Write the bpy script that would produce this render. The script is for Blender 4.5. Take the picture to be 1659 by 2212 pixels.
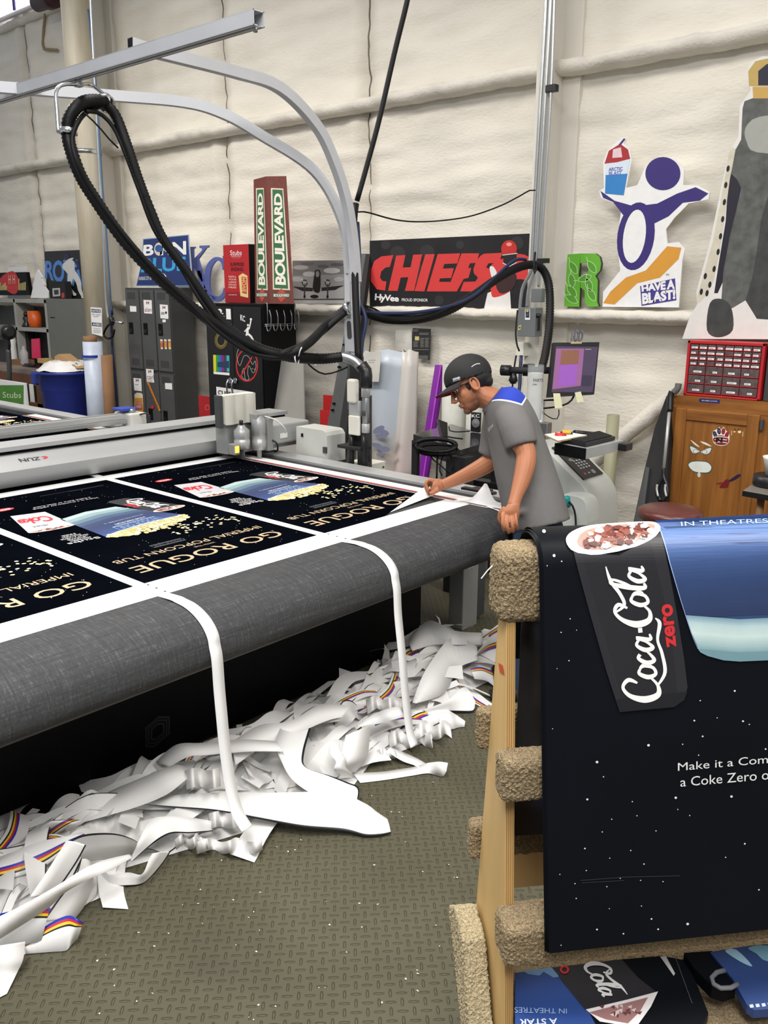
import bpy, bmesh, math, random
from mathutils import Vector, Matrix, noise as mnoise
random.seed(7)
S = bpy.context.scene
for o in list(bpy.data.objects): bpy.data.objects.remove(o)
COL = S.collection
V = Vector
# ---------------------------------------------------------------- camera
FPX = 1880.0; W_, H_ = 1659.0, 2212.0
YAW, PIT, ROL = math.radians(41.5), math.radians(14.24), math.radians(.25)
CAM = V((0, 0, 1.85))
_f = V((-math.sin(YAW)*math.cos(PIT), math.cos(YAW)*math.cos(PIT), -math.sin(PIT)))
_r0 = V((math.cos(YAW), math.sin(YAW), 0)); _u0 = _r0.cross(_f)
_r = _r0*math.cos(ROL)+_u0*math.sin(ROL); _u = _u0*math.cos(ROL)-_r0*math.sin(ROL)
cd = bpy.data.cameras.new('camera'); cam = bpy.data.objects.new('camera', cd); COL.objects.link(cam)
cd.sensor_fit = 'HORIZONTAL'; cd.sensor_width = 36; cd.lens = FPX/W_*36; cd.clip_start = .05; cd.clip_end = 200
M4 = Matrix((( _r.x, _u.x, -_f.x, CAM.x), (_r.y, _u.y, -_f.y, CAM.y), (_r.z, _u.z, -_f.z, CAM.z), (0, 0, 0, 1)))
cam.matrix_world = M4; S.camera = cam
# ---------------------------------------------------------------- light
S.view_settings.view_transform = 'Standard'; S.view_settings.look = 'None'
S.view_settings.gamma = 1; S.view_settings.use_curve_mapping = False
S.view_settings.exposure = 0.0
wd = bpy.data.worlds.new('world'); S.world = wd; wd.use_nodes = True
wd.node_tree.nodes['Background'].inputs[0].default_value = (.90, .93, 1.0, 1)
wd.node_tree.nodes['Background'].inputs[1].default_value = .36
def lamp(name, loc, size, power, color=(1, .95, .86), rot=(0, 0, 0)):
    l = bpy.data.lights.new(name, 'AREA'); l.shape = 'RECTANGLE'; l.size, l.size_y = size
    l.energy = power; l.color = color
    o = bpy.data.objects.new(name, l); o.location = loc; o.rotation_euler = rot; COL.objects.link(o); return o
lamp('ceiling_lamp', (-1.0, -.4, 5.4), (2.4, 1.2), 275, (1, .98, .96))
lamp('ceiling_lamp', (1.6, 2.8, 5.2), (2.4, 1.2), 205, (1, .95, .88))
lamp('ceiling_lamp', (-3.6, 2.6, 5.4), (2.4, 1.2), 120, (1, .94, .86))
lamp('ceiling_lamp', (-8.0, 2.2, 5.4), (2.4, 1.2), 290, (1, .94, .86))
lamp('ceiling_lamp', (1.5, -1.5, 5.4), (2.4, 1.2), 230, (1, .98, .96))
# ---------------------------------------------------------------- pixel rays onto real planes
def ray(x, y): return _r*((x-829.5)/FPX)-_u*((y-1106)/FPX)+_f
def pY(x, y, Y): d = ray(x, y); return CAM+d*((Y-CAM.y)/d.y)
def pX(x, y, X): d = ray(x, y); return CAM+d*((X-CAM.x)/d.x)
def pZ(x, y, Z): d = ray(x, y); return CAM+d*((Z-CAM.z)/d.z)
def pD(x, y, D): return CAM+ray(x, y)*D
def pPl(x, y, o, n): d = ray(x, y); return CAM+d*((o-CAM).dot(n)/d.dot(n))
# ---------------------------------------------------------------- materials
def lin(c):
    return tuple((v/255/12.92 if v/255 <= .04045 else ((v/255+.055)/1.055)**2.4) for v in c)
MATS = {}
def mat(name, rgb, rough=.6, metal=0.0, var=.10, vscale=6.0, bump=0.0, bscale=60.0, spec=.5, stretch=None, emit=0, rgb2=None, alpha=None, coat=0):
    if name in MATS: return MATS[name]
    m = bpy.data.materials.new(name); m.use_nodes = True; nt = m.node_tree; N = nt.nodes; L = nt.links
    b = N['Principled BSDF']; c = lin(rgb)
    b.inputs['Roughness'].default_value = rough; b.inputs['Metallic'].default_value = metal
    b.inputs['Specular IOR Level'].default_value = spec
    if coat: b.inputs['Coat Weight'].default_value = coat; b.inputs['Coat Roughness'].default_value = .15
    tc = N.new('ShaderNodeTexCoord'); mp = N.new('ShaderNodeMapping'); L.new(tc.outputs['Object'], mp.inputs[0])
    if stretch: mp.inputs['Scale'].default_value = stretch
    nz = N.new('ShaderNodeTexNoise'); nz.inputs['Scale'].default_value = vscale; nz.inputs['Detail'].default_value = 5
    L.new(mp.outputs[0], nz.inputs[0])
    rp = N.new('ShaderNodeValToRGB'); L.new(nz.outputs[0], rp.inputs[0])
    c2 = lin(rgb2) if rgb2 else tuple(v*(1-var*1.6) for v in c); c1 = c if rgb2 else tuple(min(1, v*(1+var*.6)) for v in c)
    rp.color_ramp.elements[0].position = .3; rp.color_ramp.elements[0].color = (*c2, 1)
    rp.color_ramp.elements[1].position = .7; rp.color_ramp.elements[1].color = (*c1, 1)
    L.new(rp.outputs[0], b.inputs['Base Color'])
    if bump:
        n2 = N.new('ShaderNodeTexNoise'); n2.inputs['Scale'].default_value = bscale; n2.inputs['Detail'].default_value = 4
        L.new(mp.outputs[0], n2.inputs[0]); bp = N.new('ShaderNodeBump'); bp.inputs['Strength'].default_value = bump; bp.inputs['Distance'].default_value = .01
        L.new(n2.outputs[0], bp.inputs['Height']); L.new(bp.outputs[0], b.inputs['Normal'])
    if emit:
        L.new(rp.outputs[0], b.inputs['Emission Color']); b.inputs['Emission Strength'].default_value = emit
    if alpha is not None: b.inputs['Alpha'].default_value = alpha
    MATS[name] = m; return m
def nodes(m): return m.node_tree.nodes, m.node_tree.links, m.node_tree.nodes['Principled BSDF']
def ink(r, g, b, rough=.45):          # plain printed colour
    return mat('ink_%d_%d_%d_%d' % (r, g, b, rough*100), (r, g, b), rough, var=.03, vscale=20)
# ---------------------------------------------------------------- mesh builder
def root_loc(p):
    l = V((0, 0, 0))
    while p is not None: l = l+V(p.location); p = p.parent
    return l
class MB:
    def __init__(s): s.bm = bmesh.new(); s.ms = []
    def mi(s, m):
        if m not in s.ms: s.ms.append(m)
        return s.ms.index(m)
    def face(s, pts, m, smooth=False):
        f = s.bm.faces.new([s.bm.verts.new(p) for p in pts]); f.material_index = s.mi(m); f.smooth = smooth; return f
    def obox(s, c, size, R, m, bev=0.0, seg=2):
        r = bmesh.ops.create_cube(s.bm, size=1); vs = r['verts']; i = s.mi(m)
        fs = set()
        for v in vs:
            v.co = V((v.co.x*size[0], v.co.y*size[1], v.co.z*size[2]))
            fs.update(v.link_faces)
        for f in fs: f.material_index = i
        if bev:
            es = {e for f in fs for e in f.edges}
            bw = min(bev, min(size)*.49)
            r2 = bmesh.ops.bevel(s.bm, geom=list(es), offset=bw, segments=seg, profile=.5, affect='EDGES', material=i)
            vs = list({v for f in r2['faces'] for v in f.verts} | {v for v in vs if v.is_valid})
            for f in r2['faces']: f.material_index = i
        T = Matrix.Translation(V(c)) @ (R.to_4x4() if R is not None else Matrix.Identity(4))
        for v in vs: v.co = T @ v.co
        return s
    def box(s, lo, hi, m, bev=0.0, seg=2):
        lo, hi = V(lo), V(hi)
        return s.obox((lo+hi)/2, [abs(v) for v in (hi-lo)], None, m, bev, seg)
    def prism(s, pts, vec, m, m_side=None):
        vec = V(vec); a = [s.bm.verts.new(V(p)) for p in pts]; b = [s.bm.verts.new(V(p)+vec) for p in pts]
        i = s.mi(m); j = s.mi(m_side or m); n = len(a)
        f = s.bm.faces.new(a); f.material_index = i
        f = s.bm.faces.new(b[::-1]); f.material_index = j
        for k in range(n):
            f = s.bm.faces.new([a[k], b[k], b[(k+1) % n], a[(k+1) % n]]); f.material_index = j
        return s
    def tube(s, pts, r, m, n=8, caps=True, ribs=None, smooth=True):
        pts = [V(p) for p in pts]; i = s.mi(m); rings = []; up = None
        for k, p in enumerate(pts):
            t = (pts[min(k+1, len(pts)-1)]-pts[max(k-1, 0)])
            if t.length < 1e-9: t = V((0, 0, 1))
            t.normalize()
            if up is None: up = V((0, 0, 1)) if abs(t.z) < .9 else V((1, 0, 0))
            a = t.cross(up);
            if a.length < 1e-6: a = t.cross(V((.3, .5, .8)))
            a.normalize(); b = a.cross(t); up = b.cross(a)*0+b
            rr = r[k] if isinstance(r, (list, tuple)) else r
            if ribs: rr *= ribs(k)
            rings.append([s.bm.verts.new(p+a*(rr*math.cos(2*math.pi*q/n))+b*(rr*math.sin(2*math.pi*q/n))) for q in range(n)])
        for k in range(len(rings)-1):
            for q in range(n):
                f = s.bm.faces.new([rings[k][q], rings[k][(q+1) % n], rings[k+1][(q+1) % n], rings[k+1][q]]); f.material_index = i; f.smooth = smooth
        if caps:
            for R in (rings[0][::-1], rings[-1]):
                f = s.bm.faces.new(R); f.material_index = i
        return s
    def cyl(s, a, b, r, m, n=20, r2=None): return s.tube([a, b], [r, r if r2 is None else r2], m, n)
    def lathe(s, base, prof, m, n=28, axis=None, cap=True):
        base = V(base); R = V((0, 0, 1)).rotation_difference(V(axis)).to_matrix() if axis else Matrix.Identity(3)
        i = s.mi(m); rings = []
        for (r, z) in prof:
            rings.append([s.bm.verts.new(base+R @ V((r*math.cos(2*math.pi*q/n), r*math.sin(2*math.pi*q/n), z))) for q in range(n)])
        for k in range(len(rings)-1):
            for q in range(n):
                f = s.bm.faces.new([rings[k][q], rings[k][(q+1) % n], rings[k+1][(q+1) % n], rings[k+1][q]]); f.material_index = i; f.smooth = True
        if cap:
            for Rg in (rings[0][::-1], rings[-1]):
                f = s.bm.faces.new(Rg); f.material_index = i
        return s
    def ball(s, c, rad, m, n=14, sc=(1, 1, 1)):
        r = bmesh.ops.create_icosphere(s.bm, subdivisions=2, radius=1); i = s.mi(m)
        for v in r['verts']: v.co = V(c)+V((v.co.x*rad*sc[0], v.co.y*rad*sc[1], v.co.z*rad*sc[2]))
        for f in {f for v in r['verts'] for f in v.link_faces}: f.material_index = i; f.smooth = True
        return s
    def sheet(s, rows, m, thick=0.0, smooth=True):      # rows of points -> grid
        i = s.mi(m); g = [[s.bm.verts.new(V(p)) for p in r] for r in rows]
        for a in range(len(g)-1):
            for b in range(len(g[0])-1):
                f = s.bm.faces.new([g[a][b], g[a][b+1], g[a+1][b+1], g[a+1][b]]); f.material_index = i; f.smooth = smooth
        return s
    def build(s, name, parent=None, loc=None, solid=0.0, recalc=True):
        if recalc: bmesh.ops.recalc_face_normals(s.bm, faces=s.bm.faces[:])
        me = bpy.data.meshes.new(name)
        if parent is not None: off = root_loc(parent)
        else:
            if loc is None:
                vs = [v.co for v in s.bm.verts]
                loc = V(((min(v.x for v in vs)+max(v.x for v in vs))/2, (min(v.y for v in vs)+max(v.y for v in vs))/2, min(v.z for v in vs)))
            off = V(loc)
        for v in s.bm.verts: v.co -= off
        s.bm.to_mesh(me); s.bm.free()
        for m in s.ms: me.materials.append(m)
        o = bpy.data.objects.new(name, me); COL.objects.link(o)
        if parent is not None: o.parent = parent
        else: o.location = off
        if solid:
            md = o.modifiers.new('thick', 'SOLIDIFY'); md.thickness = solid; md.offset = 0
        return o
def tag(o, label=None, cat=None, group=None, kind=None):
    if label: o['label'] = label
    if cat: o['category'] = cat
    if group: o['group'] = group
    if kind: o['kind'] = kind
    return o
def thing(name, label, cat, loc=(0, 0, 0), group=None):
    o = bpy.data.objects.new(name, None); COL.objects.link(o); o.location = loc; o.empty_display_size = .1
    return tag(o, label, cat, group)
def struct(o): o['kind'] = 'structure'; return o
def dup(root, delta):
    r = root.copy(); COL.objects.link(r); r.location = V(root.location)+V(delta)
    for ch in root.children:
        c = ch.copy(); COL.objects.link(c); c.parent = r
        for g in ch.children:
            d = g.copy(); COL.objects.link(d); d.parent = c
    return r
def cr(pts, n=8, closed=False):       # Catmull-Rom through points
    P = [V(p) for p in pts]; out = []; N = len(P)
    rng = range(N) if closed else range(N-1)
    for i in rng:
        if closed: p0, p1, p2, p3 = P[(i-1) % N], P[i], P[(i+1) % N], P[(i+2) % N]
        else: p0, p1, p2, p3 = P[max(i-1, 0)], P[i], P[i+1], P[min(i+2, N-1)]
        for k in range(n):
            t = k/n
            out.append(.5*((2*p1)+(p2-p0)*t+(2*p0-5*p1+4*p2-p3)*t*t+(3*p1-p0-3*p2+p3)*t**3))
    if not closed: out.append(P[-1])
    return out
# ---------------------------------------------------------------- lettering and flat artwork
_txt = {}
def text_geo(s, bold=0.0, sp=1.0):
    k = (s, bold, sp)
    if k in _txt: return _txt[k]
    cu = bpy.data.curves.new('lettering', 'FONT'); cu.body = s; cu.resolution_u = 3; cu.offset = bold; cu.space_character = sp
    o = bpy.data.objects.new('lettering', cu); COL.objects.link(o); bpy.context.view_layer.update()
    me = bpy.data.meshes.new_from_object(o.evaluated_get(bpy.context.evaluated_depsgraph_get()))
    vs = [v.co.copy() for v in me.vertices]; fs = [tuple(p.vertices) for p in me.polygons]
    bpy.data.objects.remove(o); bpy.data.curves.remove(cu); bpy.data.meshes.remove(me)
    x0, x1 = min(v.x for v in vs), max(v.x for v in vs); y0, y1 = min(v.y for v in vs), max(v.y for v in vs)
    g = ([((v.x-x0)/max(x1-x0, 1e-6), (v.y-y0)/max(y1-y0, 1e-6)) for v in vs], fs)
    _txt[k] = g; return g
class Art:
    """flat artwork printed on a real surface; surf(x, y, lift) -> point"""
    def __init__(s, surf, step=.0006): s.surf = surf; s.mb = MB(); s.step = step; s.cuts = None
    def _add(s, vs, fs, m, layer):
        bm = bmesh.new(); vv = [bm.verts.new((q[0], q[1], q[2] if len(q) > 2 else 0)) for q in vs]
        for f in fs:
            try: bm.faces.new([vv[i] for i in f])
            except ValueError: pass
        bm.normal_update(); bmesh.ops.triangulate(bm, faces=bm.faces[:])
        if s.cuts:
            for (co, no) in s.cuts:
                bmesh.ops.bisect_plane(bm, geom=bm.verts[:]+bm.edges[:]+bm.faces[:], plane_co=co, plane_no=no)
        bm.verts.index_update(); i = s.mb.mi(m); T = s.mb.bm
        vm = [T.verts.new(s.surf(v.co.x, v.co.y, (layer+v.co.z)*s.step)) for v in bm.verts]
        for f in bm.faces:
            try: g = T.faces.new([vm[v.index] for v in f.verts]); g.material_index = i
            except ValueError: pass
        bm.free(); return s
    def poly(s, pts, m, layer=1, smooth=0):
        p = [(q[0], q[1]) for q in pts]
        if smooth: p = [(q.x, q.y) for q in cr([(a, b, 0) for a, b in p], smooth, True)]
        return s._add(p, [tuple(range(len(p)))], m, layer)
    def rect(s, x0, y0, x1, y1, m, layer=1): return s.poly([(x0, y0), (x1, y0), (x1, y1), (x0, y1)], m, layer)
    def ell(s, cx, cy, rx, ry, m, layer=1, rot=0, n=28, a0=0, a1=360):
        c, q = math.cos(math.radians(rot)), math.sin(math.radians(rot)); pts = []
        for k in range(n+(0 if a1-a0 == 360 else 1)):
            a = math.radians(a0+(a1-a0)*k/n); u, v = rx*math.cos(a), ry*math.sin(a); pts.append((cx+u*c-v*q, cy+u*q+v*c))
        return s.poly(pts, m, layer)
    def ring(s, cx, cy, rx, ry, w, m, layer=1, rot=0, n=32):
        c, q = math.cos(math.radians(rot)), math.sin(math.radians(rot)); vs = []
        for k in range(n):
            a = 2*math.pi*k/n
            for (u, v) in ((rx*math.cos(a), ry*math.sin(a)), ((rx-w)*math.cos(a), (ry-w*ry/max(rx, 1e-6))*math.sin(a))): vs.append((cx+u*c-v*q, cy+u*q+v*c))
        return s._add(vs, [(2*k, 2*((k+1) % n), 2*((k+1) % n)+1, 2*k+1) for k in range(n)], m, layer)
    def stroke(s, pts, w, m, layer=1, smooth=6, closed=False):
        ws = w if isinstance(w, (list, tuple)) else None
        P = [(p[0], p[1], ws[i] if ws else w) for i, p in enumerate(pts)]
        if smooth: P = [(q.x, q.y, q.z) for q in cr(P, smooth, closed)]
        n = len(P); vs = []
        for k in range(n):
            a = P[(k-1) % n if closed else max(k-1, 0)]; b = P[(k+1) % n if closed else min(k+1, n-1)]
            tx, ty = b[0]-a[0], b[1]-a[1]; l = math.hypot(tx, ty) or 1; h = max(P[k][2], .01)/2
            dl = 0 if closed else .6*k/n; vs += [(P[k][0]-ty/l*h, P[k][1]+tx/l*h, dl), (P[k][0]+ty/l*h, P[k][1]-tx/l*h, dl)]
        return s._add(vs, [(2*k, 2*k+1, 2*((k+1) % n)+1, 2*((k+1) % n)) for k in range(n if closed else n-1)], m, layer)
    def text(s, t, quad, m, layer=1, bold=0.0, sp=1.0):      # quad: TL TR BR BL
        vs, fs = text_geo(t, bold, sp); A, B, C_, D = [V((q[0], q[1])) for q in quad]; out = []
        for (u, v) in vs:
            q = (A*(1-u)+B*u)*v+(D*(1-u)+C_*u)*(1-v); out.append((q.x, q.y))
        return s._add(out, fs, m, layer)
    def trect(s, t, x0, y0, x1, y1, m, layer=1, bold=0.0, sp=1.0): return s.text(t, [(x0, y0), (x1, y0), (x1, y1), (x0, y1)], m, layer, bold, sp)
    def slab(s, outline, m, vec, m_side=None, smooth=0):      # the board itself: outline given in surface coordinates, vec = world thickness
        p = outline
        if smooth: p = [(q.x, q.y) for q in cr([(a, b, 0) for a, b in p], smooth, True)]
        s.mb.prism([s.surf(x, y, 0) for x, y in p], vec, m, m_side); return s
    def build(s, name, parent=None, **k): return s.mb.build(name, parent, recalc=False, **k)
def onY(Y): return lambda x, y, l: pY(x, y, Y)+V((0, -l, 0))
def onX(X): return lambda x, y, l: pX(x, y, X)+V((l, 0, 0))
def onZ(Z): return lambda x, y, l: pZ(x, y, Z)+V((0, 0, l))
def onPl(o, n): o = V(o); n = V(n).normalized(); return lambda x, y, l: pPl(x, y, o, n)+n*l
# ================================================================ structure
WALLY = 6.15
def wall_material():
    m = mat('spray_foam_wall', (230, 225, 213), .75, var=.05, vscale=1.5, bump=.55, bscale=24, stretch=(1, 1, 2.4))
    N, L, b = nodes(m); src = b.inputs['Base Color'].links[0].from_socket
    tc = N.new('ShaderNodeTexCoord'); sx = N.new('ShaderNodeSeparateXYZ'); L.new(tc.outputs['Object'], sx.inputs[0])
    nz = N.new('ShaderNodeTexNoise'); nz.inputs['Scale'].default_value = 2.2; L.new(tc.outputs['Object'], nz.inputs[0])
    def mth(op, a, b_=None, c=None):
        n = N.new('ShaderNodeMath'); n.operation = op
        for i, v in enumerate((a, b_, c)):
            if v is None: continue
            if isinstance(v, (int, float)): n.inputs[i].default_value = v
            else: L.new(v, n.inputs[i])
        return n.outputs[0]
    nx = mth('MULTIPLY_ADD', nz.outputs[0], .05, sx.outputs[0])
    d = mth('ABSOLUTE', mth('SUBTRACT', mth('MODULO', mth('ADD', nx, 100-.375+1.0), 2.0), 1.0))
    line = mth('LESS_THAN', d, .008)
    n2 = N.new('ShaderNodeTexNoise'); n2.inputs['Scale'].default_value = 5; L.new(tc.outputs['Object'], n2.inputs[0])
    line = mth('MULTIPLY', line, mth('GREATER_THAN', n2.outputs[0], .40))
    halo = mth('MULTIPLY', mth('SUBTRACT', 1.0, mth('MINIMUM', mth('DIVIDE', d, .16), 1.0)), n2.outputs[0])
    mx = N.new('ShaderNodeMixRGB'); mx.inputs[2].default_value = (*lin((150, 138, 118)), 1); L.new(src, mx.inputs[1]); L.new(mth('MULTIPLY', halo, .7), mx.inputs[0])
    m2 = N.new('ShaderNodeMixRGB'); m2.inputs[2].default_value = (*lin((74, 64, 52)), 1); L.new(mx.outputs[0], m2.inputs[1]); L.new(mth('MULTIPLY', line, .85), m2.inputs[0])
    L.new(m2.outputs[0], b.inputs['Base Color']); return m
M_wall = wall_material()
M_foam = mat('foam_girt', (226, 221, 210), .8, var=.08, vscale=3, bump=.5, bscale=40)
M_postw = mat('painted_post', (222, 218, 208), .6, var=.08, vscale=2.5, bump=.15, bscale=30, stretch=(1, 1, .3))
# floor of diamond plate
def floor_material():
    m = mat('diamond_plate', (89, 86, 68), .55, var=.14, vscale=2.2, spec=.35)
    N, L, b = nodes(m); src = b.inputs['Base Color'].links[0].from_socket
    def mth(op, a, b_=None, c=None):
        n = N.new('ShaderNodeMath'); n.operation = op
        for i, v in enumerate((a, b_, c)):
            if v is None: continue
            if isinstance(v, (int, float)): n.inputs[i].default_value = v
            else: L.new(v, n.inputs[i])
        return n.outputs[0]
    tc = N.new('ShaderNodeTexCoord'); mp = N.new('ShaderNodeMapping'); mp.inputs['Rotation'].default_value = (0, 0, -math.radians(44)); L.new(tc.outputs['Object'], mp.inputs[0])
    sx = N.new('ShaderNodeSeparateXYZ'); L.new(mp.outputs[0], sx.inputs[0]); s = .031
    px, py = mth('DIVIDE', sx.outputs[0], s), mth('DIVIDE', sx.outputs[1], s)
    cx, cy = mth('FLOOR', px), mth('FLOOR', py)
    par = mth('MODULO', mth('ABSOLUTE', mth('ADD', cx, cy)), 2.0)
    lx, ly = mth('SUBTRACT', mth('SUBTRACT', px, cx), .5), mth('SUBTRACT', mth('SUBTRACT', py, cy), .5)
    inv = mth('SUBTRACT', 1.0, par)
    a = mth('ADD', mth('MULTIPLY', lx, par), mth('MULTIPLY', ly, inv)); c = mth('ADD', mth('MULTIPLY', ly, par), mth('MULTIPLY', lx, inv))
    e = mth('SQRT', mth('ADD', mth('POWER', mth('DIVIDE', mth('ABSOLUTE', a), .50), 2.0), mth('POWER', mth('DIVIDE', mth('ABSOLUTE', c), .125), 2.0)))
    h = mth('SUBTRACT', 1.0, mth('MINIMUM', e, 1.0))
    hs = mth('MINIMUM', mth('MULTIPLY', h, 2.5), 1.0)
    bp = N.new('ShaderNodeBump'); bp.inputs['Strength'].default_value = 1.0; bp.inputs['Distance'].default_value = .0035; L.new(hs, bp.inputs['Height']); L.new(bp.outputs[0], b.inputs['Normal'])
    rim = mth('MULTIPLY', mth('LESS_THAN', mth('ABSOLUTE', mth('SUBTRACT', e, 1.12)), .2), .5)  # ring around each lug where its shading is painted into the colour
    mx = N.new('ShaderNodeMixRGB'); mx.inputs[2].default_value = (*lin((48, 46, 36)), 1); L.new(src, mx.inputs[1]); L.new(rim, mx.inputs[0])
    n2 = N.new('ShaderNodeTexNoise'); n2.inputs['Scale'].default_value = 1.3; n2.inputs['Detail'].default_value = 6; L.new(tc.outputs['Object'], n2.inputs[0])
    st = mth('MULTIPLY', mth('MAXIMUM', mth('SUBTRACT', n2.outputs[0], .58), 0.0), 2.2)
    m2 = N.new('ShaderNodeMixRGB'); m2.inputs[2].default_value = (*lin((52, 50, 42)), 1); L.new(mx.outputs[0], m2.inputs[1]); L.new(st, m2.inputs[0])
    L.new(m2.outputs[0], b.inputs['Base Color']); return m
b = MB(); b.box((-16, -4, -.1), (5, 6.5, 0), floor_material()); struct(b.build('floor', loc=(0, 0, 0)))
# back wall, rippled foam
b = MB(); rows = []
for k in range(0, 216):
    z = k*.035; row = []
    for i in range(0, 371):
        x = -15+i*.05; d = abs(((x+100-.35+1) % 2)-1)
        y = WALLY + .026*mnoise.noise(V((x*.6, 3.1, z*6.5)))+.016*mnoise.noise(V((x*2.2, 1, z*11)))+.006*mnoise.noise(V((x*8, 4, z*12)))+.03*math.exp(-(d/.05)**2)-.02*math.exp(-((d-.14)/.1)**2)
        row.append((x, y, z))
    rows.append(row)
b.sheet(rows, M_wall); b.box((-15, WALLY+.06, 0), (3.5, WALLY+.2, 7.5), M_wall)
struct(b.build('wall_back', loc=(0, 0, 0)))
def girt(n, z, dep, hgt, x0=-15, x1=3.5, drop=0):
    b = MB(); rows = []; prof = [(WALLY+.05, .03), (WALLY-dep*.6, .015), (WALLY-dep, 0), (WALLY-dep-.01, -.03), (WALLY-dep, -hgt), (WALLY-dep*.5, -hgt-.03), (WALLY+.05, -hgt-.01)]
    NX = int((x1-x0)/.045)
    for (y, dz) in prof:
        rows.append([(x0+(x1-x0)*i/NX, y+.016*mnoise.noise(V((i*.21, dz*20, z)))+.012*mnoise.noise(V((i*.73, dz*33, z))), z+dz+.012*mnoise.noise(V((i*.23, y*9, z+4)))+.008*mnoise.noise(V((i*.8, y*9, z)))) for i in range(NX+1)])
    b.sheet(rows, M_foam); struct(b.build('trim_%d' % n, loc=(0, WALLY, z)))
girt(1, 3.47, .17, .07); girt(2, 1.71, .20, .055); girt(3, 5.20, .05, .05)
# the wall frames (flanged steel posts painted over)
def frame_post(n, x):
    b = MB()
    b.box((x-.06, 5.86, 0), (x+.07, 5.885, 7.5), M_postw, .004)
    b.box((x+.0, 5.885, 0), (x+.02, 6.2, 7.5), M_postw)
    b.box((x-.08, 6.10, 0), (x+.16, 6.2, 7.5), M_postw, .004)
    struct(b.build('trim_%d' % n))
frame_post(4, -3.675); frame_post(5, -9.72)
# sloping braces coated in foam
def brace(n, a, c, r):
    a, c = V(a), V(c); b = MB(); NP = 26; pts = [a.lerp(c, i/NP)+V((0, .012*mnoise.noise(V((i*.9, n, 0))), .014*mnoise.noise(V((i*.8, 5, n))))) for i in range(NP+1)]
    b.tube(pts, [r*(1+.12*mnoise.noise(V((i*.7, 9, n)))) for i in range(NP+1)], M_foam, 10); struct(b.build('trim_%d' % n))
brace(6, pY(1545, 780, 6.05), pY(1170, 1089, 6.05), .06)
brace(7, pY(1245, 700, 6.08)+V((0, 0, .0)), pY(1245, 690, 6.08)+V((.02, 0, .05)), .02)
# high window strip, upper left, with mullion
M_sky = mat('daylight_window', (226, 226, 255), .3, var=.02, emit=2.6)
b = MB(); b.box((-15, 6.06, 5.28), (-11.16, 6.10, 6.6), M_sky); wpane = b.build('window_1'); struct(wpane)
b = MB(); b.box((-11.66, 6.04, 5.28), (-11.62, 6.12, 6.6), mat('window_bar', (60, 45, 110), .5)); b.box((-11.16, 6.03, 5.26), (-11.10, 6.12, 6.6), M_postw)
b.box((-15, 6.07, 5.24), (-11.06, 6.12, 5.29), M_postw)
o = b.build('window_frame', wpane)
# round building column and strap
cl = V((pY(200, 500, 5.62).x, 5.62, 0))
M_col = mat('stained_column', (210, 205, 190), .45, var=.22, vscale=2.2, stretch=(2, 2, .35), rgb2=(166, 154, 128))
b = MB(); b.lathe(cl, [(.158, 0), (.158, 7.5)], M_col, 40); struct(b.build('trim_8'))
# ================================================================ digital cutting table
h = .852
M_belt = mat('woven_belt', (66, 67, 70), .8, var=.25, vscale=14)
def belt_mat():
    m = M_belt; N, L, b = nodes(m); tc = N.new('ShaderNodeTexCoord'); outs = []
    for sc in ((3, 90, 3), (90, 3, 90), (14, 60, 40)):
        mp = N.new('ShaderNodeMapping'); mp.inputs['Scale'].default_value = sc; L.new(tc.outputs['Object'], mp.inputs[0])
        nz = N.new('ShaderNodeTexNoise'); nz.inputs['Scale'].default_value = 2.2; nz.inputs['Detail'].default_value = 5; L.new(mp.outputs[0], nz.inputs[0]); outs.append(nz.outputs[0])
    a = N.new('ShaderNodeMath'); a.operation = 'ADD'; L.new(outs[0], a.inputs[0]); L.new(outs[1], a.inputs[1])
    a2 = N.new('ShaderNodeMath'); a2.operation = 'ADD'; L.new(a.outputs[0], a2.inputs[0]); L.new(outs[2], a2.inputs[1])
    rp = N.new('ShaderNodeValToRGB'); e = rp.color_ramp.elements; mr = N.new('ShaderNodeMath'); mr.operation = 'DIVIDE'; mr.inputs[1].default_value = 3; L.new(a2.outputs[0], mr.inputs[0])
    e[0].position = .40; e[0].color = (*lin((44, 45, 47)), 1); e[1].position = .66; e[1].color = (*lin((88, 89, 91)), 1)
    x = rp.color_ramp.elements.new(.54); x.color = (*lin((58, 59, 61)), 1)
    L.new(mr.outputs[0], rp.inputs[0]); L.new(rp.outputs[0], b.inputs['Base Color'])
    bp = N.new('ShaderNodeBump'); bp.inputs['Strength'].default_value = .25; bp.inputs['Distance'].default_value = .004; L.new(mr.outputs[0], bp.inputs['Height']); L.new(bp.outputs[0], b.inputs['Normal'])
belt_mat()
M_alu = mat('brushed_aluminium', (186, 188, 188), .38, .35, var=.06, vscale=10, stretch=(1, .1, 1))
M_aluL = mat('pale_machine_paint', (205, 206, 200), .45, var=.04)
M_alug = mat('grey_machine_paint', (150, 152, 150), .45, .2, var=.06)
M_blk = mat('black_panel', (14, 14, 16), .5, var=.15, spec=.15)
M_blkp = mat('black_plastic', (22, 22, 24), .38, var=.12)
M_blkm = mat('black_matt', (26, 26, 28), .7, var=.15)
M_dgrey = mat('dark_grey_paint', (66, 68, 70), .5, var=.08)
M_cream = mat('cream_cover', (226, 224, 212), .45, var=.03)
M_white = mat('white_paint', (232, 232, 228), .5, var=.03)
M_chrome = mat('chrome', (205, 207, 210), .18, .95, var=.03)
M_steel = mat('steel', (165, 168, 170), .32, .8, var=.08)
cut = thing('cutting_table', 'large digital flatbed cutting table with grey woven belt and aluminium gantry', 'cutting table', (-4.4, 1.8, 0))
Y0, Y1 = -.6, 3.50
h -= .003
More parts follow.
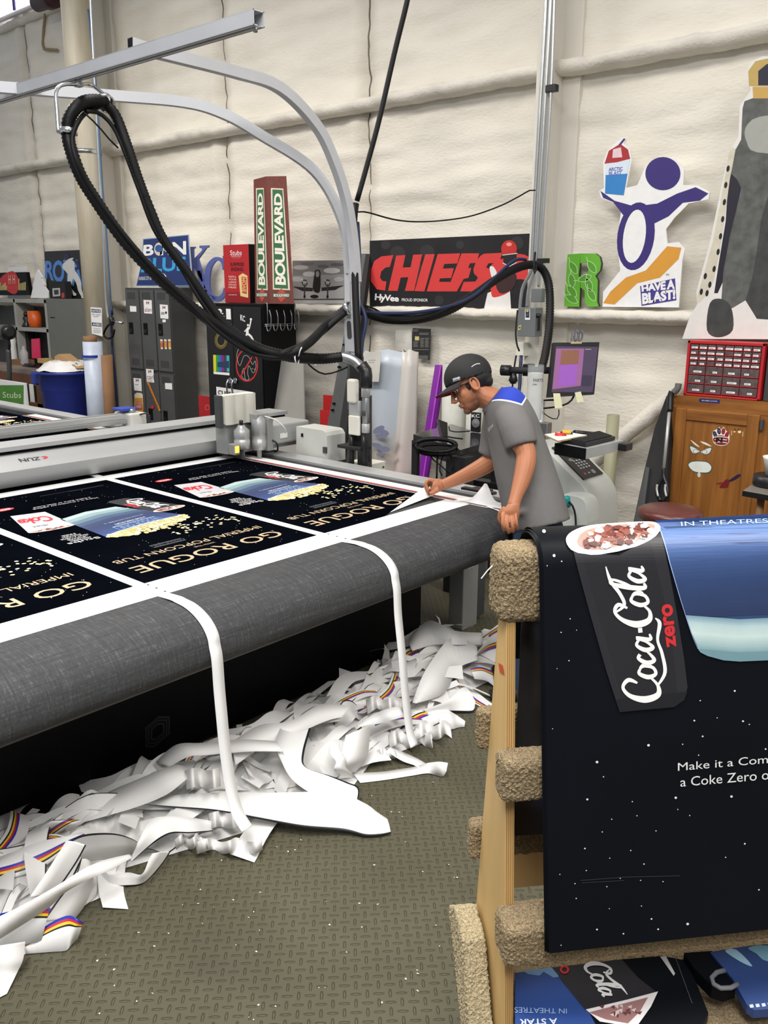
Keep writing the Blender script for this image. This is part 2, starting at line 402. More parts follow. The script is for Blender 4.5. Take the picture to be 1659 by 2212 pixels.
prof = [(-7.0, h-.12), (-6.98, h-.03), (-6.93, h-.003)] + [(-6.9+i*.5, h) for i in range(0, 10)] + [(-2.30, h)]
prof += [(-2.30+.165*math.sin(a), h-.105+.105*math.cos(a)) for a in [math.radians(q) for q in range(10, 91, 10)]]
prof += [(-2.128, .715), (-2.135, .685), (-2.20, .655), (-2.32, .63), (-2.75, .61)]
b = MB(); b.sheet([[(x, Y0+(Y1-Y0)*k/30, z) for k in range(31)] for x, z in prof], M_belt)
b.build('conveyor_belt', cut, solid=.006); h += .003
M_under = mat('belt_tray_edge', (92, 90, 86), .6, var=.1)
b = MB(); b.box((-2.72, Y0, .60), (-2.26, Y1-.02, .645), M_under, .01); b.build('belt_tray', cut)
b = MB(); b.box((-2.80, Y0, .02), (-2.76, 3.42, .62), M_blk); b.box((-6.6, Y0, .0), (-2.80, 3.35, .80), M_blk); bp_ = b.build('base_cabinet', cut)
# louvred emblem on the dark panel
A = Art(onX(-2.758)); g_ = ink(46, 46, 48)
ce = (340, 1580); hexo = [(313, 1572), (342, 1547), (367, 1547), (367, 1585), (332, 1615), (314, 1615)]
def hx(s): return [(ce[0]+(x-ce[0])*s, ce[1]+(y-ce[1])*s) for x, y in hexo]
for s0, s1 in ((1, .86), (.80, .66), (.58, .42)):
    o_, i_ = hx(s0), hx(s1)
    for k in range(6):
        k2 = (k+1) % 6; A.poly([o_[k], o_[k2], i_[k2], i_[k]], g_, 1)
A.build('louvred_emblem', cut)
b = MB(); b.box((-8.2, 3.555, h-.10), (-2.3, 3.68, h+.004), M_alu, .004); b.box((-8.2, 3.50, h-.06), (-2.34, 3.555, h-.012), M_dgrey); b.build('side_rail', cut)
b = MB(); b.box((-2.62, 3.56, .83), (-2.42, 3.60, .868), M_blkp, .004); b.box((-2.58, 3.6, .85), (-2.47, 3.64, .866), M_blkp, .003); b.build('rail_stop', cut)
# near right leg frame under the belt
b = MB(); b.box((-2.80, 3.72, 0), (-2.70, 3.86, .62), M_alug, .006); b.box((-2.80, 3.87, .03), (-2.72, 3.96, .62), M_dgrey, .004); b.box((-2.699, 3.75, .36), (-2.697, 3.81, .52), M_aluL); b.box((-2.8, 3.3, .56), (-2.70, 3.9, .66), M_dgrey, .01)
b.build('leg', cut)
# gantry
gan = MB()
bp = [(-4.32, .866), (-4.24, .965), (-4.335, 1.028), (-4.36, 1.030), (-4.36, 1.048), (-4.33, 1.050), (-4.33, 1.072), (-4.52, 1.072), (-4.55, .866)]
gan.prism([(x, 0.2, z) for x, z in bp], (0, 3.72, 0), M_alu)
gantry = gan.build('gantry_beam', cut)
b = MB(); b.box((-4.362, .2, 1.031), (-4.3555, 3.915, 1.047), M_blk); b.build('slot_seal', gantry)
_fn = V((.063, 0, .095)).normalized(); _fo = V((-4.335, 0, 1.028))
A = Art(lambda x, y, l: pPl(x, y, _fo, _fn)+_fn*(l+.0006)); z_ = lambda x, y: (x/3.95, 860+y/3.95)
# lettering printed the other way up (it reads from behind the beam)
A.text('ZUN', [z_(350, 527), z_(178, 548), z_(150, 520), z_(338, 500)], ink(60, 60, 64), 1, .03)
A.poly([z_(345, 500), z_(385, 495), z_(412, 503), z_(398, 517), z_(362, 522), z_(375, 512), z_(380, 505), z_(362, 504)], ink(205, 60, 60), 1)
A.build('lettering', gantry)
# carriage end housing and drive block (kept at rest)
def fY(Y): return lambda x, y: pY(x, y, Y)
q = fY(3.70); b = MB(); b.prism([q(640, 921), q(697, 930), q(702, 934), q(706, 942), q(707, 1000), q(640, 990)], (0, .16, 0), M_aluL)
b.build('end_housing', gantry); hs = gantry.children[-1]
b = MB(); b.prism([q(700, 965), q(707, 966), q(707, 979), q(700, 978)], (-.0, -.012, 0), M_dgrey); b.prism([q(651, 936), q(655, 936), q(655, 944), q(651, 943)], (0, -.004, 0), M_blk); b.build('cover_latch', gantry)
b = MB(); b.box((-4.30, 3.44, .92), (-4.06, 3.86, 1.045), M_alu, .012); b.box((-4.30, 3.44, .89), (-4.10, 3.84, .925), M_alug, .006)
for yy in (3.56, 3.66): b.lathe((-4.2, yy, 1.045), [(.012, 0), (.012, .006)], M_steel, 12)
b.build('drive_block', gantry)
b = MB(); b.box((-4.058, 3.60, .955), (-4.052, 3.66, .985), M_white); b.build('warning_sticker', gantry)
b = MB(); b.box((-4.16, 3.44, .90), (-4.04, 3.5, 1.0), M_blkp, .006); b.tube(cr([(-4.05, 3.48, .98), (-3.98, 3.5, .95), (-4.0, 3.53, .90), (-4.04, 3.54, .88)], 5), .006, M_blkp, 6); b.build('drive_cable', gantry)
# tool carriage: scalloped cover, two tool modules, plates
b = MB(); rw = []
for zz in (1.075, 1.25):
    rw.append([(-4.10+.012*abs(math.sin(k/24*math.pi*3))-(.00 if zz < 1.2 else .0), 3.215+.235*k/24, zz) for k in range(25)])
b.sheet(rw, M_cream); b.box((-4.17, 3.215, 1.075), (-4.102, 3.45, 1.25), M_cream, .006); carr = b.build('tool_carriage', gantry)
b = MB(); b.box((-4.17, 3.190, 1.055), (-4.115, 3.213, 1.25), M_dgrey, .005); b.build('side_plate', gantry)
b = MB(); b.box((-4.235, 3.24, .89), (-4.12, 3.46, 1.075), M_alug, .006); b.build('back_plate', gantry)
def tool(x, y, r, z0, z1, nm):
    b = MB(); b.lathe((x, y, 0), [(r*.3, z0-.055), (r*.35, z0), (r*.9, z0+.004), (r, z0+.03), (r, z0+.06), (r*.94, z0+.062), (r*.94, (z0+z1)/2), (r, (z0+z1)/2+.004), (r, z1-.02), (r*.55, z1), (r*.4, z1+.012)], M_alu, 24)
    b.build(nm, gantry)
tool(-4.06, 3.30, .048, .925, 1.06, 'tool_module'); tool(-4.05, 3.425, .044, .905, 1.11, 'tool_module')
b = MB(); b.lathe((-4.06, 3.30, 1.07), [(.012, 0), (.012, .03)], M_blkp, 12); b.build('tool_knob', gantry)
b = MB(); b.box((-4.12, 3.455, .90), (-4.0, 3.50, 1.10), M_alug, .005); b.box((-4.13, 3.39, 1.085), (-4.03, 3.49, 1.13), M_alu, .006); b.build('clamp_plate', gantry)
b = MB(); b.box((-4.07, 3.205, .905), (-4.02, 3.25, .97), M_alug, .004); b.build('button_box', gantry)
b = MB(); b.box((-4.021, 3.214, .918), (-4.014, 3.242, .958), mat('amber_button', (255, 186, 70), .4, emit=1.6), .002); b.build('lit_button', gantry)
b = MB(); b.tube(cr([(-4.03, 3.46, 1.11), (-3.98, 3.5, 1.09), (-3.96, 3.55, 1.04), (-3.98, 3.58, 1.0)], 5), .005, M_white, 6); b.build('air_line', gantry)
# rear clamping bar
b = MB(); b.box((-5.86, .0, .905), (-5.79, 3.62, .945), M_alu, .004); b.box((-5.80, .0, .875), (-5.77, 3.60, .905), M_alug, .003); b.box((-5.84, .0, .945), (-5.81, 3.60, .952), M_alug)
cb = b.build('clamping_bar', cut)
q = fY(3.62); b = MB(); b.box((-5.95, 3.60, .84), (-5.72, 3.74, .95), M_aluL, .012); b.lathe((-5.80, 3.66, .95), [(.03, 0), (.03, .03)], M_steel, 14); b.build('bar_carrier', cb)
M_blue = mat('blue_plastic', (45, 70, 165), .4)
b = MB(); b.box((-5.92, 3.57, .965), (-5.78, 3.70, .985), M_blue, .004); b.build('blue_fitting', cb)
b = MB(); b.tube(cr([(-5.72, 3.68, .94), (-5.64, 3.70, .95), (-5.62, 3.70, .88), (-5.64, 3.70, .83)], 5), .006, M_blkp, 6); b.build('cable', cb)
q = fY(3.72); b = MB(); b.box((-5.35, 3.70, .84), (-4.95, 3.86, .90), M_aluL, .01); b.lathe((-5.18, 3.74, .90), [(.028, 0), (.028, .02)], mat('red_button', (200, 40, 35), .4), 16); b.build('emergency_stop', cut)
# ---------------------------------------------------------------- printed posters and waste lattice
M_vin = mat('white_vinyl', (240, 240, 240), .5, var=.015)
M_night = mat('night_print', (7, 9, 15), .5, var=.25, vscale=3, spec=.0)
c_gold = ink(196, 172, 138); c_wht = ink(236, 236, 236); c_red = ink(206, 32, 44); c_dim = ink(70, 72, 78)
c_pop = ink(240, 222, 160); c_pop2 = ink(250, 240, 205); c_pop3 = ink(222, 190, 110); c_ice = ink(120, 52, 40); c_ice2 = ink(196, 150, 130); c_silv = ink(196, 196, 200); c_cup = ink(24, 24, 28)
def coke_word(A, f, w, m, layer):     # flowing script, drawn in a 0..1 box, f maps (u,v) to surface
    st = [
     ([(.135, .62), (.155, .80), (.10, .93), (.04, .80), (.015, .50), (.05, .22), (.12, .20), (.18, .34)], [.6, 1.2, .9, 1.2, 1.9, 1.6, .9, .6]),
     ([(.245, .52), (.205, .56), (.18, .38), (.205, .22), (.25, .26), (.265, .44), (.24, .54)], [.7, 1.0, 1.3, 1.0, .9, 1.2, .7]),
     ([(.345, .50), (.315, .54), (.285, .38), (.305, .22), (.345, .28), (.37, .36)], [1.0, 1.0, 1.3, 1.1, .8, .5]),
     ([(.45, .50), (.41, .55), (.38, .38), (.40, .22), (.44, .34), (.465, .54), (.46, .26), (.50, .26)], [.8, .9, 1.3, 1.1, .7, 1.0, 1.1, .5]),
     ([(.505, .44), (.54, .44)], [1.2, 1.2]),
     ([(.68, .66), (.70, .84), (.645, .93), (.59, .78), (.565, .50), (.60, .24), (.665, .20), (.71, .32)], [.6, 1.2, .9, 1.2, 1.9, 1.6, .9, .6]),
     ([(.775, .52), (.735, .56), (.71, .38), (.735, .22), (.78, .26), (.795, .44), (.77, .54)], [.7, 1.0, 1.3, 1.0, .9, 1.2, .7]),
     ([(.80, .30), (.86, .66), (.88, .92), (.85, .93), (.835, .60), (.84, .26), (.875, .26)], [.6, .8, .7, 1.0, 1.4, 1.2, .6]),
     ([(.955, .50), (.915, .55), (.885, .38), (.905, .22), (.945, .34), (.97, .54), (.965, .26), (1.0, .27)], [.8, .9, 1.3, 1.1, .7, 1.0, 1.1, .5]),
     ([(.12, .20), (.22, .02), (.36, .04), (.46, .10), (.58, .02), (.62, .10)], [.6, 1.0, .9, .8, 1.1, .3]),
     ([(.64, .93), (.70, .72), (.78, .78), (.87, .95), (.97, 1.02)], [.5, .9, 1.0, 1.0, .3])]
    for k, (pts, ws) in enumerate(st): A.stroke([f(*p) for p in pts], [w*x for x in ws], m, layer+.7*(k % 4), 6)
def lerp(a, c, t): return (a[0]+(c[0]-a[0])*t, a[1]+(c[1]-a[1])*t)
def bil(TL, TR, BR, BL): return lambda u, v: lerp(lerp(BL, BR, u), lerp(TL, TR, u), v)
PZ = h+.0022
def poster_art(A):
    rnd = random.Random(3)
    A.rect(.016, .003, .856, 1.635, M_night, 0)
    A.trect('GO ROGUE', .095, 1.53, .80, 1.443, c_gold, 1, .004, 1.0)
    A.trect('WITH THE', .37, 1.408, .47, 1.394, c_gold, 1)
    A.trect('IMPERIAL POPCORN TUB', .09, 1.372, .80, 1.328, c_gold, 1)
    A.trect('ROGUE ONE', .44, 1.278, .57, 1.262, c_dim, 1); A.stroke([(.43, 1.286), (.58, 1.286), (.58, 1.255), (.43, 1.255)], .004, c_dim, 1, 0, True)
    # coke zero cup
    A.poly([(.076, .793), (.249, .789), (.292, .47), (.27, .452), (.19, .452), (.17, .47)], c_cup, 1)
    A.ell(.162, .791, .087, .030, c_wht, 2); A.ell(.162, .791, .077, .024, c_ice2, 3)
    for k in range(26):
        a, r = rnd.random()*6.28, math.sqrt(rnd.random())*.85; A.ell(.162+.07*r*math.cos(a), .791+.021*r*math.sin(a), .010, .006, c_ice if k % 3 else c_wht, 4+.05*k, rnd.random()*180, 6)
    coke_word(A, bil((.128, .50), (.128, .745), (.225, .735), (.235, .50)), .0052, c_wht, 2)
    A.text('zero', [(.228, .56), (.228, .66), (.262, .66), (.265, .56)], c_red, 2, .03)
    # bucket, printed in bands from snow to night blue
    tl, tr, br, bl = (.18, .955), (.627, 1.015), (.609, .603), (.313, .573)
    cols = [(176, 196, 196), (140, 166, 172), (96, 126, 142), (60, 84, 118), (38, 58, 100), (30, 50, 96), (31, 54, 104), (38, 64, 118), (48, 78, 134)]
    nb = len(cols)
    for k, c in enumerate(cols):
        t0, t1 = k/nb, (k+1)/nb; a0, a1 = lerp(bl, tl, t0), lerp(br, tr, t0); b0, b1 = lerp(bl, tl, t1), lerp(br, tr, t1)
        A.poly([a0, ((a0[0]+a1[0])/2, (a0[1]+a1[1])/2-.03), a1, b1, ((b0[0]+b1[0])/2, (b0[1]+b1[1])/2-.03), b0], ink(*c), 1+.1*k)
    cx, cy = (tl[0]+tr[0])/2, (tl[1]+tr[1])/2
    A.ell(cx, cy, .228, .045, c_wht, 3, 7.6); A.ell(cx, cy+.004, .216, .038, c_pop3, 4, 7.6)
    for k in range(230):
        u = rnd.uniform(-.21, .21); v = rnd.uniform(-.02, .095*math.sqrt(max(0, 1-(u/.215)**2))); A.ell(cx+u, cy+v+u*.13, rnd.uniform(.008, .016), rnd.uniform(.007, .012), (c_pop, c_pop2, c_pop, c_pop3)[k % 4], 5+.05*k, rnd.random()*180, 7)
    for k in range(46):
        A.ell(rnd.uniform(.05, .40), rnd.uniform(1.06, 1.22), .009, .007, (c_pop, c_pop2)[k % 2], 5+.05*k, rnd.random()*180, 6)
    bt = bil((.23, .94), (.585, .985), (.575, .82), (.25, .785))
    A.text('ROGUE ONE', [bt(.22, .86), bt(.80, .86), bt(.80, .58), bt(.22, .58)], ink(150, 176, 214), 6, 0); A.stroke([bt(.18, .94), bt(.84, .94), bt(.84, .5), bt(.18, .5)], .004, ink(150, 176, 214), 6, 0, True)
    A.text('A STAR WARS STORY', [bt(.26, .40), bt(.76, .40), bt(.76, .26), bt(.26, .26)], c_wht, 6); A.text('IN THEATRES DECEMBER 16', [bt(.2, .1), bt(.84, .1), bt(.84, 0), bt(.2, 0)], ink(160, 180, 210), 6)
    # diet cup
    A.poly([(.612, .73), (.813, .711), (.733, .384), (.586, .421)], c_silv, 1); A.ell(.7125, .72, .101, .026, c_wht, 2, -5.4); A.ell(.7125, .72, .09, .019, c_ice2, 3, -5.4)
    for k in range(22):
        a, r = rnd.random()*6.28, math.sqrt(rnd.random())*.85; A.ell(.7125+.084*r*math.cos(a), .72+.017*r*math.sin(a)-.095*.084*r*math.cos(a), .010, .006, c_ice if k % 3 else c_wht, 4+.05*k, rnd.random()*180, 6)
    A.text('Coke', [(.625, .60), (.78, .575), (.745, .47), (.615, .49)], c_red, 2, .03, .85); A.text('diet', [(.69, .665), (.76, .655), (.755, .625), (.69, .635)], ink(60, 60, 64), 2)
    A.trect('Make it a Combo by adding', .27, .350, .60, .330, c_wht, 1); A.trect('a Coke Zero or Diet Coke', .29, .322, .585, .304, c_wht, 1)
    for k, t in enumerate(('Stubs', 'MEMBERS', 'UPGRADE', 'FROM A LARGE', 'POPCORN', 'FREE')):
        w = (.07, .045, .045, .06, .04, .03)[k]; A.trect(t, .715-w, .992-.024*k+(.012 if k == 0 else 0), .715+w, .976-.024*k, c_wht, 1)
    A.ell(.70, .245, .052, .026, c_red, 1); A.trect('amc', .665, .257, .735, .235, c_wht, 2, .02)
    A.rect(.10, .108, .45, .112, ink(40, 42, 48), 1); A.rect(.10, .118, .30, .121, ink(40, 42, 48), 1)
    for k in range(110):
        r = .0028 if k % 9 == 0 else .0016; A.ell(rnd.uniform(.03, .84), rnd.uniform(.02, 1.62), r, r, c_wht, .6, 0, 6)
A = Art(lambda u, v, l: V((-4.18+v, 2.468-u, PZ+l)), .00025); poster_art(A)
pm = A.build('movie_poster', loc=(-3.36, 2.03, PZ))
GP = 'posters cut on the table'
def pl(o, l): tag(o, l, 'poster', GP); return o
pl(pm, 'black popcorn poster lying upside down, middle of the front row on the table')
me = pm.data
def pcopy(dx, dy, l):
    o = bpy.data.objects.new('movie_poster', me); COL.objects.link(o); o.location = pm.location+V((dx, dy, 0)); return pl(o, l)
pcopy(0, -.885, 'black popcorn poster at the left edge of the photo, nearest the front belt edge')
pcopy(-1.735, 0, 'black popcorn poster partly under the gantry beam, behind the middle front poster')
pcopy(-1.735, -.885, 'black popcorn poster behind the gantry beam with its red oval at the photo left edge')
pcopy(-1.735, .885, 'black popcorn poster under the tool carriage, furthest right behind the gantry beam')
# far row
pcopy(-3.47, .885, 'black popcorn poster on the far end of the table beyond the rear clamping bar')
pcopy(-3.47, 0, 'black popcorn poster behind the clamping bar, second from the far right table edge')
# the right front poster with its corner peeled up
bm = bmesh.new(); bm.from_mesh(me)
A1, B1 = pZ(842, 1107, PZ), pZ(915, 1056, PZ)
off = pm.location+V((0, .885, 0)); d_ = (B1-A1).normalized(); nrm = V((d_.y, -d_.x, 0))
if nrm.dot(V((-2.5, 3.4, PZ))-A1) < 0: nrm = -nrm
bmesh.ops.bisect_plane(bm, geom=bm.verts[:]+bm.edges[:]+bm.faces[:], plane_co=A1-off, plane_no=nrm, clear_outer=True)
me2 = bpy.data.meshes.new('movie_poster'); bm.to_mesh(me2); bm.free()
for m in me.materials: me2.materials.append(m)
o = bpy.data.objects.new('movie_poster', me2); COL.objects.link(o); o.location = off
pl(o, 'black popcorn poster whose corner the man is peeling up, right end of the front row'); pR = o
TIP = pD(936, 1070, 4.32)
b = MB(); rows = []
for i in range(13):
    s = i/12; e0 = A1.lerp(B1, s); r = []
    tip = A1.lerp(TIP, s)
    for k in range(9):
        t = k/8; p = e0.lerp(tip, t); p.z += .035*math.sin(t*math.pi)*s; r.append(p)
    rows.append(r)
b.sheet(rows, M_vin); b.build('peeled_corner', pR)
# white waste lattice left between the posters
b = MB(); ZL = h+.0018
def strip(x0, x1, y0, y1): b.box((x0, y0, ZL-.0012), (x1, y1, ZL), M_vin)
xs = [(-6.9, -6.025), (-5.91, -4.29), (-4.175, -2.545)]
for yy in (-.203, .682, 1.567, 2.452):
    for x0, x1 in xs: strip(x0, x1, yy, yy+.045)
for x0, x1 in ((-2.545, -2.40), (-4.29, -4.175), (-6.025, -5.91)): strip(x0, x1, -.6, 3.337)
strip(-6.9, -2.31, 3.337, 3.455)
lat = b.build('waste_lattice', loc=(-4, 1.6, ZL)); tag(lat, 'white leftover lattice of strips framing the posters on the cutting table', 'waste sheet')
A = Art(lambda x, y, l: V((x, y, ZL+.0006+l)))
for k, c in enumerate(((46, 42, 52), (208, 60, 50), (120, 60, 46), (198, 90, 70))):
    A.rect(-6.9, 3.343+.009*k, -2.5, 3.348+.009*k, ink(*c), 1)
for k, c in enumerate(((46, 42, 52), (208, 60, 50), (90, 50, 120), (198, 150, 60))):
    A.rect(-2.42, 3.343+.009*k, -2.14, 3.348+.009*k, ink(*c), 1)
for (yy) in (1.59, 2.475, .705): 
    for xx in (-2.42, -2.52, -2.47): A.ell(xx, yy+.02, .005, .004, ink(30, 30, 34), 1)
A.build('printed_colour_bars', lat); tag(lat.children[-1], kind='stuff')
# wrinkle raised in the right hand strip, near the front edge
b = MB(); b.sheet([[(-2.47+.24*i/16, 3.35+.10*k/6, ZL+.003+.085*math.exp(-((i-5.5)/2.4)**2)*(k/6)**.8) for k in range(7)] for i in range(17)], M_vin)
b.build('raised_wrinkle', lat)
# strips that hang over the front edge down to the floor
def hang(path, Y, w, lab):
    b = MB(); rows = []
    for p in cr([(x, Y, z) for x, z in path], 6): rows.append([(p.x, p.y-w/2+.0, p.z), (p.x, p.y+w/2, p.z)])
    b.sheet(rows, M_vin); o = b.build('waste_strip', solid=.0012); tag(o, lab, 'waste strip', 'strips hanging over the table front'); return o
top = [(-2.40, ZL-.0006), (-2.33, ZL+.004)]+[(-2.30+.172*math.sin(q), h-.108+.112*math.cos(q)) for q in [math.radians(k) for k in range(0, 91, 15)]]+[(-2.119, .70)]
hang(top+[(-2.115, .6), (-2.108, .5), (-2.10, .40), (-2.08, .27), (-2.05, .18), (-2.0, .135)], 1.589, .045, 'white strip hanging over the table front left of the centre, down into the scrap pile')
hang(top+[(-2.112, .6), (-2.09, .44), (-2.07, .27), (-2.045, .12), (-2.02, .06)], 2.475, .045, 'white strip hanging over the table front, right of the other hanging strip')

hang([(-2.31, ZL), (-2.295, ZL)]+top[2:]+[(-2.115, .6), (-2.112, .5), (-2.10, .34)], 3.396, .118, 'wide white strip with a wrinkle, hanging at the right table corner behind the man')
# ================================================================ helpers for boxes seen on two faces
def bx3(mb, xl, xm, xr, yt, yb, Y, m, bev=.004, xref=None):
    """box: -Y face spans photo columns xl..xm, +X face spans xm..xr, heights read at column xm"""
    a = pY(xm, yt, Y); c = pY(xm, yb, Y); l = pY(xl, (yt+yb)/2, Y); e = pX(xr, (yt+yb)/2, a.x)
    lo, hi = (l.x, Y, c.z), (a.x, max(e.y, Y+.004), a.z); mb.box(lo, hi, m, bev); return V(lo), V(hi)
def bxf(mb, x0, x1, y0, y1, Y, d, m, bev=.003):      # flat-on box behind plane Y
    a = pY(x0, y0, Y); c = pY(x1, y1, Y); mb.box((a.x, Y, c.z), (c.x, Y+d, a.z), m, bev); return V((a.x, Y, c.z)), V((c.x, Y+d, a.z))
def sq(mb, pts, w, hh, m, side):                      # square tube swept in the plane whose normal is side
    side = V(side).normalized(); rings = []; i = mb.mi(m); pts = [V(p) for p in pts]
    for k, p in enumerate(pts):
        t = (pts[min(k+1, len(pts)-1)]-pts[max(k-1, 0)]).normalized(); n = side.cross(t).normalized()
        rings.append([mb.bm.verts.new(p+side*(sx*w/2)+n*(sy*hh/2)) for sx, sy in ((-1, -1), (1, -1), (1, 1), (-1, 1))])
    for k in range(len(rings)-1):
        for q in range(4):
            f = mb.bm.faces.new([rings[k][q], rings[k][(q+1) % 4], rings[k+1][(q+1) % 4], rings[k+1][q]]); f.material_index = i
    return mb
def dpath(L): return [pD(x, y, D) for x, y, D in L]
# ================================================================ overhead boom: mast, two arms, rail and hoses
M_arm = mat('grey_boom_tube', (188, 190, 194), .4, .1, var=.04)
mast = thing('cable_boom', 'pale grey boom post behind the table whose two curved arms carry an overhead rail', 'boom', (-3.58, 3.77, 0))
b = MB(); b.box((-3.63, 3.745, 1.45), (-3.585, 3.795, 1.97), M_arm, .004); b.box((-3.555, 3.72, 1.45), (-3.515, 3.76, 2.0), M_arm, .003); b.box((-3.625, 3.76, 1.16), (-3.555, 3.80, 1.46), M_dgrey, .004); b.box((-3.62, 3.84, 0), (-3.55, 3.90, 1.24), M_dgrey, .004); b.box((-3.75, 3.6, 0), (-3.4, 3.95, .015), M_dgrey, .004)
b.build('post', mast)
b = MB(); q = lambda x, y: pY(x, y, 3.715)
b.prism([q(743, 690), q(763, 690), q(767, 760), q(745, 758)], (0, .012, 0), M_arm); b.build('slotted_plate', mast); spl = mast.children[-1]
b = MB(); pts = [(749, 698), (751, 693), (756, 693), (758, 698), (760, 728), (757, 733), (752, 732), (750, 727)]; b.prism([pY(x, y, 3.714) for x, y in pts], (0, .004, 0), M_dgrey); b.build('slot', spl)
armA = [(-3.53, y, z) for y, z in ((2.34, 2.868), (2.46, 2.862), (2.9, 2.855), (3.19, 2.83), (3.44, 2.69), (3.575, 2.52), (3.67, 2.32), (3.72, 2.1), (3.74, 1.9))]
b = MB(); sq(b, cr(armA, 8), .042, .05, M_arm, (1, 0, 0)); b.box((-3.549, 2.342, 2.848), (-3.511, 2.35, 2.888), M_blk); b.build('curved_arm', mast)
pb = [(-4.53, 2.06, 2.80), (-4.45, 2.2, 2.80), (-4.21, 2.64, 2.80), (-4.03, 2.98, 2.795), (-3.93, 3.16, 2.75), (-3.845, 3.32, 2.665), (-3.70, 3.59, 2.492), (-3.622, 3.73, 2.228), (-3.605, 3.765, 1.95)]
b = MB(); sq(b, cr(pb, 8), .042, .05, M_arm, (math.cos(math.radians(28)), -math.sin(math.radians(28)), 0)); b.build('curved_arm', mast)
b = MB(); w, t = .026, .004; rx, ry, rz = -2.63, 2.285, 2.795
for lo, hi in (((-9, ry-w, rz-w), (rx, ry-w+t, rz+w)), ((-9, ry+w-t, rz-w), (rx, ry+w, rz+w)), ((-9, ry-w, rz+w-t), (rx, ry+w, rz+w)), ((-9, ry-w, rz-w), (rx, ry-.007, rz-w+t)), ((-9, ry+.007, rz-w), (rx, ry+w, rz-w+t))): b.box(lo, hi, M_arm)
b.build('rail', mast); rail = mast.children[-1]
b = MB(); e = V((rx-.02, ry, rz)); b.lathe(e-V((0, 0, .042)), [(.008, 0), (.008, .02)], M_steel, 10); b.build('end_bolt', rail)
D0 = (pY(165, 170, 2.285)-CAM).dot(_f)
tro = thing('hose_trolley', 'steel trolley with a bent tube hanger under the overhead rail', 'trolley', pD(165, 165, D0))
b = MB()
for (x, y) in ((157, 166), (165, 166), (172, 164)): b.lathe(pD(x, y, D0-.02), [(.010, 0), (.010, .03)], M_steel, 14, axis=(0, 1, 0))
b.obox(pD(169, 174, D0), (.05, .012, .04), None, M_steel, .003); b.obox(pD(170, 183, D0), (.035, .03, .02), None, M_steel, .003); b.build('wheel_block', tro)
b = MB(); b.tube(cr(dpath([(126, 285, D0-.1), (123, 240, D0-.1), (121, 205, D0-.1), (127, 188, D0-.09), (142, 182, D0-.06), (170, 182, D0), (190, 181, D0+.05), (205, 188, D0+.08), (230, 209, D0+.12)]), 6), .0085, M_chrome, 10); b.build('hanger_tube', tro)
for (x, y, dx, ax) in ((147, 284, .0, (0, .1, 1)), (227, 222, .1, (1, 0, -.6))):
    b = MB(); b.lathe(pD(x, y, D0+dx), [(.034, -.012), (.042, -.012), (.042, .012), (.034, .012)], M_chrome, 20, axis=ax, cap=False)
    if x < 200: b.tube([pD(126, 285, D0-.09), pD(140, 285, D0-.01)], .007, M_chrome, 8)
    b.build('hose_clamp', tro)
M_hose = mat('corrugated_black_hose', (17, 17, 19), .5, var=.15, spec=.25)
M_cable = mat('black_cable', (15, 15, 17), .55, var=.1, spec=.25); M_bcable = mat('dark_blue_cable', (24, 40, 78), .5, var=.1)
def hose(name, L, r, lab, cat, n=10, rib=True, step=.007, m=None, group=None, parent=None):
    pts = cr(dpath(L), 40); out = [pts[0]]; acc = 0
    for a, c in zip(pts, pts[1:]):
        acc += (c-a).length
        if acc >= step: out.append(c); acc = 0
    b = MB(); b.tube(out, r, m or M_hose, n, ribs=(lambda k: 1.0 if (k//1) % 2 else .86) if rib else None)
    o = b.build(name, parent)
    return tag(o, lab, cat, group) if lab else o
Dp = 5.05
hose('corrugated_hose', [(228, 222, D0+.1), (210, 218, D0+.06), (185, 220, D0+.02), (163, 233, D0-.01), (149, 258, D0-.01), (147, 284, D0), (151, 315, D0), (172, 375, D0+.03), (205, 430, D0+.08), (270, 522, D0+.18), (345, 602, D0+.28), (420, 668, D0+.38), (480, 710, D0+.48), (550, 750, D0+.58), (620, 769, D0+.68), (690, 775, Dp-.14), (740, 771, Dp-.1)], .031,
     'thick ribbed black hose looping through the trolley, lower run down to the tool holder', 'hose')
hose('corrugated_hose', [(226, 224, D0+.1), (250, 250, D0+.12), (275, 315, D0+.15), (300, 390, D0+.2), (325, 455, D0+.25), (352, 515, D0+.3), (400, 582, D0+.37), (440, 640, D0+.43), (490, 705, D0+.5), (560, 752, D0+.6), (620, 765, D0+.66), (665, 742, D0+.75), (705, 703, Dp-.05), (748, 665, Dp)], .026,
     'ribbed black hose falling straight from the trolley clamp and rising to the boom post', 'hose')
hose('cable_bundle', [(225, 226, D0+.1), (190, 240, D0+.05), (168, 265, D0-.02), (156, 300, D0-.03), (165, 345, D0-.03), (195, 405, D0+.03), (255, 490, D0+.12), (330, 578, D0+.22), (405, 650, D0+.33), (470, 715, D0+.43), (540, 762, D0+.54), (610, 774, D0+.63)], .011, 'smooth black cable tied along the underside of the looping hose', 'cable', 8, False, .03, M_cable)
hose('cable_bundle', [(185, 240, D0+.02), (215, 245, D0+.08), (245, 275, D0+.12), (270, 330, D0+.15), (300, 410, D0+.2), (335, 500, D0+.27), (385, 570, D0+.35), (440, 660, D0+.42), (500, 730, D0+.5), (570, 772, D0+.6), (640, 770, D0+.7)], .010, 'black cable curving inside the hose loop beside its right leg', 'cable', 8, False, .03, M_cable)
hose('thin_cable', [(180, 242, D0), (210, 270, D0+.05), (240, 305, D0+.1), (272, 335, D0+.15)], .004, 'thin black wire cutting straight across the hose loop', 'cable', 6, False, .05, M_cable)
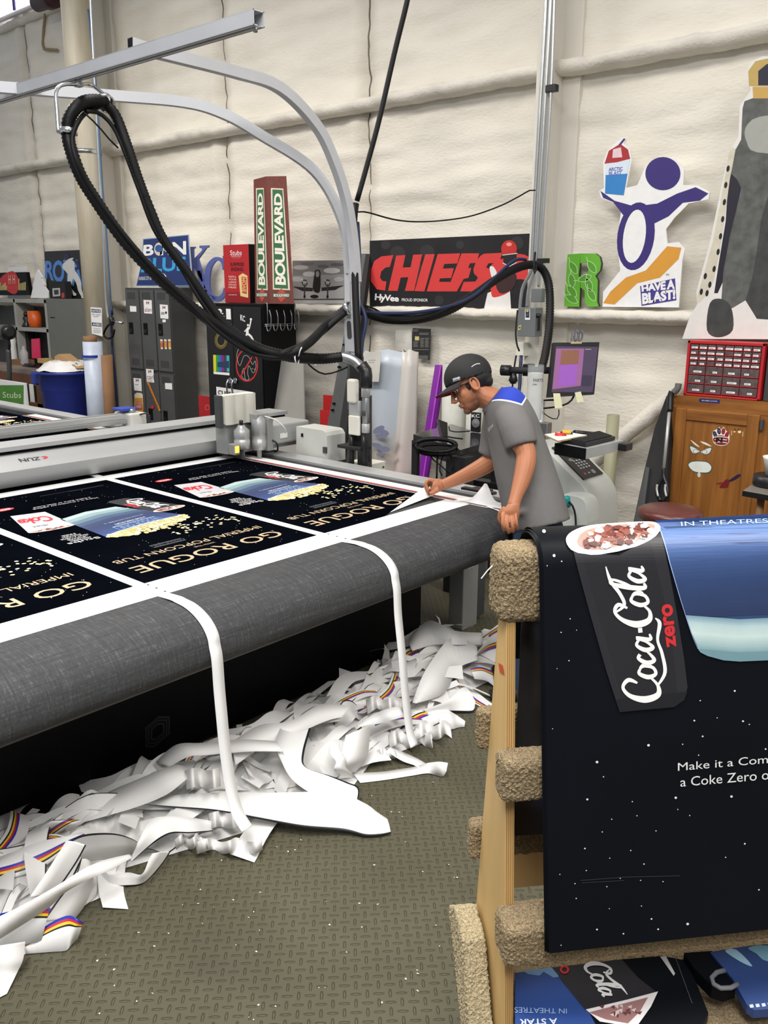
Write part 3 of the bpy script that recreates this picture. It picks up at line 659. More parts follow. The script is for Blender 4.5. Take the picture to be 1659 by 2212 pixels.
hose('cable_bundle', [(590, 770, D0+.62), (640, 752, D0+.7), (690, 722, Dp-.1), (730, 688, Dp-.05), (756, 668, Dp)], .018, 'bundle of black cables rising beside the hose towards the boom post', 'cable', 8, False, .03, M_cable)
b = MB(); b.lathe(pD(754, 666, Dp-.02), [(.034, -.012), (.042, -.012), (.042, .012), (.034, .012)], M_chrome, 20, axis=(1, .2, .5), cap=False); o = b.build('hose_clamp', mast)
# white ties
b = MB(); M_tie = mat('white_cable_tie', (225, 225, 225), .5)
b.lathe(pD(641, 772, D0+.70), [(.036, -.004), (.036, .004)], M_tie, 16, axis=(1, .6, .1), cap=False); b.tube(dpath([(645, 770, D0+.66), (648, 758, D0+.65), (652, 750, D0+.65)]), .003, M_tie, 5); tag(b.build('cable_tie'), 'white tie around the hose left of the boom post', 'cable tie')
b = MB(); b.lathe(pD(680, 776, Dp-.12), [(.036, -.004), (.036, .004)], M_tie, 16, axis=(1, .6, 0), cap=False); tag(b.build('cable_tie'), 'white tie on the hose just below the slotted post plate', 'cable tie')
# sleeve and flexible elbow into the parked tool
b = MB(); b.tube(cr(dpath([(738, 771, Dp-.09), (755, 775, Dp-.1), (770, 783, Dp-.11), (782, 796, Dp-.12)]), 12), .030, M_steel, 14, ribs=lambda k: 1 if k % 2 else .88); fl = b.build('flexible_elbow'); tag(fl, 'silver flexible duct elbow at the end of the black hose', 'duct')
b = MB(); b.tube(dpath([(780, 788, Dp-.12), (790, 802, Dp-.12), (791, 812, Dp-.12), (790, 838, Dp-.12)]), .036, M_blkp, 16); sl = b.build('hose_sleeve'); tag(sl, 'black rubber sleeve between the silver elbow and the parked tool', 'sleeve')
hose('thin_cable', [(660, 778, Dp-.2), (675, 795, Dp-.15), (700, 808, Dp-.1), (730, 802, Dp-.05), (752, 792, Dp)], .005, 'thin black wire sagging under the hose beside the boom post', 'cable', 6, False, .04, M_cable)
# parked spindle on its stand
tl = thing('parked_spindle', 'cream and silver cutting spindle parked on a black stand behind the table', 'spindle tool', pY(770, 1000, 3.95))
YT = 3.70; b = MB(); bx3(b, 748, 766, 777, 820, 872, YT, M_cream, .012); b.build('motor_cover', tl)
b = MB(); bx3(b, 752, 775, 780, 900, 942, YT, M_cream, .006); b.build('gearbox', tl)
b = MB(); bx3(b, 753, 776, 779, 872, 900, YT+.02, M_alu, .004); b.build('mounting_plate', tl)
for (x, r, y0, y1, nm, m) in ((790, .026, 838, 858, 'pipe_collar', M_alu), (790, .021, 858, 915, 'pipe', M_steel), (776, .014, 866, 900, 'piston', M_alu), (789, .024, 885, 898, 'pipe_band', M_dgrey), (790, .024, 915, 935, 'pipe_elbow', M_alu)):
    a, c = pY(x, y0, YT+.03), pY(x, y1, YT+.03); b = MB(); b.lathe(V((a.x, a.y, c.z)), [(r*.9, 0), (r, .003), (r, a.z-c.z-.003), (r*.9, a.z-c.z)], m, 16); b.build(nm, tl)
b = MB(); a = pY(768, 770, YT+.05); c = pY(768, 962, YT+.05); b.box((a.x-.05, YT+.05, c.z), (a.x+.03, YT+.09, a.z), M_blkm, .004)
for x in (752, 778): p = pY(x, 958, YT); b.tube([p+V((0, .03, .06)), p+V((0, .03, -.02)), p+V((.03 if x > 760 else .0, .03, -.35)), V((p.x, YT+.05, 0))], .016, M_blkp, 8)
b.box((a.x-.11, YT, c.z-.02), (a.x+.08, YT+.10, c.z), M_blkm, .004); b.build('stand', tl)
hose('thin_cable', [(786, 938, Dp), (794, 960, Dp), (797, 1000, Dp)], .006, 'black cable dropping from the parked spindle to the cream box', 'cable', 6, False, .04, M_cable)
# hose onwards along the wall to the service conduit
hose('corrugated_hose', [(758, 668, Dp), (785, 672, Dp+.05), (810, 682, Dp+.1), (850, 690, Dp+.2), (910, 688, Dp+.35), (970, 670, Dp+.5), (1020, 640, Dp+.62), (1070, 605, Dp+.74), (1110, 582, Dp+.82), (1145, 572, Dp+.9), (1170, 580, Dp+.95), (1184, 608, Dp+.97), (1188, 650, Dp+.97), (1186, 710, Dp+.95), (1178, 765, Dp+.9), (1170, 795, Dp+.88)], .030,
     'ribbed black hose sagging in front of the red and black football banner', 'hose')
hose('blue_cable', [(780, 672, Dp+.02), (830, 677, Dp+.12), (900, 675, Dp+.3), (970, 662, Dp+.45), (1020, 640, Dp+.58), (1060, 608, Dp+.7), (1095, 575, Dp+.8), (1118, 560, Dp+.86), (1142, 562, Dp+.9)], .011, 'dark blue cable running above the hose by the football banner', 'cable', 8, False, .03, M_bcable)
hose('thin_cable', [(782, 658, Dp), (810, 668, Dp+.1), (850, 690, Dp+.18), (890, 692, Dp+.25), (940, 678, Dp+.35), (980, 660, Dp+.45)], .006, 'thin black wire drooping below the hose right of the boom post', 'cable', 6, False, .04, M_cable)
hose('drop_cable', [(889, -60, 4.75), (880, 0, 4.78), (852, 115, 4.85), (820, 255, 4.92), (792, 360, 4.97), (768, 445, 5.0)], .015, 'long black cable slanting down from above to the boom post', 'cable', 10, False, .05, M_cable)
hose('cable_bundle', [(768, 440, 4.95), (764, 480, 4.95), (766, 560, 4.95), (768, 640, 4.95), (771, 700, 4.95), (775, 790, 4.95)], .021, 'thick black cable bundle running down the front of the boom post', 'cable', 10, False, .05, M_cable)
hose('blue_cable', [(772, 480, 5.0), (776, 560, 5.02), (775, 640, 5.03), (790, 690, 5.03), (782, 740, 5.04), (778, 800, 5.04)], .012, 'dark blue cable down the boom post beside the black bundle', 'cable', 8, False, .04, M_bcable)
hose('thin_cable', [(766, 460, 5.0), (790, 458, 5.1), (850, 474, 5.3), (900, 479, 5.45), (960, 476, 5.6), (1020, 466, 5.75), (1080, 445, 5.85), (1120, 425, 5.9), (1145, 411, 5.95), (1160, 412, 5.98)], .005, 'slack thin black wire strung from the boom post to the conduits', 'cable', 6, False, .05, M_cable)
# conduits on the wall frame
M_cond = mat('galvanised_conduit', (186, 190, 192), .3, .75, var=.08)
def cond(pts, r, lab, Y=5.82):
    P0 = [pY(x, y, Y) for x, y in pts]; b = MB(); b.tube(cr(P0, 5), r, M_cond, 10); tag(b.build('conduit'), lab, 'conduit', 'conduits on the right wall frame')
cond([(1185, -200), (1180, 0), (1166, 240), (1156, 420), (1149, 560), (1145, 590), (1128, 625), (1122, 680)], .013, 'leftmost steel conduit on the right wall frame, bending to the grey switch box')
cond([(1195, -200), (1190, 0), (1176, 240), (1166, 420), (1158, 560), (1153, 590), (1142, 625), (1138, 665)], .013, 'middle steel conduit on the right wall frame, bending to the switch box')
cond([(1202, -200), (1198, 0), (1188, 240), (1176, 420), (1167, 560), (1163, 620)], .010, 'rightmost steel conduit on the right wall frame, ending at the small junction box')
b = MB(); bxf(b, 1178, 1199, 184, 196, 5.80, .05, M_blkp); tag(b.build('conduit_clamp'), 'black strap clamp across the conduits at the upper girt', 'clamp')
b = MB(); bxf(b, 1160, 1180, 558, 568, 5.80, .05, M_blkp); tag(b.build('conduit_clamp'), 'black strap clamp on the conduits just above the hose bend', 'clamp')
M_egrey = mat('enamel_grey_box', (112, 116, 118), .45, var=.05)
b = MB(); bx3(b, 1147, 1171, 1178, 623, 653, 5.74, M_egrey); jb = b.build('junction_box'); tag(jb, 'small grey square junction box above the grey switch box', 'junction box')
sw = thing('disconnect_switch', 'grey electrical switch box with a side lever, numbered 4', 'switch box', pY(1140, 730, 5.74))
b = MB(); lo, hi = bx3(b, 1118, 1158, 1172, 665, 728, 5.70, M_egrey); b.build('housing', sw)
A = Art(onY(5.698)); A.rect(1134, 668, 1145, 691, c_wht, 1); A.rect(1135.5, 669, 1143.5, 686, ink(24, 26, 34), 2); A.ell(1139.5, 672, 2.6, 2.4, ink(214, 190, 60), 3); A.rect(1136.5, 677, 1142.5, 683, ink(60, 80, 130), 3); A.build('rating_label', sw)
A = Art(onY(5.698)); A.poly([(1121, 703), (1126, 702), (1125, 712), (1119, 713)], ink(226, 216, 150), 1); A.text('4', [(1121.5, 703.5), (1124.8, 703.2), (1124, 711), (1120.5, 711.5)], ink(20, 20, 20), 2, .03); A.build('number_sticker', sw)
b = MB(); a = pX(1160, 682, hi.x); b.lathe(a, [(.016, 0), (.016, .03)], M_blkp, 14, axis=(1, 0, 0)); b.box((hi.x+.012, a.y-.008, a.z-.11), (hi.x+.028, a.y+.008, a.z), M_blkp, .003); b.build('lever', sw)
b = MB(); bx3(b, 1114, 1131, 1145, 740, 770, 5.78, M_cream); wb = b.build('outlet_box'); tag(wb, 'cream outlet box below the grey switch box', 'outlet box')
hose('thin_cable', [(1118, 670, 5.9), (1114, 720, 5.9), (1118, 750, 5.9), (1123, 760, 5.88)], .006, 'thin dark wire curling from the switch box into the cream outlet box', 'cable', 6, False, .04, M_cable)
hose('blue_cable', [(1126, 768, 5.92), (1124, 800, 5.92), (1122, 840, 5.92), (1114, 880, 5.92)], .012, 'blue cable leaving the cream outlet box behind the man', 'cable', 8, False, .04, M_bcable)
hose('thin_cable', [(1115, 768, 5.92), (1110, 800, 5.92), (1106, 850, 5.92), (1104, 900, 5.92)], .006, 'thin black wire hanging left of the blue cable behind the man', 'cable', 6, False, .04, M_cable)
hose('thin_cable', [(1156, 545, 5.86), (1154, 570, 5.84), (1153, 588, 5.84), (1158, 588, 5.84), (1157, 560, 5.86)], .007, 'short black cord looped at the conduits beside the hose bend', 'cable', 6, False, .03, M_cable)
# ================================================================ left background
z2 = lambda x, y: (x/3.607, 480+y/3.607)
z3 = lambda x, y: (260+x/3.814, 360+y/3.814)
def Q(f, *p): return [f(*q) for q in p]
# column fittings
b = MB(); a = pY(200, 327, 5.62); b.lathe(V((cl.x, cl.y, a.z)), [(.162, -.022), (.168, -.022), (.168, .022), (.162, .022)], M_chrome, 36, cap=False); tag(b.build('column_strap'), 'shiny metal strap around the round column', 'strap')
def vcond(pts, r, m, nm, lab, Y=5.46):
    b = MB(); b.tube(cr([pY(x, y, Y) for x, y in pts], 5), r, m, 10); tag(b.build(nm), lab, 'conduit' if nm == 'conduit' else 'cable')
vcond([(190, -150), (196, 0), (206, 200), (216, 400), (222, 480), (229, 640), (234, 690)], .016, M_cond, 'conduit', 'steel conduit running down beside the stained round column')
vcond([(190, 20), (198, 100), (209, 200), (221, 400), (228, 480), (236, 600), (240, 690)], .009, mat('blue_air_line', (62, 98, 140), .4), 'air_hose', 'pale blue air line down the right side of the round column')
vcond([(240, 690), (243, 760), (250, 830), (255, 905)], .014, M_bcable, 'blue_cable', 'dark blue hose dropping to the floor beside the brown cardboard tube')
b = MB(); pts = cr([pY(x, y, 5.4) for x, y in ((243, 697), (232, 705), (224, 722), (232, 731), (243, 727), (247, 712))], 8); b.tube(pts, .012, M_cable, 8); tag(b.build('coiled_cable'), 'small loop of black cable at the column regulator', 'cable')
b = MB(); p = pY(241, 693, 5.4); b.lathe(p-V((0, 0, .05)), [(.02, 0), (.03, .02), (.03, .08), (.015, .10)], M_blkp, 14); b.tube([p+V((0, 0, .0)), p+V((.22, 0, -.02))], .014, M_chrome, 8); b.lathe(p+V((.02, 0, .06)), [(.014, 0), (.014, .10)], M_bcable, 10); tag(b.build('air_regulator'), 'black and steel air regulator on the pipe beside the column', 'regulator')
A = Art(onY(5.452)); A.slab(Q(z2, (705, 662), (790, 668), (797, 890), (716, 868)), c_wht, (0, .006, 0))
A.poly(Q(z2, (711, 674), (784, 680), (785, 708), (712, 702)), ink(36, 48, 84), 1); A.text('NOTICE', Q(z2, (716, 680), (780, 685), (781, 703), (717, 698)), c_wht, 2, .02); A.text('SAFETY GLASSES', Q(z2, (714, 712), (784, 717), (784, 728), (714, 723)), ink(40, 40, 46), 1); A.text('REQUIRED', Q(z2, (728, 728), (770, 731), (770, 742), (728, 739)), ink(40, 40, 46), 1)
A.poly(Q(z2, (715, 780), (791, 786), (792, 815), (716, 808)), ink(36, 48, 84), 1); A.text('AVISO', Q(z2, (722, 785), (787, 790), (788, 810), (723, 804)), c_wht, 2, .02)
for k, t in enumerate(('ANTEOJOS DE', 'SEGURIDAD', 'REQUERIDOS')): A.text(t, Q(z2, (728, 822+15*k), (785, 827+15*k), (785, 837+15*k), (728, 832+15*k)), ink(40, 40, 46), 1)
tag(A.build('notice_sign'), 'white safety notice sign reading NOTICE and AVISO on the round column', 'sign')
# lockers
M_lock = mat('charcoal_locker', (76, 77, 78), .45, var=.06)
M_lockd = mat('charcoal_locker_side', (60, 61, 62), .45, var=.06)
YL = 5.66
lk = thing('locker', 'tall charcoal steel locker bank, six doors in two rows, covered with stickers', 'locker', pY(330, 1000, YL))
xa, xb = pY(270, 621, YL).x, pY(367, 622, YL).x; yb_ = pX(417, 640, xb).y
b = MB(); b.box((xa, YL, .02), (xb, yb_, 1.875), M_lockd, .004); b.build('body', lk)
dw = (xb-xa)/3; M_slot = ink(30, 30, 31)
for r_ in range(2):
    for c_ in range(3):
        x0, x1 = xa+c_*dw+.012, xa+(c_+1)*dw-.012; z0, z1 = ((.98, 1.85), (.06, .945))[r_]
        b = MB(); b.box((x0, YL-.012, z0), (x1, YL, z1), M_lock, .003)
        for zz in (z1-.10, z0+.04):
            for k in range(6): b.box((x0+.055+k*.026, YL-.014, zz), (x0+.062+k*.026, YL-.011, zz+.075), M_slot)
        d = b.build('door', lk)
        if (r_, c_) != (1, 0):
            b = MB(); zc = (z1+z0)/2+(.04 if r_ == 0 else -.0); b.box((x0+.04, YL-.015, zc-.09), (x0+.12, YL-.0115, zc+.04), M_blk, .002); b.box((x0+.055, YL-.022, zc-.07), (x0+.105, YL-.013, zc-.03), M_blkp, .004); b.build('recessed_handle', d)
LD = YL-.0160; c_mar = ink(122, 36, 40); c_ink = ink(34, 34, 36)
def lockart(nm, quad, fn=None, bg=None):
    A = Art(onY(LD)); A.poly(quad, bg or c_wht, 1)
    if fn: fn(A)
    A.build(nm, lk)
def hlogo(A, x, y, s): 
    for dx in (-.5, .22): A.rect(x+dx*s, y-.5*s, x+(dx+.28)*s, y+.5*s, c_mar, 2)
    A.rect(x-.3*s, y-.12*s, x+.3*s, y+.12*s, c_mar, 2)
lockart('paper_label', Q(z2, (1012, 652), (1062, 655), (1064, 698), (1014, 697)))
def f1(A): p = z2(1151, 628); hlogo(A, *p, 6); A.text('alan', Q(z2, (1128, 662), (1180, 665), (1181, 698), (1130, 697)), c_mar, 2)
lockart('name_card', Q(z2, (1118, 605), (1182, 608), (1187, 714), (1124, 710)), f1)
def f2(A): p = z2(1278, 664); hlogo(A, *p, 6); A.rect(*z2(1256, 700), *z2(1282, 720), ink(150, 150, 150), 2); A.ell(*z2(1294, 705), 2, 3, c_ink, 2)
lockart('name_card', Q(z2, (1245, 640), (1308, 645), (1313, 754), (1250, 748)), f2)
lockart('small_tag', Q(z2, (1266, 758), (1292, 759), (1292, 780), (1267, 780)))
for k, cc in enumerate(((206, 96, 48), (222, 140, 40), (226, 160, 50))):
    def fb(A, k=k, cc=cc): A.rect(*z2(1251+31*k, 926), *z2(1268+31*k, 940), ink(190, 120, 90), 2); A.rect(*z2(1251+31*k, 941), *z2(1269+31*k, 975), ink(*cc), 2)
    lockart('beer_glass_sticker', Q(z2, (1248+31*k, 912), (1268+31*k, 914), (1270+31*k, 990), (1254+31*k, 988)), fb, ink(236, 226, 200))
def f3(A): p = z2(1168, 1163); hlogo(A, *p, 6); A.text('carl', Q(z2, (1145, 1185), (1198, 1190), (1199, 1228), (1147, 1224)), c_mar, 2); A.text('ICED', Q(z2, (1148, 1232), (1190, 1234), (1190, 1244), (1148, 1242)), c_ink, 2)
lockart('name_card', Q(z2, (1137, 1142), (1196, 1147), (1202, 1250), (1144, 1245)), f3)
def f4(A): p = z2(1070, 1232); hlogo(A, *p, 6); A.rect(*z2(1052, 1262), *z2(1080, 1268), ink(150, 150, 150), 2)
lockart('name_card', Q(z2, (1040, 1213), (1100, 1218), (1106, 1318), (1047, 1310)), f4)
lockart('paper_label', Q(z2, (1285, 1252), (1341, 1255), (1343, 1305), (1288, 1300)))
lockart('orange_sticker_strip', Q(z2, (1145, 1250), (1160, 1248), (1252, 1466), (1240, 1474)), lambda A: A.text('BOULEVARD', Q(z2, (1160, 1270), (1240, 1455), (1232, 1458), (1152, 1274)), ink(120, 70, 20), 2), ink(206, 130, 40))
def f5(A):
    A.poly(Q(z2, (1048, 1370), (1110, 1368), (1116, 1430), (1112, 1578), (1064, 1580), (1050, 1440)), ink(216, 150, 48), 2); A.poly(Q(z2, (1056, 1400), (1108, 1398), (1110, 1460), (1058, 1462)), ink(186, 60, 44), 3); A.text('BOULEVARD', Q(z2, (1058, 1402), (1108, 1401), (1108, 1414), (1058, 1416)), c_wht, 4); A.text('WHEAT', Q(z2, (1060, 1420), (1106, 1419), (1107, 1450), (1061, 1452)), c_wht, 4)
lockart('pint_glass_sticker', Q(z2, (1048, 1340), (1065, 1328), (1100, 1330), (1112, 1342), (1117, 1430), (1113, 1582), (1062, 1580), (1046, 1440)), f5, ink(232, 220, 190))
A = Art(onY(LD-.003)); A.ell(*z2(1189, 1440), 3.2, 4, ink(206, 40, 40), 1); A.build('red_tag', lk)
# signs standing on the lockers
SB = 5.80
A = Art(onY(SB)); c_nv = ink(36, 54, 108); c_lb = ink(60, 160, 214)
ol = Q(z2, (1115, 130), (1470, 96), (1476, 200), (1500, 500), (1060, 498), (1082, 400), (1106, 300))
A.slab(ol, ink(120, 150, 196), (0, .01, 0), c_wht); cxx = sum(p[0] for p in ol)/7; cyy = sum(p[1] for p in ol)/7
A.poly([(cxx+(x-cxx)*.97, cyy+(y-cyy)*.965) for x, y in ol], c_nv, 1)
A.text('B RN', Q(z2, (1120, 178), (1450, 146), (1452, 252), (1112, 262)), c_wht, 2, .03); A.ell(*z2(1238, 210), 10, 14, ink(220, 200, 190), 2); A.ell(*z2(1238, 205), 8, 8, ink(44, 90, 150), 3)
A.text('BLUE', Q(z2, (1108, 282), (1448, 268), (1452, 378), (1098, 392)), c_lb, 2, .03); A.text('KANSAS CITY BASEBALL', Q(z2, (1084, 424), (1228, 420), (1230, 448), (1082, 452)), c_wht, 2); A.ring(*z2(1265, 445), 10, 13, 1.6, c_wht, 2); A.text('TBD', Q(z2, (1248, 432), (1284, 430), (1285, 450), (1249, 452)), c_wht, 2, .02)
tag(A.build('baseball_sign'), 'navy sign with flared base reading BORN BLUE on top of the locker bank', 'sign')
A = Art(onY(5.90)); c_kc = mat('violet_blue_board', (84, 96, 158), .5, var=.08)
K1 = Q(z3, (545, 660), (612, 660), (612, 672), (598, 676), (600, 765), (672, 690), (672, 676), (650, 668), (652, 650), (724, 648), (724, 664), (706, 670), (640, 760), (680, 905), (692, 912), (672, 952), (600, 815), (602, 930), (606, 990), (560, 990), (556, 800), (552, 680))
A.slab(K1, c_kc, (0, .02, 0))
def thick_c(pts, w):
    P_ = [(q.x, q.y, q.z) for q in cr([(p[0], p[1], ww) for p, ww in zip(pts, w)], 6)]; L_, R_ = [], []
    for k, p in enumerate(P_):
        a = P_[max(k-1, 0)]; c = P_[min(k+1, len(P_)-1)]; tx, ty = c[0]-a[0], c[1]-a[1]; l = math.hypot(tx, ty) or 1
        L_.append((p[0]-ty/l*p[2]/2, p[1]+tx/l*p[2]/2)); R_.append((p[0]+ty/l*p[2]/2, p[1]-tx/l*p[2]/2))
    return L_+R_[::-1]
A.slab(thick_c(Q(z3, (650, 850), (668, 960), (720, 1060), (790, 1095), (845, 1060), (858, 1000)), [9, 9, 10, 10, 8, 4]), c_kc, (0, .02, 0))
A.slab(thick_c(Q(z3, (850, 850), (846, 800), (820, 765), (775, 765), (730, 820), (712, 900), (712, 990), (735, 1060), (790, 1085)), [4, 6, 7, 9, 11, 12, 12, 10, 8]), c_kc, (0, .02, 0))
A.slab(Q(z3, (842, 735), (862, 735), (862, 850), (848, 850)), c_kc, (0, .02, 0))
tag(A.build('monogram_letters'), 'violet blue interlocked KC letters leaning on the wall ledge', 'letters')
# black cabinet
YK = 5.40
bc = thing('black_cabinet', 'black two-door steel cabinet covered with stickers and a no cats sign', 'cabinet', pY(510, 1000, YK))
b = MB(); lo, hi = bx3(b, 447, 567, 640, 657, 800, YK, M_blk); lo.z = .03
b = MB(); b.box((lo.x, YK, .02), (hi.x, hi.y, hi.z), M_blk, .004); b.build('body', bc); xm_ = (lo.x+hi.x)/2
for x0, x1 in ((lo.x+.015, xm_-.004), (xm_+.004, hi.x-.015)):
    b = MB(); b.box((x0, YK-.014, .08), (x1, YK, hi.z-.03), mat('black_door', (20, 20, 22), .4, var=.1), .003); b.build('door', bc)
doors = [c for c in bc.children if c.name.startswith('door')]
for k, (x, d) in enumerate(((498, doors[0]), (509, doors[1]))):
    b = MB(); p = pY(x, 822, YK-.02); b.lathe(p, [(.028, 0), (.028, .01)], M_chrome, 16, axis=(0, -1, 0)); b.tube(cr([p+V((0, -.03, .01)), p+V((0, -.05, -.04)), p+V((0, -.04, -.12)), p+V((.01, -.03, -.15))], 5), .009, M_chrome, 8); b.build('handle', d)
KA = YK-.0145
def kart(nm): return Art(onY(KA))
A = kart(''); A.poly(Q(z3, (870, 1170), (908, 1173), (912, 1260), (874, 1256)), c_wht, 1); A.build('paper_label', bc)
A = kart(''); A.rect(*z3(795, 1206), *z3(848, 1216), c_wht, 1); A.ell(*z3(818, 1190), 5, 5, c_wht, 1); A.text('ROCK', Q(z3, (800, 1225), (862, 1230), (862, 1254), (802, 1248)), c_wht, 1); A.build('white_decal', bc)
A = kart(''); A.text('KC', Q(z3, (988, 1216), (1028, 1232), (1028, 1280), (990, 1266)), c_wht, 1, .02); A.build('white_decal', bc)
A = kart('')   # leaping player decal
A.ell(*z3(1076, 1258), 2.4, 2.8, c_wht, 1); A.stroke(Q(z3, (1076, 1266), (1068, 1310), (1060, 1340)), 2.6, c_wht, 1); A.ell(*z3(1052, 1306), 2.2, 2.6, c_wht, 1); A.stroke(Q(z3, (1056, 1322), (1046, 1352), (1048, 1388)), [4, 6, 6], c_wht, 1); A.stroke(Q(z3, (1046, 1330), (1032, 1350), (1020, 1358)), 2, c_wht, 1); A.stroke(Q(z3, (1046, 1380), (1032, 1392), (1014, 1400)), [4, 3, 2], c_wht, 1); A.stroke(Q(z3, (1054, 1380), (1078, 1400), (1096, 1430), (1112, 1440)), [5, 4, 3, 2], c_wht, 1); A.build('white_decal', bc)
A = kart(''); A.ring(*z3(830, 1430), 14, 19, 6, ink(98, 84, 40), 1); A.ring(*z3(830, 1430), 9, 13, 1, ink(150, 130, 70), 2); A.build('wreath_decal', bc)
A = kart('')
for k, cc in enumerate(((214, 206, 50), (40, 150, 70), (40, 110, 190), (130, 40, 120), (60, 60, 70), (70, 170, 190))): A.poly(Q(z3, (765+22*k, 1550+1*k), (788+22*k, 1551+k), (790+22*k, 1690), (768+22*k, 1690)), ink(*cc), 1)
A.poly(Q(z3, (800, 1610), (895, 1600), (897, 1660), (800, 1650)), ink(34, 60, 90), 2); A.poly(Q(z3, (768, 1690), (900, 1698), (900, 1720), (770, 1708)), c_wht, 2); A.build('colour_photo', bc)
A = kart(''); c_rd = ink(192, 46, 46); A.ring(*z3(1044, 1635), 24, 36, 2.6, c_rd, 2, 0, 40); A.stroke(Q(z3, (988, 1735), (1086, 1570)), 3.2, c_rd, 3, 0)
A.stroke(Q(z3, (975, 1500), (960, 1560), (985, 1640), (1020, 1560), (1060, 1570), (1090, 1630), (1110, 1600), (1118, 1650), (1095, 1700), (1060, 1640), (1050, 1700), (1060, 1750), (1030, 1750), (1020, 1660), (1000, 1720), (1030, 1760)), .8, ink(190, 190, 190), 2); A.ell(*z3(1088, 1665), 1.4, .7, ink(206, 190, 60), 3); A.ell(*z3(1108, 1668), 1.4, .7, ink(206, 190, 60), 3); A.build('no_cats_sign', bc)
A = kart(''); A.poly(Q(z3, (790, 1812), (1098, 1858), (1102, 1985), (796, 1940)), c_wht, 1); A.text('CUSTOM', Q(z3, (804, 1840), (980, 1866), (980, 1905), (806, 1880)), c_ink, 2, .03); A.build('custom_sign', bc)
b = MB(); M_wire = mat('chrome_wire', (150, 152, 155), .3, .8)
fx = hi.x+.02; pX_ = lambda x, y: pX(x, y, fx)
za_ = pX_(600, 700).z; y0_, y1_ = pX_(572, 700).y, pX_(640, 700).y
for zz in (za_, za_-.015): b.tube([(fx, y0_, zz), (fx, y1_, zz)], .004, M_wire, 6)
for x in (578, 637): y_ = pX_(x, 690).y; b.tube([(fx, y_, za_-.02), (fx, y_, hi.z+.01), (fx-.03, y_, hi.z+.01)], .005, M_wire, 6)
for k in range(5):
    y_ = pX_(575+15*k, 700).y; b.tube(cr([(fx, y_, za_+.0), (fx+.02, y_, za_-.06), (fx+.06, y_, za_-.03), (fx+.07, y_, za_+.06), (fx+.05, y_, za_+.13)], 5), .005, M_wire, 6)
tag(b.build('coat_hook_rack'), 'wire rack of coat hooks hung over the side of the black cabinet', 'hook rack')
# red popcorn boxes, brick tower
def popbox(xl, xm, xr, yt, yb, Y, lab, art):
    b = MB(); lo, hi = bx3(b, xl, xm, xr, yt, yb, Y, mat('red_carton', (172, 30, 36), .45, var=.05), .002)
    o = b.build('display_box'); tag(o, lab, 'box'); A = Art(onX(hi.x+.001)); A.rect(xm+.2, yt-8, xr+3, yb+8, M_blk, 0) if False else None
    b = MB(); b.box((hi.x, lo.y+.001, lo.z), (hi.x+.002, hi.y, hi.z), M_blk); b.build('black_side', o); A = Art(onY(Y-.001)); art(A); A.build('printed_front', o)
def fr(A):
    A.text('Stubs', Q(z3, (905, 690), (1000, 690), (1000, 728), (905, 728)), c_wht, 1); A.rect(*z3(912, 735), *z3(996, 738), c_wht, 1); A.text('INSIDER', Q(z3, (922, 744), (990, 744), (990, 756), (922, 756)), ink(220, 120, 120), 1)
    A.text('SURPRISE', Q(z3, (903, 790), (1018, 788), (1018, 818), (903, 820)), ink(60, 12, 18), 1, .02); A.text('ENDING:', Q(z3, (912, 830), (1014, 830), (1014, 860), (912, 860)), ink(60, 12, 18), 1, .02)
    for k, t in enumerate(('REFILL', 'YOUR', 'LARGE', 'POPCORN', 'FREE')): A.text(t, Q(z3, (893, 900+22*k), (956, 900+22*k), (956, 914+22*k), (893, 914+22*k)), ink(250, 215, 205), 1)
    A.rect(*z3(868, 1035), *z3(1070, 1120), ink(140, 22, 28), 1); A.text('JOIN FREE NOW', Q(z3, (893, 1052), (962, 1052), (962, 1062), (893, 1062)), c_wht, 2)
    A.poly(Q(z3, (975, 900), (1010, 878), (1048, 900), (1054, 1080), (990, 1066)), ink(226, 200, 130), 2); A.poly(Q(z3, (1000, 905), (1040, 912), (1042, 1050), (1004, 1040)), ink(186, 60, 44), 3); A.text('MOVIE', Q(z3, (1006, 915), (1006, 1030), (1036, 1035), (1036, 918)), ink(240, 220, 160), 4)
popbox(484, 536.5, 552, 527, 655, 5.58, 'red popcorn advert carton on the black cabinet left of the brick tower', fr)
def fr2(A): A.ell(*z3(716, 1985), 5, 6, ink(210, 120, 120), 1); A.ell(*z3(716, 1985), 4, 5, ink(172, 30, 36), 2); A.text('SU', Q(z3, (708, 2055), (738, 2055), (738, 2100), (708, 2100)), ink(90, 14, 20), 1)
popbox(433, 455, 460, 857, 1048, 5.55, 'red carton on the floor between the lockers and the black cabinet', fr2)
M_brick = mat('printed_brick', (112, 52, 42), .6, var=.12, vscale=30)
tw = thing('brick_tower', 'tapered brick tower model reading BOULEVARD twice, standing on the black cabinet', 'tower model', pY(592, 655, 5.6))
T0 = [pY(547.6, 384, 5.58), pY(574.6, 381, 5.50), pY(618.7, 386, 5.60)]; B0 = [pY(551.6, 655, 5.56), pY(584, 657, 5.46), pY(635, 656, 5.58)]
zt = T0[1].z; zb = 1.735
for p in T0: p.z = zt
for p in B0: p.z = zb
T0.append(T0[0]+T0[2]-T0[1]); B0.append(B0[0]+B0[2]-B0[1])
b = MB()
for k in range(4): b.face([B0[k], B0[(k+1) % 4], T0[(k+1) % 4], T0[k]], M_brick)
b.face(T0, M_brick); b.face(B0[::-1], M_brick); b.build('body', tw)
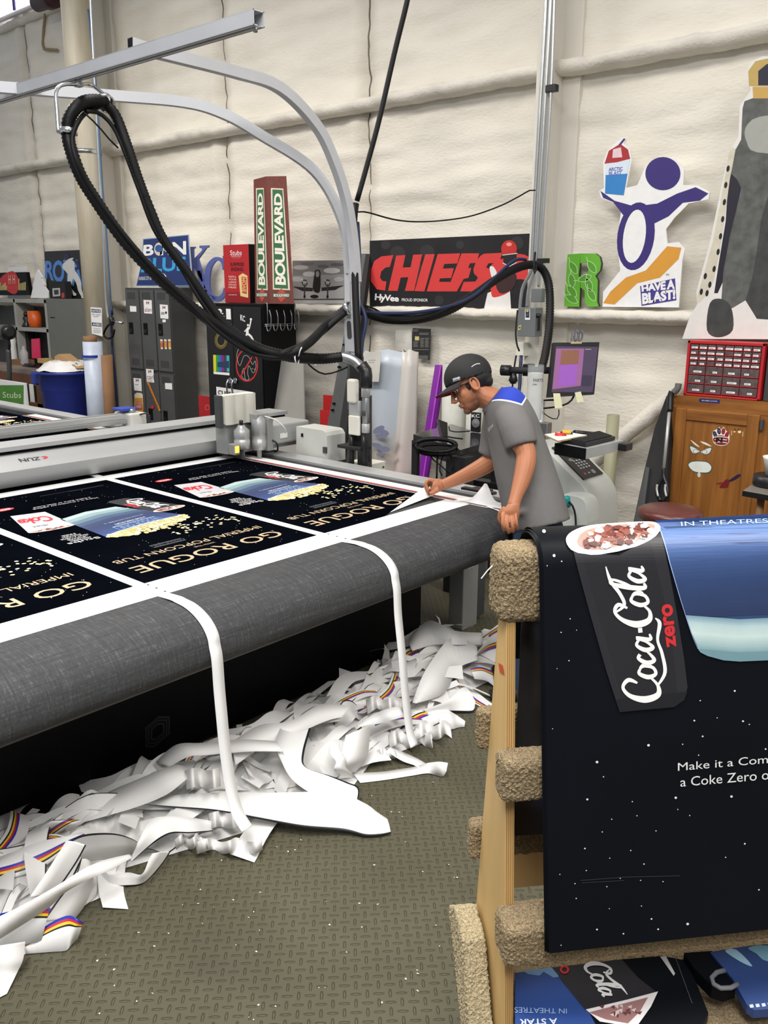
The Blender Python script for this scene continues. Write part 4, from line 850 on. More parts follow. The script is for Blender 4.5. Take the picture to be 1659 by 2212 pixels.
for (i, j, zx) in ((0, 1, ((1117, 178), (1182, 175), (1215, 1018), (1127, 1015))), (1, 2, ((1240, 176), (1342, 180), (1398, 1018), (1257, 1012)))):
    n = (B0[j]-B0[i]).cross(T0[i]-B0[i]).normalized()
    if n.y > 0: n = -n
    A = Art(onPl(B0[i]+n*.001, n)); q4 = Q(z3, *zx); A.poly(q4, ink(226, 216, 196), 1); c4 = (sum(p[0] for p in q4)/4, sum(p[1] for p in q4)/4)
    ins = [(c4[0]+(x-c4[0])*.82, c4[1]+(y-c4[1])*.972) for x, y in q4]; A.poly(ins, ink(52, 106, 66), 2)
    ii = [(c4[0]+(x-c4[0])*.64, c4[1]+(y-c4[1])*.90) for x, y in q4]; A.text('BOULEVARD', [ii[3], ii[0], ii[1], ii[2]], ink(240, 234, 220), 3, .035, .92); A.build('lettered_panel', tw)
    A = Art(onPl(B0[i]+n*.001, n)); cc = z3(*((1168, 1056) if i == 0 else (1327, 1060))); w_ = 12 if i == 0 else 18
    A.poly([(cc[0]-w_*.75, cc[1]), (cc[0], cc[1]-15), (cc[0]+w_*.75, cc[1]), (cc[0], cc[1]+15)], ink(190, 70, 56), 1); A.rect(cc[0]-w_, cc[1]-4, cc[0]+w_, cc[1]+4, ink(60, 110, 80), 2); A.text('BOULEVARD', [(cc[0]-w_*.92, cc[1]-3), (cc[0]+w_*.92, cc[1]-3), (cc[0]+w_*.92, cc[1]+3), (cc[0]-w_*.92, cc[1]+3)], c_wht, 3, .02); A.build('badge', tw)
# airplane picture and football banner on the ledge
A = Art(onY(6.04)); A.slab([(632, 563), (746, 562), (746, 657), (632, 658)], ink(150, 150, 148), (0, .01, 0))
g = lambda v: ink(v, v, v-1); zp = lambda x, y: (620+x/2.676, 480+y/2.676)
A.poly(Q(zp, (32, 224), (330, 222), (330, 300), (32, 310)), g(120), 1); 
for k, (x, y, rx, ry, v) in enumerate(((80, 262, 28, 8, 170), (130, 300, 24, 9, 185), (260, 280, 30, 10, 190), (300, 330, 18, 9, 176), (60, 330, 22, 9, 180), (210, 255, 20, 6, 95), (290, 245, 24, 6, 90), (120, 240, 26, 5, 100), (240, 320, 22, 7, 150))): A.ell(x/2.676+620, y/2.676+480, rx*.6, ry*.6, g(v), 2+.1*k)
A.poly(Q(zp, (32, 385), (330, 375), (330, 440), (32, 445)), g(172), 4); A.poly(Q(zp, (35, 372), (150, 380), (150, 400), (90, 398)), g(40), 5); A.poly(Q(zp, (328, 365), (200, 378), (200, 398), (280, 392)), g(45), 5)
A.poly(Q(zp, (160, 300), (165, 278), (190, 278), (195, 310), (192, 400), (165, 405), (150, 380)), g(34), 6, 3); A.ell(*zp(178, 300), 4, 7, g(140), 7); A.ell(*zp(160, 430), 9, 4, g(28), 7)
for x in (103, 236): A.ring(*zp(x, 350), 6, 7, 1.6, g(36), 6); A.stroke(Q(zp, (x-20, 330), (x, 350), (x+16, 345)), 1.2, g(220), 7, 0); A.stroke(Q(zp, (x, 360), (x, 436)), 3, g(60), 6, 0); A.ell(*zp(x, 430), 2.4, 4, g(24), 7)
A.rect(*zp(32, 443), *zp(330, 450), g(70), 5); A.rect(*zp(32, 450), *zp(330, 470), g(176), 5)
tag(A.build('airplane_picture'), 'black and white picture of a twin engine airplane beside the brick tower', 'picture')
YC = 6.0; c_cr = ink(214, 60, 58); zc = lambda x, y: (620+x/2.676, 480+y/2.676)
A = Art(onY(YC)); A.slab(Q(zc, (478, 107), (1407, 65), (1415, 500), (478, 490)), mat('charcoal_print', (32, 30, 31), .4, var=.25, vscale=3), (0, .012, 0))
for k, (x, y, r) in enumerate(((640, 180, 16), (810, 170, 15), (570, 130, 10), (880, 450, 10), (1330, 120, 14), (1000, 130, 9), (770, 300, 20))): A.ell(*zc(x, y), r, r, ink(44, 42, 43), .5+.05*k)
_cl = [2]
def chl(pts): _cl[0] += .15; A.poly(Q(zc, *pts), c_cr, _cl[0])
chl([(545, 198), (615, 190), (595, 258), (570, 262), (545, 285), (538, 320), (552, 340), (575, 342), (568, 395), (520, 388), (485, 340), (485, 280), (505, 225)])
chl([(632, 193), (685, 190), (670, 262), (715, 260), (730, 188), (782, 186), (735, 397), (682, 397), (702, 318), (658, 320), (640, 397), (585, 396)])
chl([(800, 186), (855, 184), (795, 400), (738, 398)])
chl([(872, 184), (1002, 180), (985, 238), (910, 242), (902, 268), (965, 266), (950, 322), (885, 325), (880, 345), (945, 345), (930, 400), (808, 400)])
chl([(1010, 180), (1112, 180), (1096, 235), (1058, 238), (1048, 265), (1066, 264), (1050, 322), (1022, 328), (982, 400), (925, 400)])
chl([(1140, 182), (1245, 177), (1228, 234), (1165, 238), (1152, 262), (1180, 272), (1195, 292), (1185, 345), (1160, 385), (1110, 400), (1002, 400), (1022, 345), (1090, 343), (1104, 322), (1098, 312), (1082, 298), (1078, 272), (1096, 220), (1122, 192)])
c_wh = ink(232, 230, 228)
for k, pts in enumerate(([(1140, 500), (1160, 410), (1195, 395), (1290, 400), (1296, 503)],)): A.poly(Q(zc, *pts), c_wh, 4)
A.poly(Q(zc, (1175, 290), (1185, 245), (1235, 215), (1310, 190), (1360, 185), (1405, 215), (1405, 330), (1330, 330), (1290, 400), (1200, 435), (1180, 400)), c_cr, 4.3, 3)
A.poly(Q(zc, (1210, 330), (1300, 290), (1330, 320), (1300, 390), (1230, 410)), ink(60, 34, 36), 4.8, 3); A.poly(Q(zc, (1172, 262), (1195, 258), (1215, 300), (1190, 330)), c_wh, 5, 3)
A.ell(*zc(1285, 155), 17, 19, ink(196, 44, 40), 5.3); A.poly(Q(zc, (1250, 185), (1330, 178), (1326, 235), (1288, 255), (1252, 235)), ink(30, 28, 30), 5.6); A.stroke(Q(zc, (1245, 190), (1334, 180)), 1.6, c_wh, 6, 0); A.stroke(Q(zc, (1248, 235), (1288, 255), (1328, 232)), 1.6, c_wh, 6, 0); A.ell(*zc(1285, 128), 6, 4, ink(236, 150, 140), 6)
A.text('HyVee', Q(zc, (510, 412), (648, 425), (646, 470), (506, 462)), c_wht, 2, .035, .9); A.text('PROUD SPONSOR', Q(zc, (664, 440), (814, 442), (814, 459), (664, 457)), c_wht, 2, .01)
tag(A.build('football_banner'), 'wide black banner with red CHIEFS lettering and a football player, on the wall ledge', 'banner')
# storage wall at the far left
M_cab = mat('grey_green_cabinet', (104, 106, 100), .5, var=.05); M_shelf = mat('pale_grey_shelf', (158, 158, 152), .55, var=.06)
YS = 5.80; b = MB(); a = pY(99, 645, YS); c = pY(196, 645, YS)
b.box((a.x, YS, .02), (c.x, 6.12, a.z), M_cab, .004); sc_ = b.build('storage_cabinet'); tag(sc_, 'grey closed storage cabinet behind the blue bin', 'cabinet')
b = MB()
for (x, y) in ((113, 686), (191, 685)): bxf(b, x-5, x+5, y-1.2, y+1.2, YS-.004, .006, M_blk)
b.build('slot_handle', sc_)
b = MB(); zt_ = pY(50, 646, YS).z; xL, xR = -13.2, a.x-.01
for zz in (zt_, pY(50, 707, YS).z, .78, .1): b.box((xL, YS, zz-.05), (xR, 6.1, zz), M_shelf, .003)
for x in (-13.2, pY(31, 680, YS).x, xR-.05): b.box((x, YS, 0), (x+.05, 6.1, zt_), M_shelf, .003)
b.box((xL, 6.07, 0), (xR, 6.1, zt_), M_dgrey); tag(b.build('open_shelving'), 'pale grey open shelving unit at the far left', 'shelf')
def bit(nm, lab, cat, fn, group=None): b = MB(); fn(b); return tag(b.build(nm), lab, cat, group)
def potf(b):
    p = pY(77, 708, 5.9); z0 = pY(50, 707, YS).z; r = 14.5*((p-CAM).dot(_f))/FPX; b.lathe((p.x, 5.90, z0), [(r*.82, 0), (r, .08), (r, .22), (r*.9, .22)], mat('orange_tub', (216, 96, 30), .4, var=.2, vscale=9), 22)
bit('orange_tub', 'orange printed tub on the middle left shelf', 'tub', potf)
zsh = pY(50, 707, YS).z
bit('figurine', 'small dark figurine beside the orange tub', 'figurine', lambda b: (b.ball((pY(57, 690, 5.9).x, 5.9, zsh+.17), .035, M_blkp), b.lathe((pY(57, 690, 5.9).x, 5.9, zsh), [(.07, 0), (.06, .03), (.03, .07), (.05, .12), (.02, .15)], M_blkp, 12)))
def board(nm, lab, cat, pts, Y, m, d=.012, fn=None):
    A = Art(onY(Y)); A.slab(pts, m, (0, d, 0))
    if fn: fn(A)
    return tag(A.build(nm), lab, cat)
board('pink_card', 'bright pink card standing on the lower left shelf', 'card', Q(z2, (243, 910), (305, 905), (314, 1062), (248, 1060)), 5.86, ink(222, 40, 92))
zl = .80
bit('black_case', 'black case standing on the lower left shelf', 'case', lambda b: bxf(b, 38, 66, 716, 787, 5.9, .12, M_blkm))
bit('white_bottle', 'white figure shaped bottle before the black case', 'bottle', lambda b: b.lathe((pY(27, 740, 5.86).x, 5.86, zl), [(.05, 0), (.06, .05), (.05, .3), (.06, .36), (.03, .44), (.02, .5)], M_white, 16))
bit('plastic_bottle', 'clear small plastic bottle on the left counter', 'bottle', lambda b: b.lathe((pY(53, 775, 5.72).x, 5.72, .86), [(.05, 0), (.055, .02), (.05, .10), (.055, .16), (.02, .22), (.02, .25)], mat('clear_plastic', (206, 210, 212), .15, alpha=.55), 16))
bit('cardboard_box', 'brown cardboard box on the left counter', 'box', lambda b: bxf(b, 22, 47, 776, 810, 5.68, .2, mat('cardboard', (138, 102, 70), .8)))
bit('black_phone', 'black desk phone on the left counter', 'phone', lambda b: (bxf(b, 48, 80, 790, 806, 5.6, .16, M_blkp), bxf(b, 52, 72, 785, 791, 5.62, .06, M_blkp)))
bit('tape_roll', 'tan paper parcel at the right end of the left counter', 'parcel', lambda b: bxf(b, 80, 100, 774, 786, 5.7, .14, mat('manila', (186, 156, 96), .7)))
bit('counter', 'brown edged counter in front of the left shelving', 'counter', lambda b: (b.box((-13.4, 5.42, .79), (pY(103, 806, 5.42).x, 5.79, .85), mat('counter_top', (146, 132, 120), .5), .004), b.box((-13.4, 5.40, .66), (pY(103, 806, 5.42).x, 5.43, .79), mat('counter_wood', (112, 72, 46), .6, stretch=(.3, 1, 3)), .003), b.box((pY(95, 806, 5.45).x, 5.45, 0), (pY(101, 806, 5.45).x, 5.55, .7), mat('counter_wood', (112, 72, 46)))))
def lampf(b):
    p = pY(22, 717, 5.1); b.tube(cr([pY(20, 830, 5.1), pY(20, 790, 5.1), pY(18, 755, 5.1)], 4), .03, M_dgrey, 10); b.lathe(pY(6, 720, 5.1), [(.07, 0), (.085, .02), (.085, .06)], M_steel, 18, axis=(1, -.2, .1)); b.lathe(pY(12, 718, 5.1), [(.085, 0), (.09, .16), (.05, .20)], M_blkp, 18, axis=(1, -.2, .05)); b.tube(cr([pY(18, 732, 5.1), pY(20, 748, 5.1), pY(17, 762, 5.1)], 4), .02, M_blkp, 8)
bit('drill_press', 'black machine head on a grey column at the left photo edge', 'machine', lampf)
# things along the top of the shelving
def fr3(A):
    A.poly(Q(z2, (0, 440), (100, 380), (150, 470), (120, 560), (40, 520)), ink(190, 30, 34), 1, 3); A.text('H H', Q(z2, (65, 412), (116, 410), (118, 480), (68, 482)), ink(230, 190, 170), 2)
    for k in range(6): A.rect(*z2(145+10*k, 440+((k*37) % 40)), *z2(151+10*k, 530), ink(206, 190, 120), 2); A.rect(*z2(2+9*k, 470+((k*23) % 30)), *z2(8+9*k, 530), ink(206, 190, 120), 2)
    A.text('Kansas City', Q(z2, (55, 498), (135, 498), (135, 520), (55, 520)), ink(220, 70, 70), 2)
board('red_skyline_board', 'black and red skyline board at the far left shelf top', 'board', Q(z2, (-60, 395), (203, 388), (232, 568), (-60, 570)), 5.88, M_blk, .05, fr3)
board('paper_sheet', 'white paper standing behind the red and black skyline board', 'paper', Q(z2, (60, 352), (205, 345), (210, 590), (60, 592)), 5.98, c_wht)
board('tree_cutout', 'white zigzag pine tree cutout on the far left shelf top', 'cutout', Q(z2, (292, 368), (330, 430), (318, 430), (352, 490), (338, 490), (378, 545), (378, 590), (238, 590), (258, 500), (252, 496), (272, 440), (268, 434)), 5.90, c_wht, .02)
def fr4(A):
    A.text('ROYAL', Q(z2, (352, 300), (685, 285), (690, 530), (350, 440)), ink(72, 128, 204), 1, .03, .9)
    w = ink(206, 206, 204); dk = ink(24, 36, 70)
    A.poly(Q(z2, (515, 300), (575, 278), (582, 330), (580, 400), (540, 410), (500, 360)), w, 3, 3); A.ell(*z2(520, 268), 6, 7, dk, 4); A.ell(*z2(516, 285), 4, 4, ink(130, 90, 70), 3.5); A.stroke(Q(z2, (570, 285), (602, 320), (612, 352), (585, 365)), 6, dk, 3.5); A.stroke(Q(z2, (510, 320), (500, 350), (530, 380)), 7, w, 3.6)
    A.stroke(Q(z2, (556, 400), (545, 470), (545, 515), (585, 565)), [14, 10, 8, 5], w, 4); A.stroke(Q(z2, (570, 395), (610, 460), (625, 530), (650, 585)), [14, 11, 8, 5], w, 4.2); A.ell(*z2(583, 562), 4, 3, w, 5); A.ell(*z2(652, 585), 5, 2.4, w, 5)
board('baseball_poster', 'dark poster with a batter in white and blue ROYAL lettering', 'poster', Q(z2, (347, 228), (663, 214), (694, 594), (368, 590)), 5.96, mat('dark_print', (22, 22, 26), .4, var=.2), .01, fr4)
def ccf(b): bxf(b, 104, 142, 608, 645, 5.84, .09, M_blkm)
o = bit('action_camera_box', 'black box with a white square camera picture in front of the baseball poster', 'box', ccf)
A = Art(onY(5.838)); A.poly(Q(z2, (408, 515), (468, 512), (470, 575), (412, 580)), ink(176, 178, 180), 1); A.poly(Q(z2, (420, 528), (456, 526), (458, 562), (424, 565)), ink(40, 42, 46), 2); A.rect(*z2(480, 550), *z2(502, 590), ink(180, 50, 50), 1); A.build('printed_front', o)
# blue bin, rolls, green carton, wooden frame
binx = thing('trash_bin', 'large blue plastic trash bin beside the upright paper rolls', 'bin', pY(142, 900, 5.25))
pl_, pr_ = pY(100, 830, 5.25), pY(196, 830, 5.25); cxb = V(((pl_.x+pr_.x)/2, 5.25, 0)); rb = (pr_.x-pl_.x)/2*.62; ztb = pY(140, 808, 5.0).z
M_bin = mat('blue_bin_plastic', (36, 52, 138), .42, var=.06)
b = MB(); b.lathe(cxb, [(rb*.80, .0), (rb*.84, .02), (rb*.95, ztb-.22), (rb*1.0, ztb-.2), (rb*1.0, ztb-.04), (rb*1.08, ztb-.03), (rb*1.08, ztb), (rb*.98, ztb), (rb*.93, ztb-.25)], M_bin, 40); b.build('tub', binx)
b = MB(); b.obox(cxb+V((-rb*1.08, -.14, ztb-.10)), (.14, .22, .16), None, M_bin, .03); b.build('handle', binx)
b = MB(); n = 24; rws = []
for i in range(9):
    rr = rb*1.05*(1-i/8)
    rws.append([(cxb.x+rr*math.cos(2*math.pi*k/n), cxb.y+rr*math.sin(2*math.pi*k/n), ztb+.01+.10*math.sin(min(1, i/4)*1.5)+.03*mnoise.noise(V((k*.6, i*.8, 0)))) for k in range(n+1)])
b.sheet(rws, mat('white_bin_bag', (226, 226, 224), .4)); tag(b.build('bin_bag'), 'white plastic bag lining the blue bin', 'bag')
A = Art(onY(5.2)); A.slab(Q(z2, (425, 1045), (455, 1028), (600, 1140), (420, 1150)), mat('kraft_paper', (172, 138, 96), .8), (0, .15, 0)); tag(A.build('kraft_paper'), 'crumpled brown kraft paper sticking out of the blue bin', 'paper')
def roll(nm, lab, x0, x1, yt, Y, m, lean=0, core=None):
    a, c = pY(x0, yt, Y), pY(x1, yt, Y); r = (c.x-a.x)/2*.66; p = V(((a.x+c.x)/2, Y, 0)); b = MB(); b.lathe(p, [(r, 0), (r, a.z), (r*.8, a.z), (r*.78, a.z-.05)], m, 28, axis=(lean, .02, 1)); o = b.build(nm); tag(o, lab, 'roll'); return o, p, r, a.z
o, p, r, z = roll('vinyl_roll', 'upright bluish white vinyl roll with a blue band beside the blue bin', 180, 213, 737, 5.15, mat('pale_blue_vinyl', (190, 200, 218), .4), -.012)
b = MB(); b.lathe(p+V((-.012*(z-.16), 0, z-.17)), [(r*1.01, 0), (r*1.01, .028)], mat('royal_blue_band', (34, 60, 160), .4), 28, cap=False); b.build('blue_band', o)
b = MB(); b.lathe(p+V((-.012*z, 0, z-.02)), [(r*.70, 0), (r*.70, .08), (r*.6, .08), (r*.6, .02)], mat('cardboard', (138, 102, 70)), 24); b.build('core_tube', o)
roll('cardboard_tube', 'upright brown cardboard tube between the vinyl roll and the column', 215, 236, 766, 5.25, mat('cardboard', (138, 102, 70)), 0)
gx = thing('green_carton', 'green popcorn advert carton at the left edge behind the table', 'box', pY(30, 900, 5.0))
b = MB(); lo, hi = bx3(b, -30, 52, 62, 828, 905, 4.95, c_wht, .003); b.build('carton', gx)
A = Art(onY(4.949)); A.rect(-28, 832, 51, 905, mat('green_print', (76, 138, 48), .45, var=.2, vscale=2.5), 1); A.text('Stubs', Q(z2, (22, 1322), (165, 1325), (165, 1370), (22, 1368)), ink(210, 226, 190), 2); A.text('DRAMATIC', Q(z2, (34, 1412), (170, 1410), (170, 1432), (34, 1434)), ink(28, 50, 22), 2, .02); A.text('FORESHADOWING', Q(z2, (24, 1440), (178, 1438), (178, 1452), (24, 1454)), ink(28, 50, 22), 2); A.text('ENJOY A $5', Q(z2, (45, 1470), (160, 1468), (160, 1486), (45, 1488)), ink(190, 216, 160), 2); A.text('REWARD', Q(z2, (40, 1492), (165, 1490), (165, 1508), (40, 1510)), ink(190, 216, 160), 2); A.build('printed_front', gx)
bit('wooden_crate', 'brown wooden crate frame beside the green carton', 'crate', lambda b: (bxf(b, 62, 94, 868, 884, 5.2, .03, mat('crate_wood', (104, 74, 46), .7)), bxf(b, 92, 100, 828, 1075, 5.2, .03, mat('crate_wood', (104, 74, 46))), bxf(b, 62, 90, 830, 1070, 5.235, .03, M_white)))
# high fan heater and its bent pipe near the window
def heat(b):
    p = pY(118, 8, 5.95); b.lathe(p+V((-.25, -.1, .02)), [(.02, 0), (.09, .02), (.10, .3), (.12, .3), (.12, .42), (.05, .45)], mat('dark_red_motor', (58, 26, 30), .5), 18, axis=(1, 0, 0)); b.box(p+V((-.1, -.05, .1)), p+V((.2, .1, .3)), mat('dark_red_motor', (58, 26, 30)), .01)
bit('fan_motor', 'dark red fan motor high on the wall beside the window', 'motor', heat)
bit('bent_pipe', 'thin tan pipe bent at a right angle below the fan motor', 'pipe', lambda b: b.tube([pY(98, 28, 6.12), pY(94, 60, 6.12), pY(92, 95, 6.12), pY(95, 106, 6.12), pY(124, 108, 6.12)], .016, mat('tan_pipe', (150, 132, 100), .6), 8))
# ================================================================ right background
z4 = lambda x, y: (620+x/2.676, 480+y/2.676)
z5 = lambda x, y: (1180+x/3.253, 80+y/3.253)
z6 = lambda x, y: (1150+x/3.26, 680+y/3.26)
z7 = lambda x, y: (860+x/3.77, 740+y/3.77)
z8 = lambda x, y: (1400+x/6.405, 820+y/6.405)
# flat cutouts standing on the wall ledge
def frR(A):
    lf = ink(206, 232, 180); dk = ink(84, 152, 44)
    for (x, y, a, s) in ((190, 1620, 60, 1), (320, 1615, 55, 1), (180, 1710, 80, 1), (270, 1695, -20, 1), (300, 1740, 70, 1), (180, 1785, 50, 1), (318, 1810, 60, 1), (178, 1840, 30, 1)):
        p = z5(x, y); c, q = math.cos(math.radians(a)), math.sin(math.radians(a)); T = lambda u, v: (p[0]+u*c-v*q, p[1]+u*q+v*c)
        A.poly([T(-15, 0), T(-6, -6), T(4, -7), T(12, -3), T(15, 0), T(12, 4), T(4, 7), T(-6, 6)], dk, 1); A.stroke([T(-15, 0), T(-6, -6), T(4, -7), T(12, -3), T(15, 0), T(12, 4), T(4, 7), T(-6, 6)], 1.0, lf, 2, 3, True); A.stroke([T(-24, -3), T(-15, 0)], 1.2, lf, 2, 0)
A = Art(onY(6.02)); gr = mat('green_letter', (98, 172, 48), .5, var=.05)
A.slab(Q(z5, (150, 1528), (240, 1520), (235, 1600), (228, 1680), (240, 1690), (232, 1895), (125, 1893)), gr, (0, .03, 0), ink(40, 60, 26))
A.slab(Q(z5, (240, 1520), (345, 1521), (375, 1545), (386, 1590), (378, 1640), (345, 1680), (362, 1710), (358, 1860), (368, 1893), (290, 1895), (272, 1860), (268, 1780), (240, 1760), (240, 1690), (290, 1660), (300, 1620), (285, 1585), (238, 1590)), gr, (0, .03, 0), ink(40, 60, 26))
frR(A); tag(A.build('letter_cutout'), 'green letter R cutout patterned with leaves on the wall ledge', 'letter')
YG = 6.00; c_pu = mat('violet_print', (56, 42, 116), .45, var=.05); c_or = ink(214, 152, 58)
A = Art(onY(YG))    # plain colour fields stand in for the printed mascot
A.slab(Q(z5, (395, 1895), (400, 1790), (520, 1640), (500, 1480), (510, 1330), (525, 1230), (480, 1170), (385, 1130), (372, 1080), (405, 1060), (400, 880), (430, 800), (490, 740), (540, 705), (560, 720), (545, 750), (590, 800), (600, 870), (560, 1060), (640, 1040), (700, 900), (800, 840), (900, 850), (970, 930), (960, 1040), (1060, 1040), (1150, 1090), (1140, 1140), (1000, 1170), (900, 1270), (840, 1350), (850, 1450), (930, 1440), (975, 1490), (955, 1570), (930, 1900)), c_wht, (0, .012, 0))
A.ell(*z5(630, 1400), 40, 74, c_pu, 1.2, 8); A.ell(*z5(620, 1400), 24, 58, c_wht, 2, 8)
A.poly(Q(z5, (380, 1080), (480, 1150), (620, 1190), (780, 1170), (920, 1100), (1050, 1055), (1140, 1100), (1080, 1150), (960, 1165), (860, 1260), (760, 1310), (640, 1320), (540, 1250), (470, 1160), (400, 1130)), c_pu, 1.4)
A.ell(*z5(820, 960), 38, 36, c_pu, 1.6); A.poly(Q(z5, (400, 1870), (450, 1790), (560, 1690), (700, 1640), (850, 1470), (950, 1480), (930, 1560), (800, 1690), (640, 1730), (480, 1880)), c_or, 1.7)
A.poly(Q(z5, (418, 870), (590, 860), (545, 1112), (412, 1100)), ink(214, 226, 238), 3); A.poly(Q(z5, (418, 970), (572, 960), (545, 1112), (414, 1100)), ink(48, 128, 196), 3.3); A.poly(Q(z5, (410, 890), (440, 800), (520, 750), (575, 790), (590, 855), (500, 880)), ink(168, 40, 48), 3.2); A.poly(Q(z5, (470, 790), (525, 775), (535, 845), (465, 850)), ink(226, 200, 206), 3.5); A.stroke(Q(z5, (515, 760), (535, 735), (552, 715)), 4, c_pu, 3.4)
A.text('ARCTIC', Q(z5, (440, 918), (538, 912), (538, 938), (438, 944)), ink(80, 90, 170), 4, .03); A.text('BLAST', Q(z5, (442, 946), (532, 940), (530, 968), (440, 974)), ink(90, 110, 190), 4, .03)
A.poly(Q(z5, (660, 1750), (905, 1695), (915, 1850), (670, 1890)), ink(70, 60, 140), 1.5)
A.text('HAVE A', Q(z5, (668, 1745), (905, 1700), (905, 1770), (672, 1790)), c_wht, 2.2, .05, .92); A.text('BLAST!', Q(z5, (672, 1800), (908, 1772), (908, 1840), (676, 1880)), c_wht, 2.2, .05, .92); A.text('TM', Q(z5, (838, 1664), (862, 1664), (862, 1678), (838, 1678)), c_ink, 2)
tag(A.build('drink_cutout'), 'violet and orange drink cutout board reading HAVE A BLAST on the ledge', 'cutout')
A = Art(onY(5.92)); fur = mat('grey_fur_print', (92, 94, 92), .6, var=.28, vscale=14); fur2 = mat('dark_grey_fur_print', (62, 64, 63), .6, var=.25, vscale=14); erm = mat('cream_print', (206, 200, 182), .6, var=.08, vscale=12)
A.slab(Q(z5, (955, 2120), (1010, 1960), (1060, 1880), (1055, 1790), (1150, 1440), (1250, 960), (1290, 800), (1350, 700), (1360, 480), (1440, 370), (1405, 260), (1440, 170), (1520, 135), (1800, 135), (1800, 2125)), ink(224, 222, 218), (0, .012, 0))
A.poly(Q(z5, (1310, 820), (1370, 720), (1380, 500), (1450, 430), (1800, 430), (1800, 1100), (1560, 1110), (1480, 1500), (1400, 1850), (1230, 1860), (1290, 1400), (1370, 1060), (1300, 960)), fur, 1, 2); A.poly(Q(z5, (1300, 840), (1380, 1060), (1330, 1400), (1250, 1700), (1180, 1800), (1260, 1300)), ink(34, 30, 44), .9, 2)
A.poly(Q(z5, (1500, 1110), (1800, 1100), (1800, 2000), (1480, 1980), (1400, 1850)), fur2, .8); A.poly(Q(z5, (1130, 2060), (1150, 1870), (1230, 1840), (1300, 1900), (1310, 2060), (1210, 2110)), fur2, 1.5, 4)
A.poly(Q(z5, (1290, 800), (1330, 790), (1290, 1000), (1250, 1300), (1180, 1700), (1090, 1850), (1060, 1830), (1170, 1440), (1260, 960)), erm, 1.6, 2)
for (x, y) in ((1278, 925), (1262, 1040), (1252, 1160), (1240, 1280), (1225, 1400), (1208, 1510), (1180, 1630), (1150, 1740), (1118, 1680), (1090, 1790), (1130, 1800)): A.ell(*z5(x, y), 3.4, 7, ink(28, 28, 30), 2, 10)
A.poly(Q(z5, (1400, 640), (1500, 560), (1800, 560), (1800, 800), (1480, 810), (1410, 740)), ink(160, 162, 156), 1.8, 3)
A.poly(Q(z5, (1450, 350), (1800, 350), (1800, 430), (1455, 432)), ink(196, 160, 84), 2.4); A.poly(Q(z5, (1425, 345), (1420, 240), (1470, 170), (1560, 150), (1800, 150), (1800, 345)), ink(188, 160, 90), 2.1); A.poly(Q(z5, (1490, 340), (1490, 240), (1550, 190), (1800, 185), (1800, 340)), ink(24, 20, 46), 2.3)
tag(A.build('grey_costume_cutout'), 'tall grey costume cutout board with a gold band, at the right photo edge', 'cutout')
# papers on the wall
def frp(A):
    for k in range(9): A.rect(*z4(632, 640+7*k), *z4(690-(k*13) % 20, 642+7*k), ink(176, 176, 172), 1)
board('wall_paper', 'white printed sheet taped to the wall beside the black notice', 'paper', Q(z4, (628, 620), (720, 616), (722, 745), (626, 745)), 6.10, mat('pale_paper', (214, 212, 204), .7), .003, frp)
def frn(A):
    for (x, y, w, hh) in ((730, 690, 30, 40), (765, 640, 55, 20), (770, 670, 25, 60), (798, 670, 25, 60), (730, 735, 90, 10), (730, 620, 30, 20)):
        for k in range(max(1, hh//7)): A.rect(*z4(x, y+7*k), *z4(x+w-(k*11) % 8, y+3+7*k), ink(130, 130, 126), 1)
    A.poly(Q(z4, (740, 660), (764, 660), (764, 683), (740, 683)), ink(206, 194, 132), 2); A.rect(*z4(735, 770), *z4(815, 790), ink(96, 96, 94), 1)
board('black_notice', 'black notice with small print and a yellow note, on the wall', 'notice', Q(z4, (727, 612), (831, 617), (824, 797), (720, 768)), 6.08, mat('black_notice_print', (44, 44, 43), .5, var=.2, vscale=20), .003, frn)
# plank, red panels, board, rolls
b = MB(); f0 = [pY(694, 965, 5.55), pY(722, 985, 5.55), pY(783, 553, 6.0), pY(772, 553, 6.0)]
f0 = [pY(690, 1010, 5.35), pY(720, 1010, 5.35), pY(790, 548, 6.0), pY(776, 548, 6.0)]
b.prism(f0, (0, .05, 0), mat('grey_plank', (72, 74, 75), .5, var=.06)); pk = b.build('steel_channel'); tag(pk, 'long dark grey steel channel leaning on the wall behind the boom post', 'beam')
b = MB(); b.prism([pY(720, 1010, 5.352), pY(738, 1010, 5.352), pY(799, 550, 6.0), pY(790, 548, 6.0)], (0, .045, 0), M_blkm); b.build('dark_flange', pk)
b = MB()
for (x, y, Y) in ((741, 745, 5.72), (730, 793, 5.65), (719, 872, 5.55), (716, 886, 5.53)): b.box(pY(x-1.5, y-2, Y-.03), pY(x+1.5, y+2, Y-.03)+V((0, .03, 0)), M_blk)
tag(b.build('bolt_hole', pk), kind='stuff')
for k, (x0, x1, y0, y1, lab) in enumerate(((698, 704, 853, 905, 'narrow red panel edge behind the leaning steel channel, upper'), (691, 698, 885, 1005, 'red panel edge behind the leaning steel channel, lower and nearer'))):
    b = MB(); a, c = pY(x0, y0, 5.7-.1*k), pY(x1+22, y1, 5.7-.1*k); b.box((a.x, a.y, .0), (c.x, a.y+.02, a.z), mat('red_panel', (186, 34, 36), .5)); tag(b.build('red_sheet'), lab, 'panel')
b = MB(); b.prism([pY(561, 770, 5.62), pY(655, 775, 5.62), pY(660, 1000, 5.40), pY(559, 990, 5.40)], (0, .012, 0), mat('grey_board', (150, 148, 143), .7, var=.05)); tag(b.build('grey_board'), 'large plain grey board leaning beside the black cabinet', 'board')
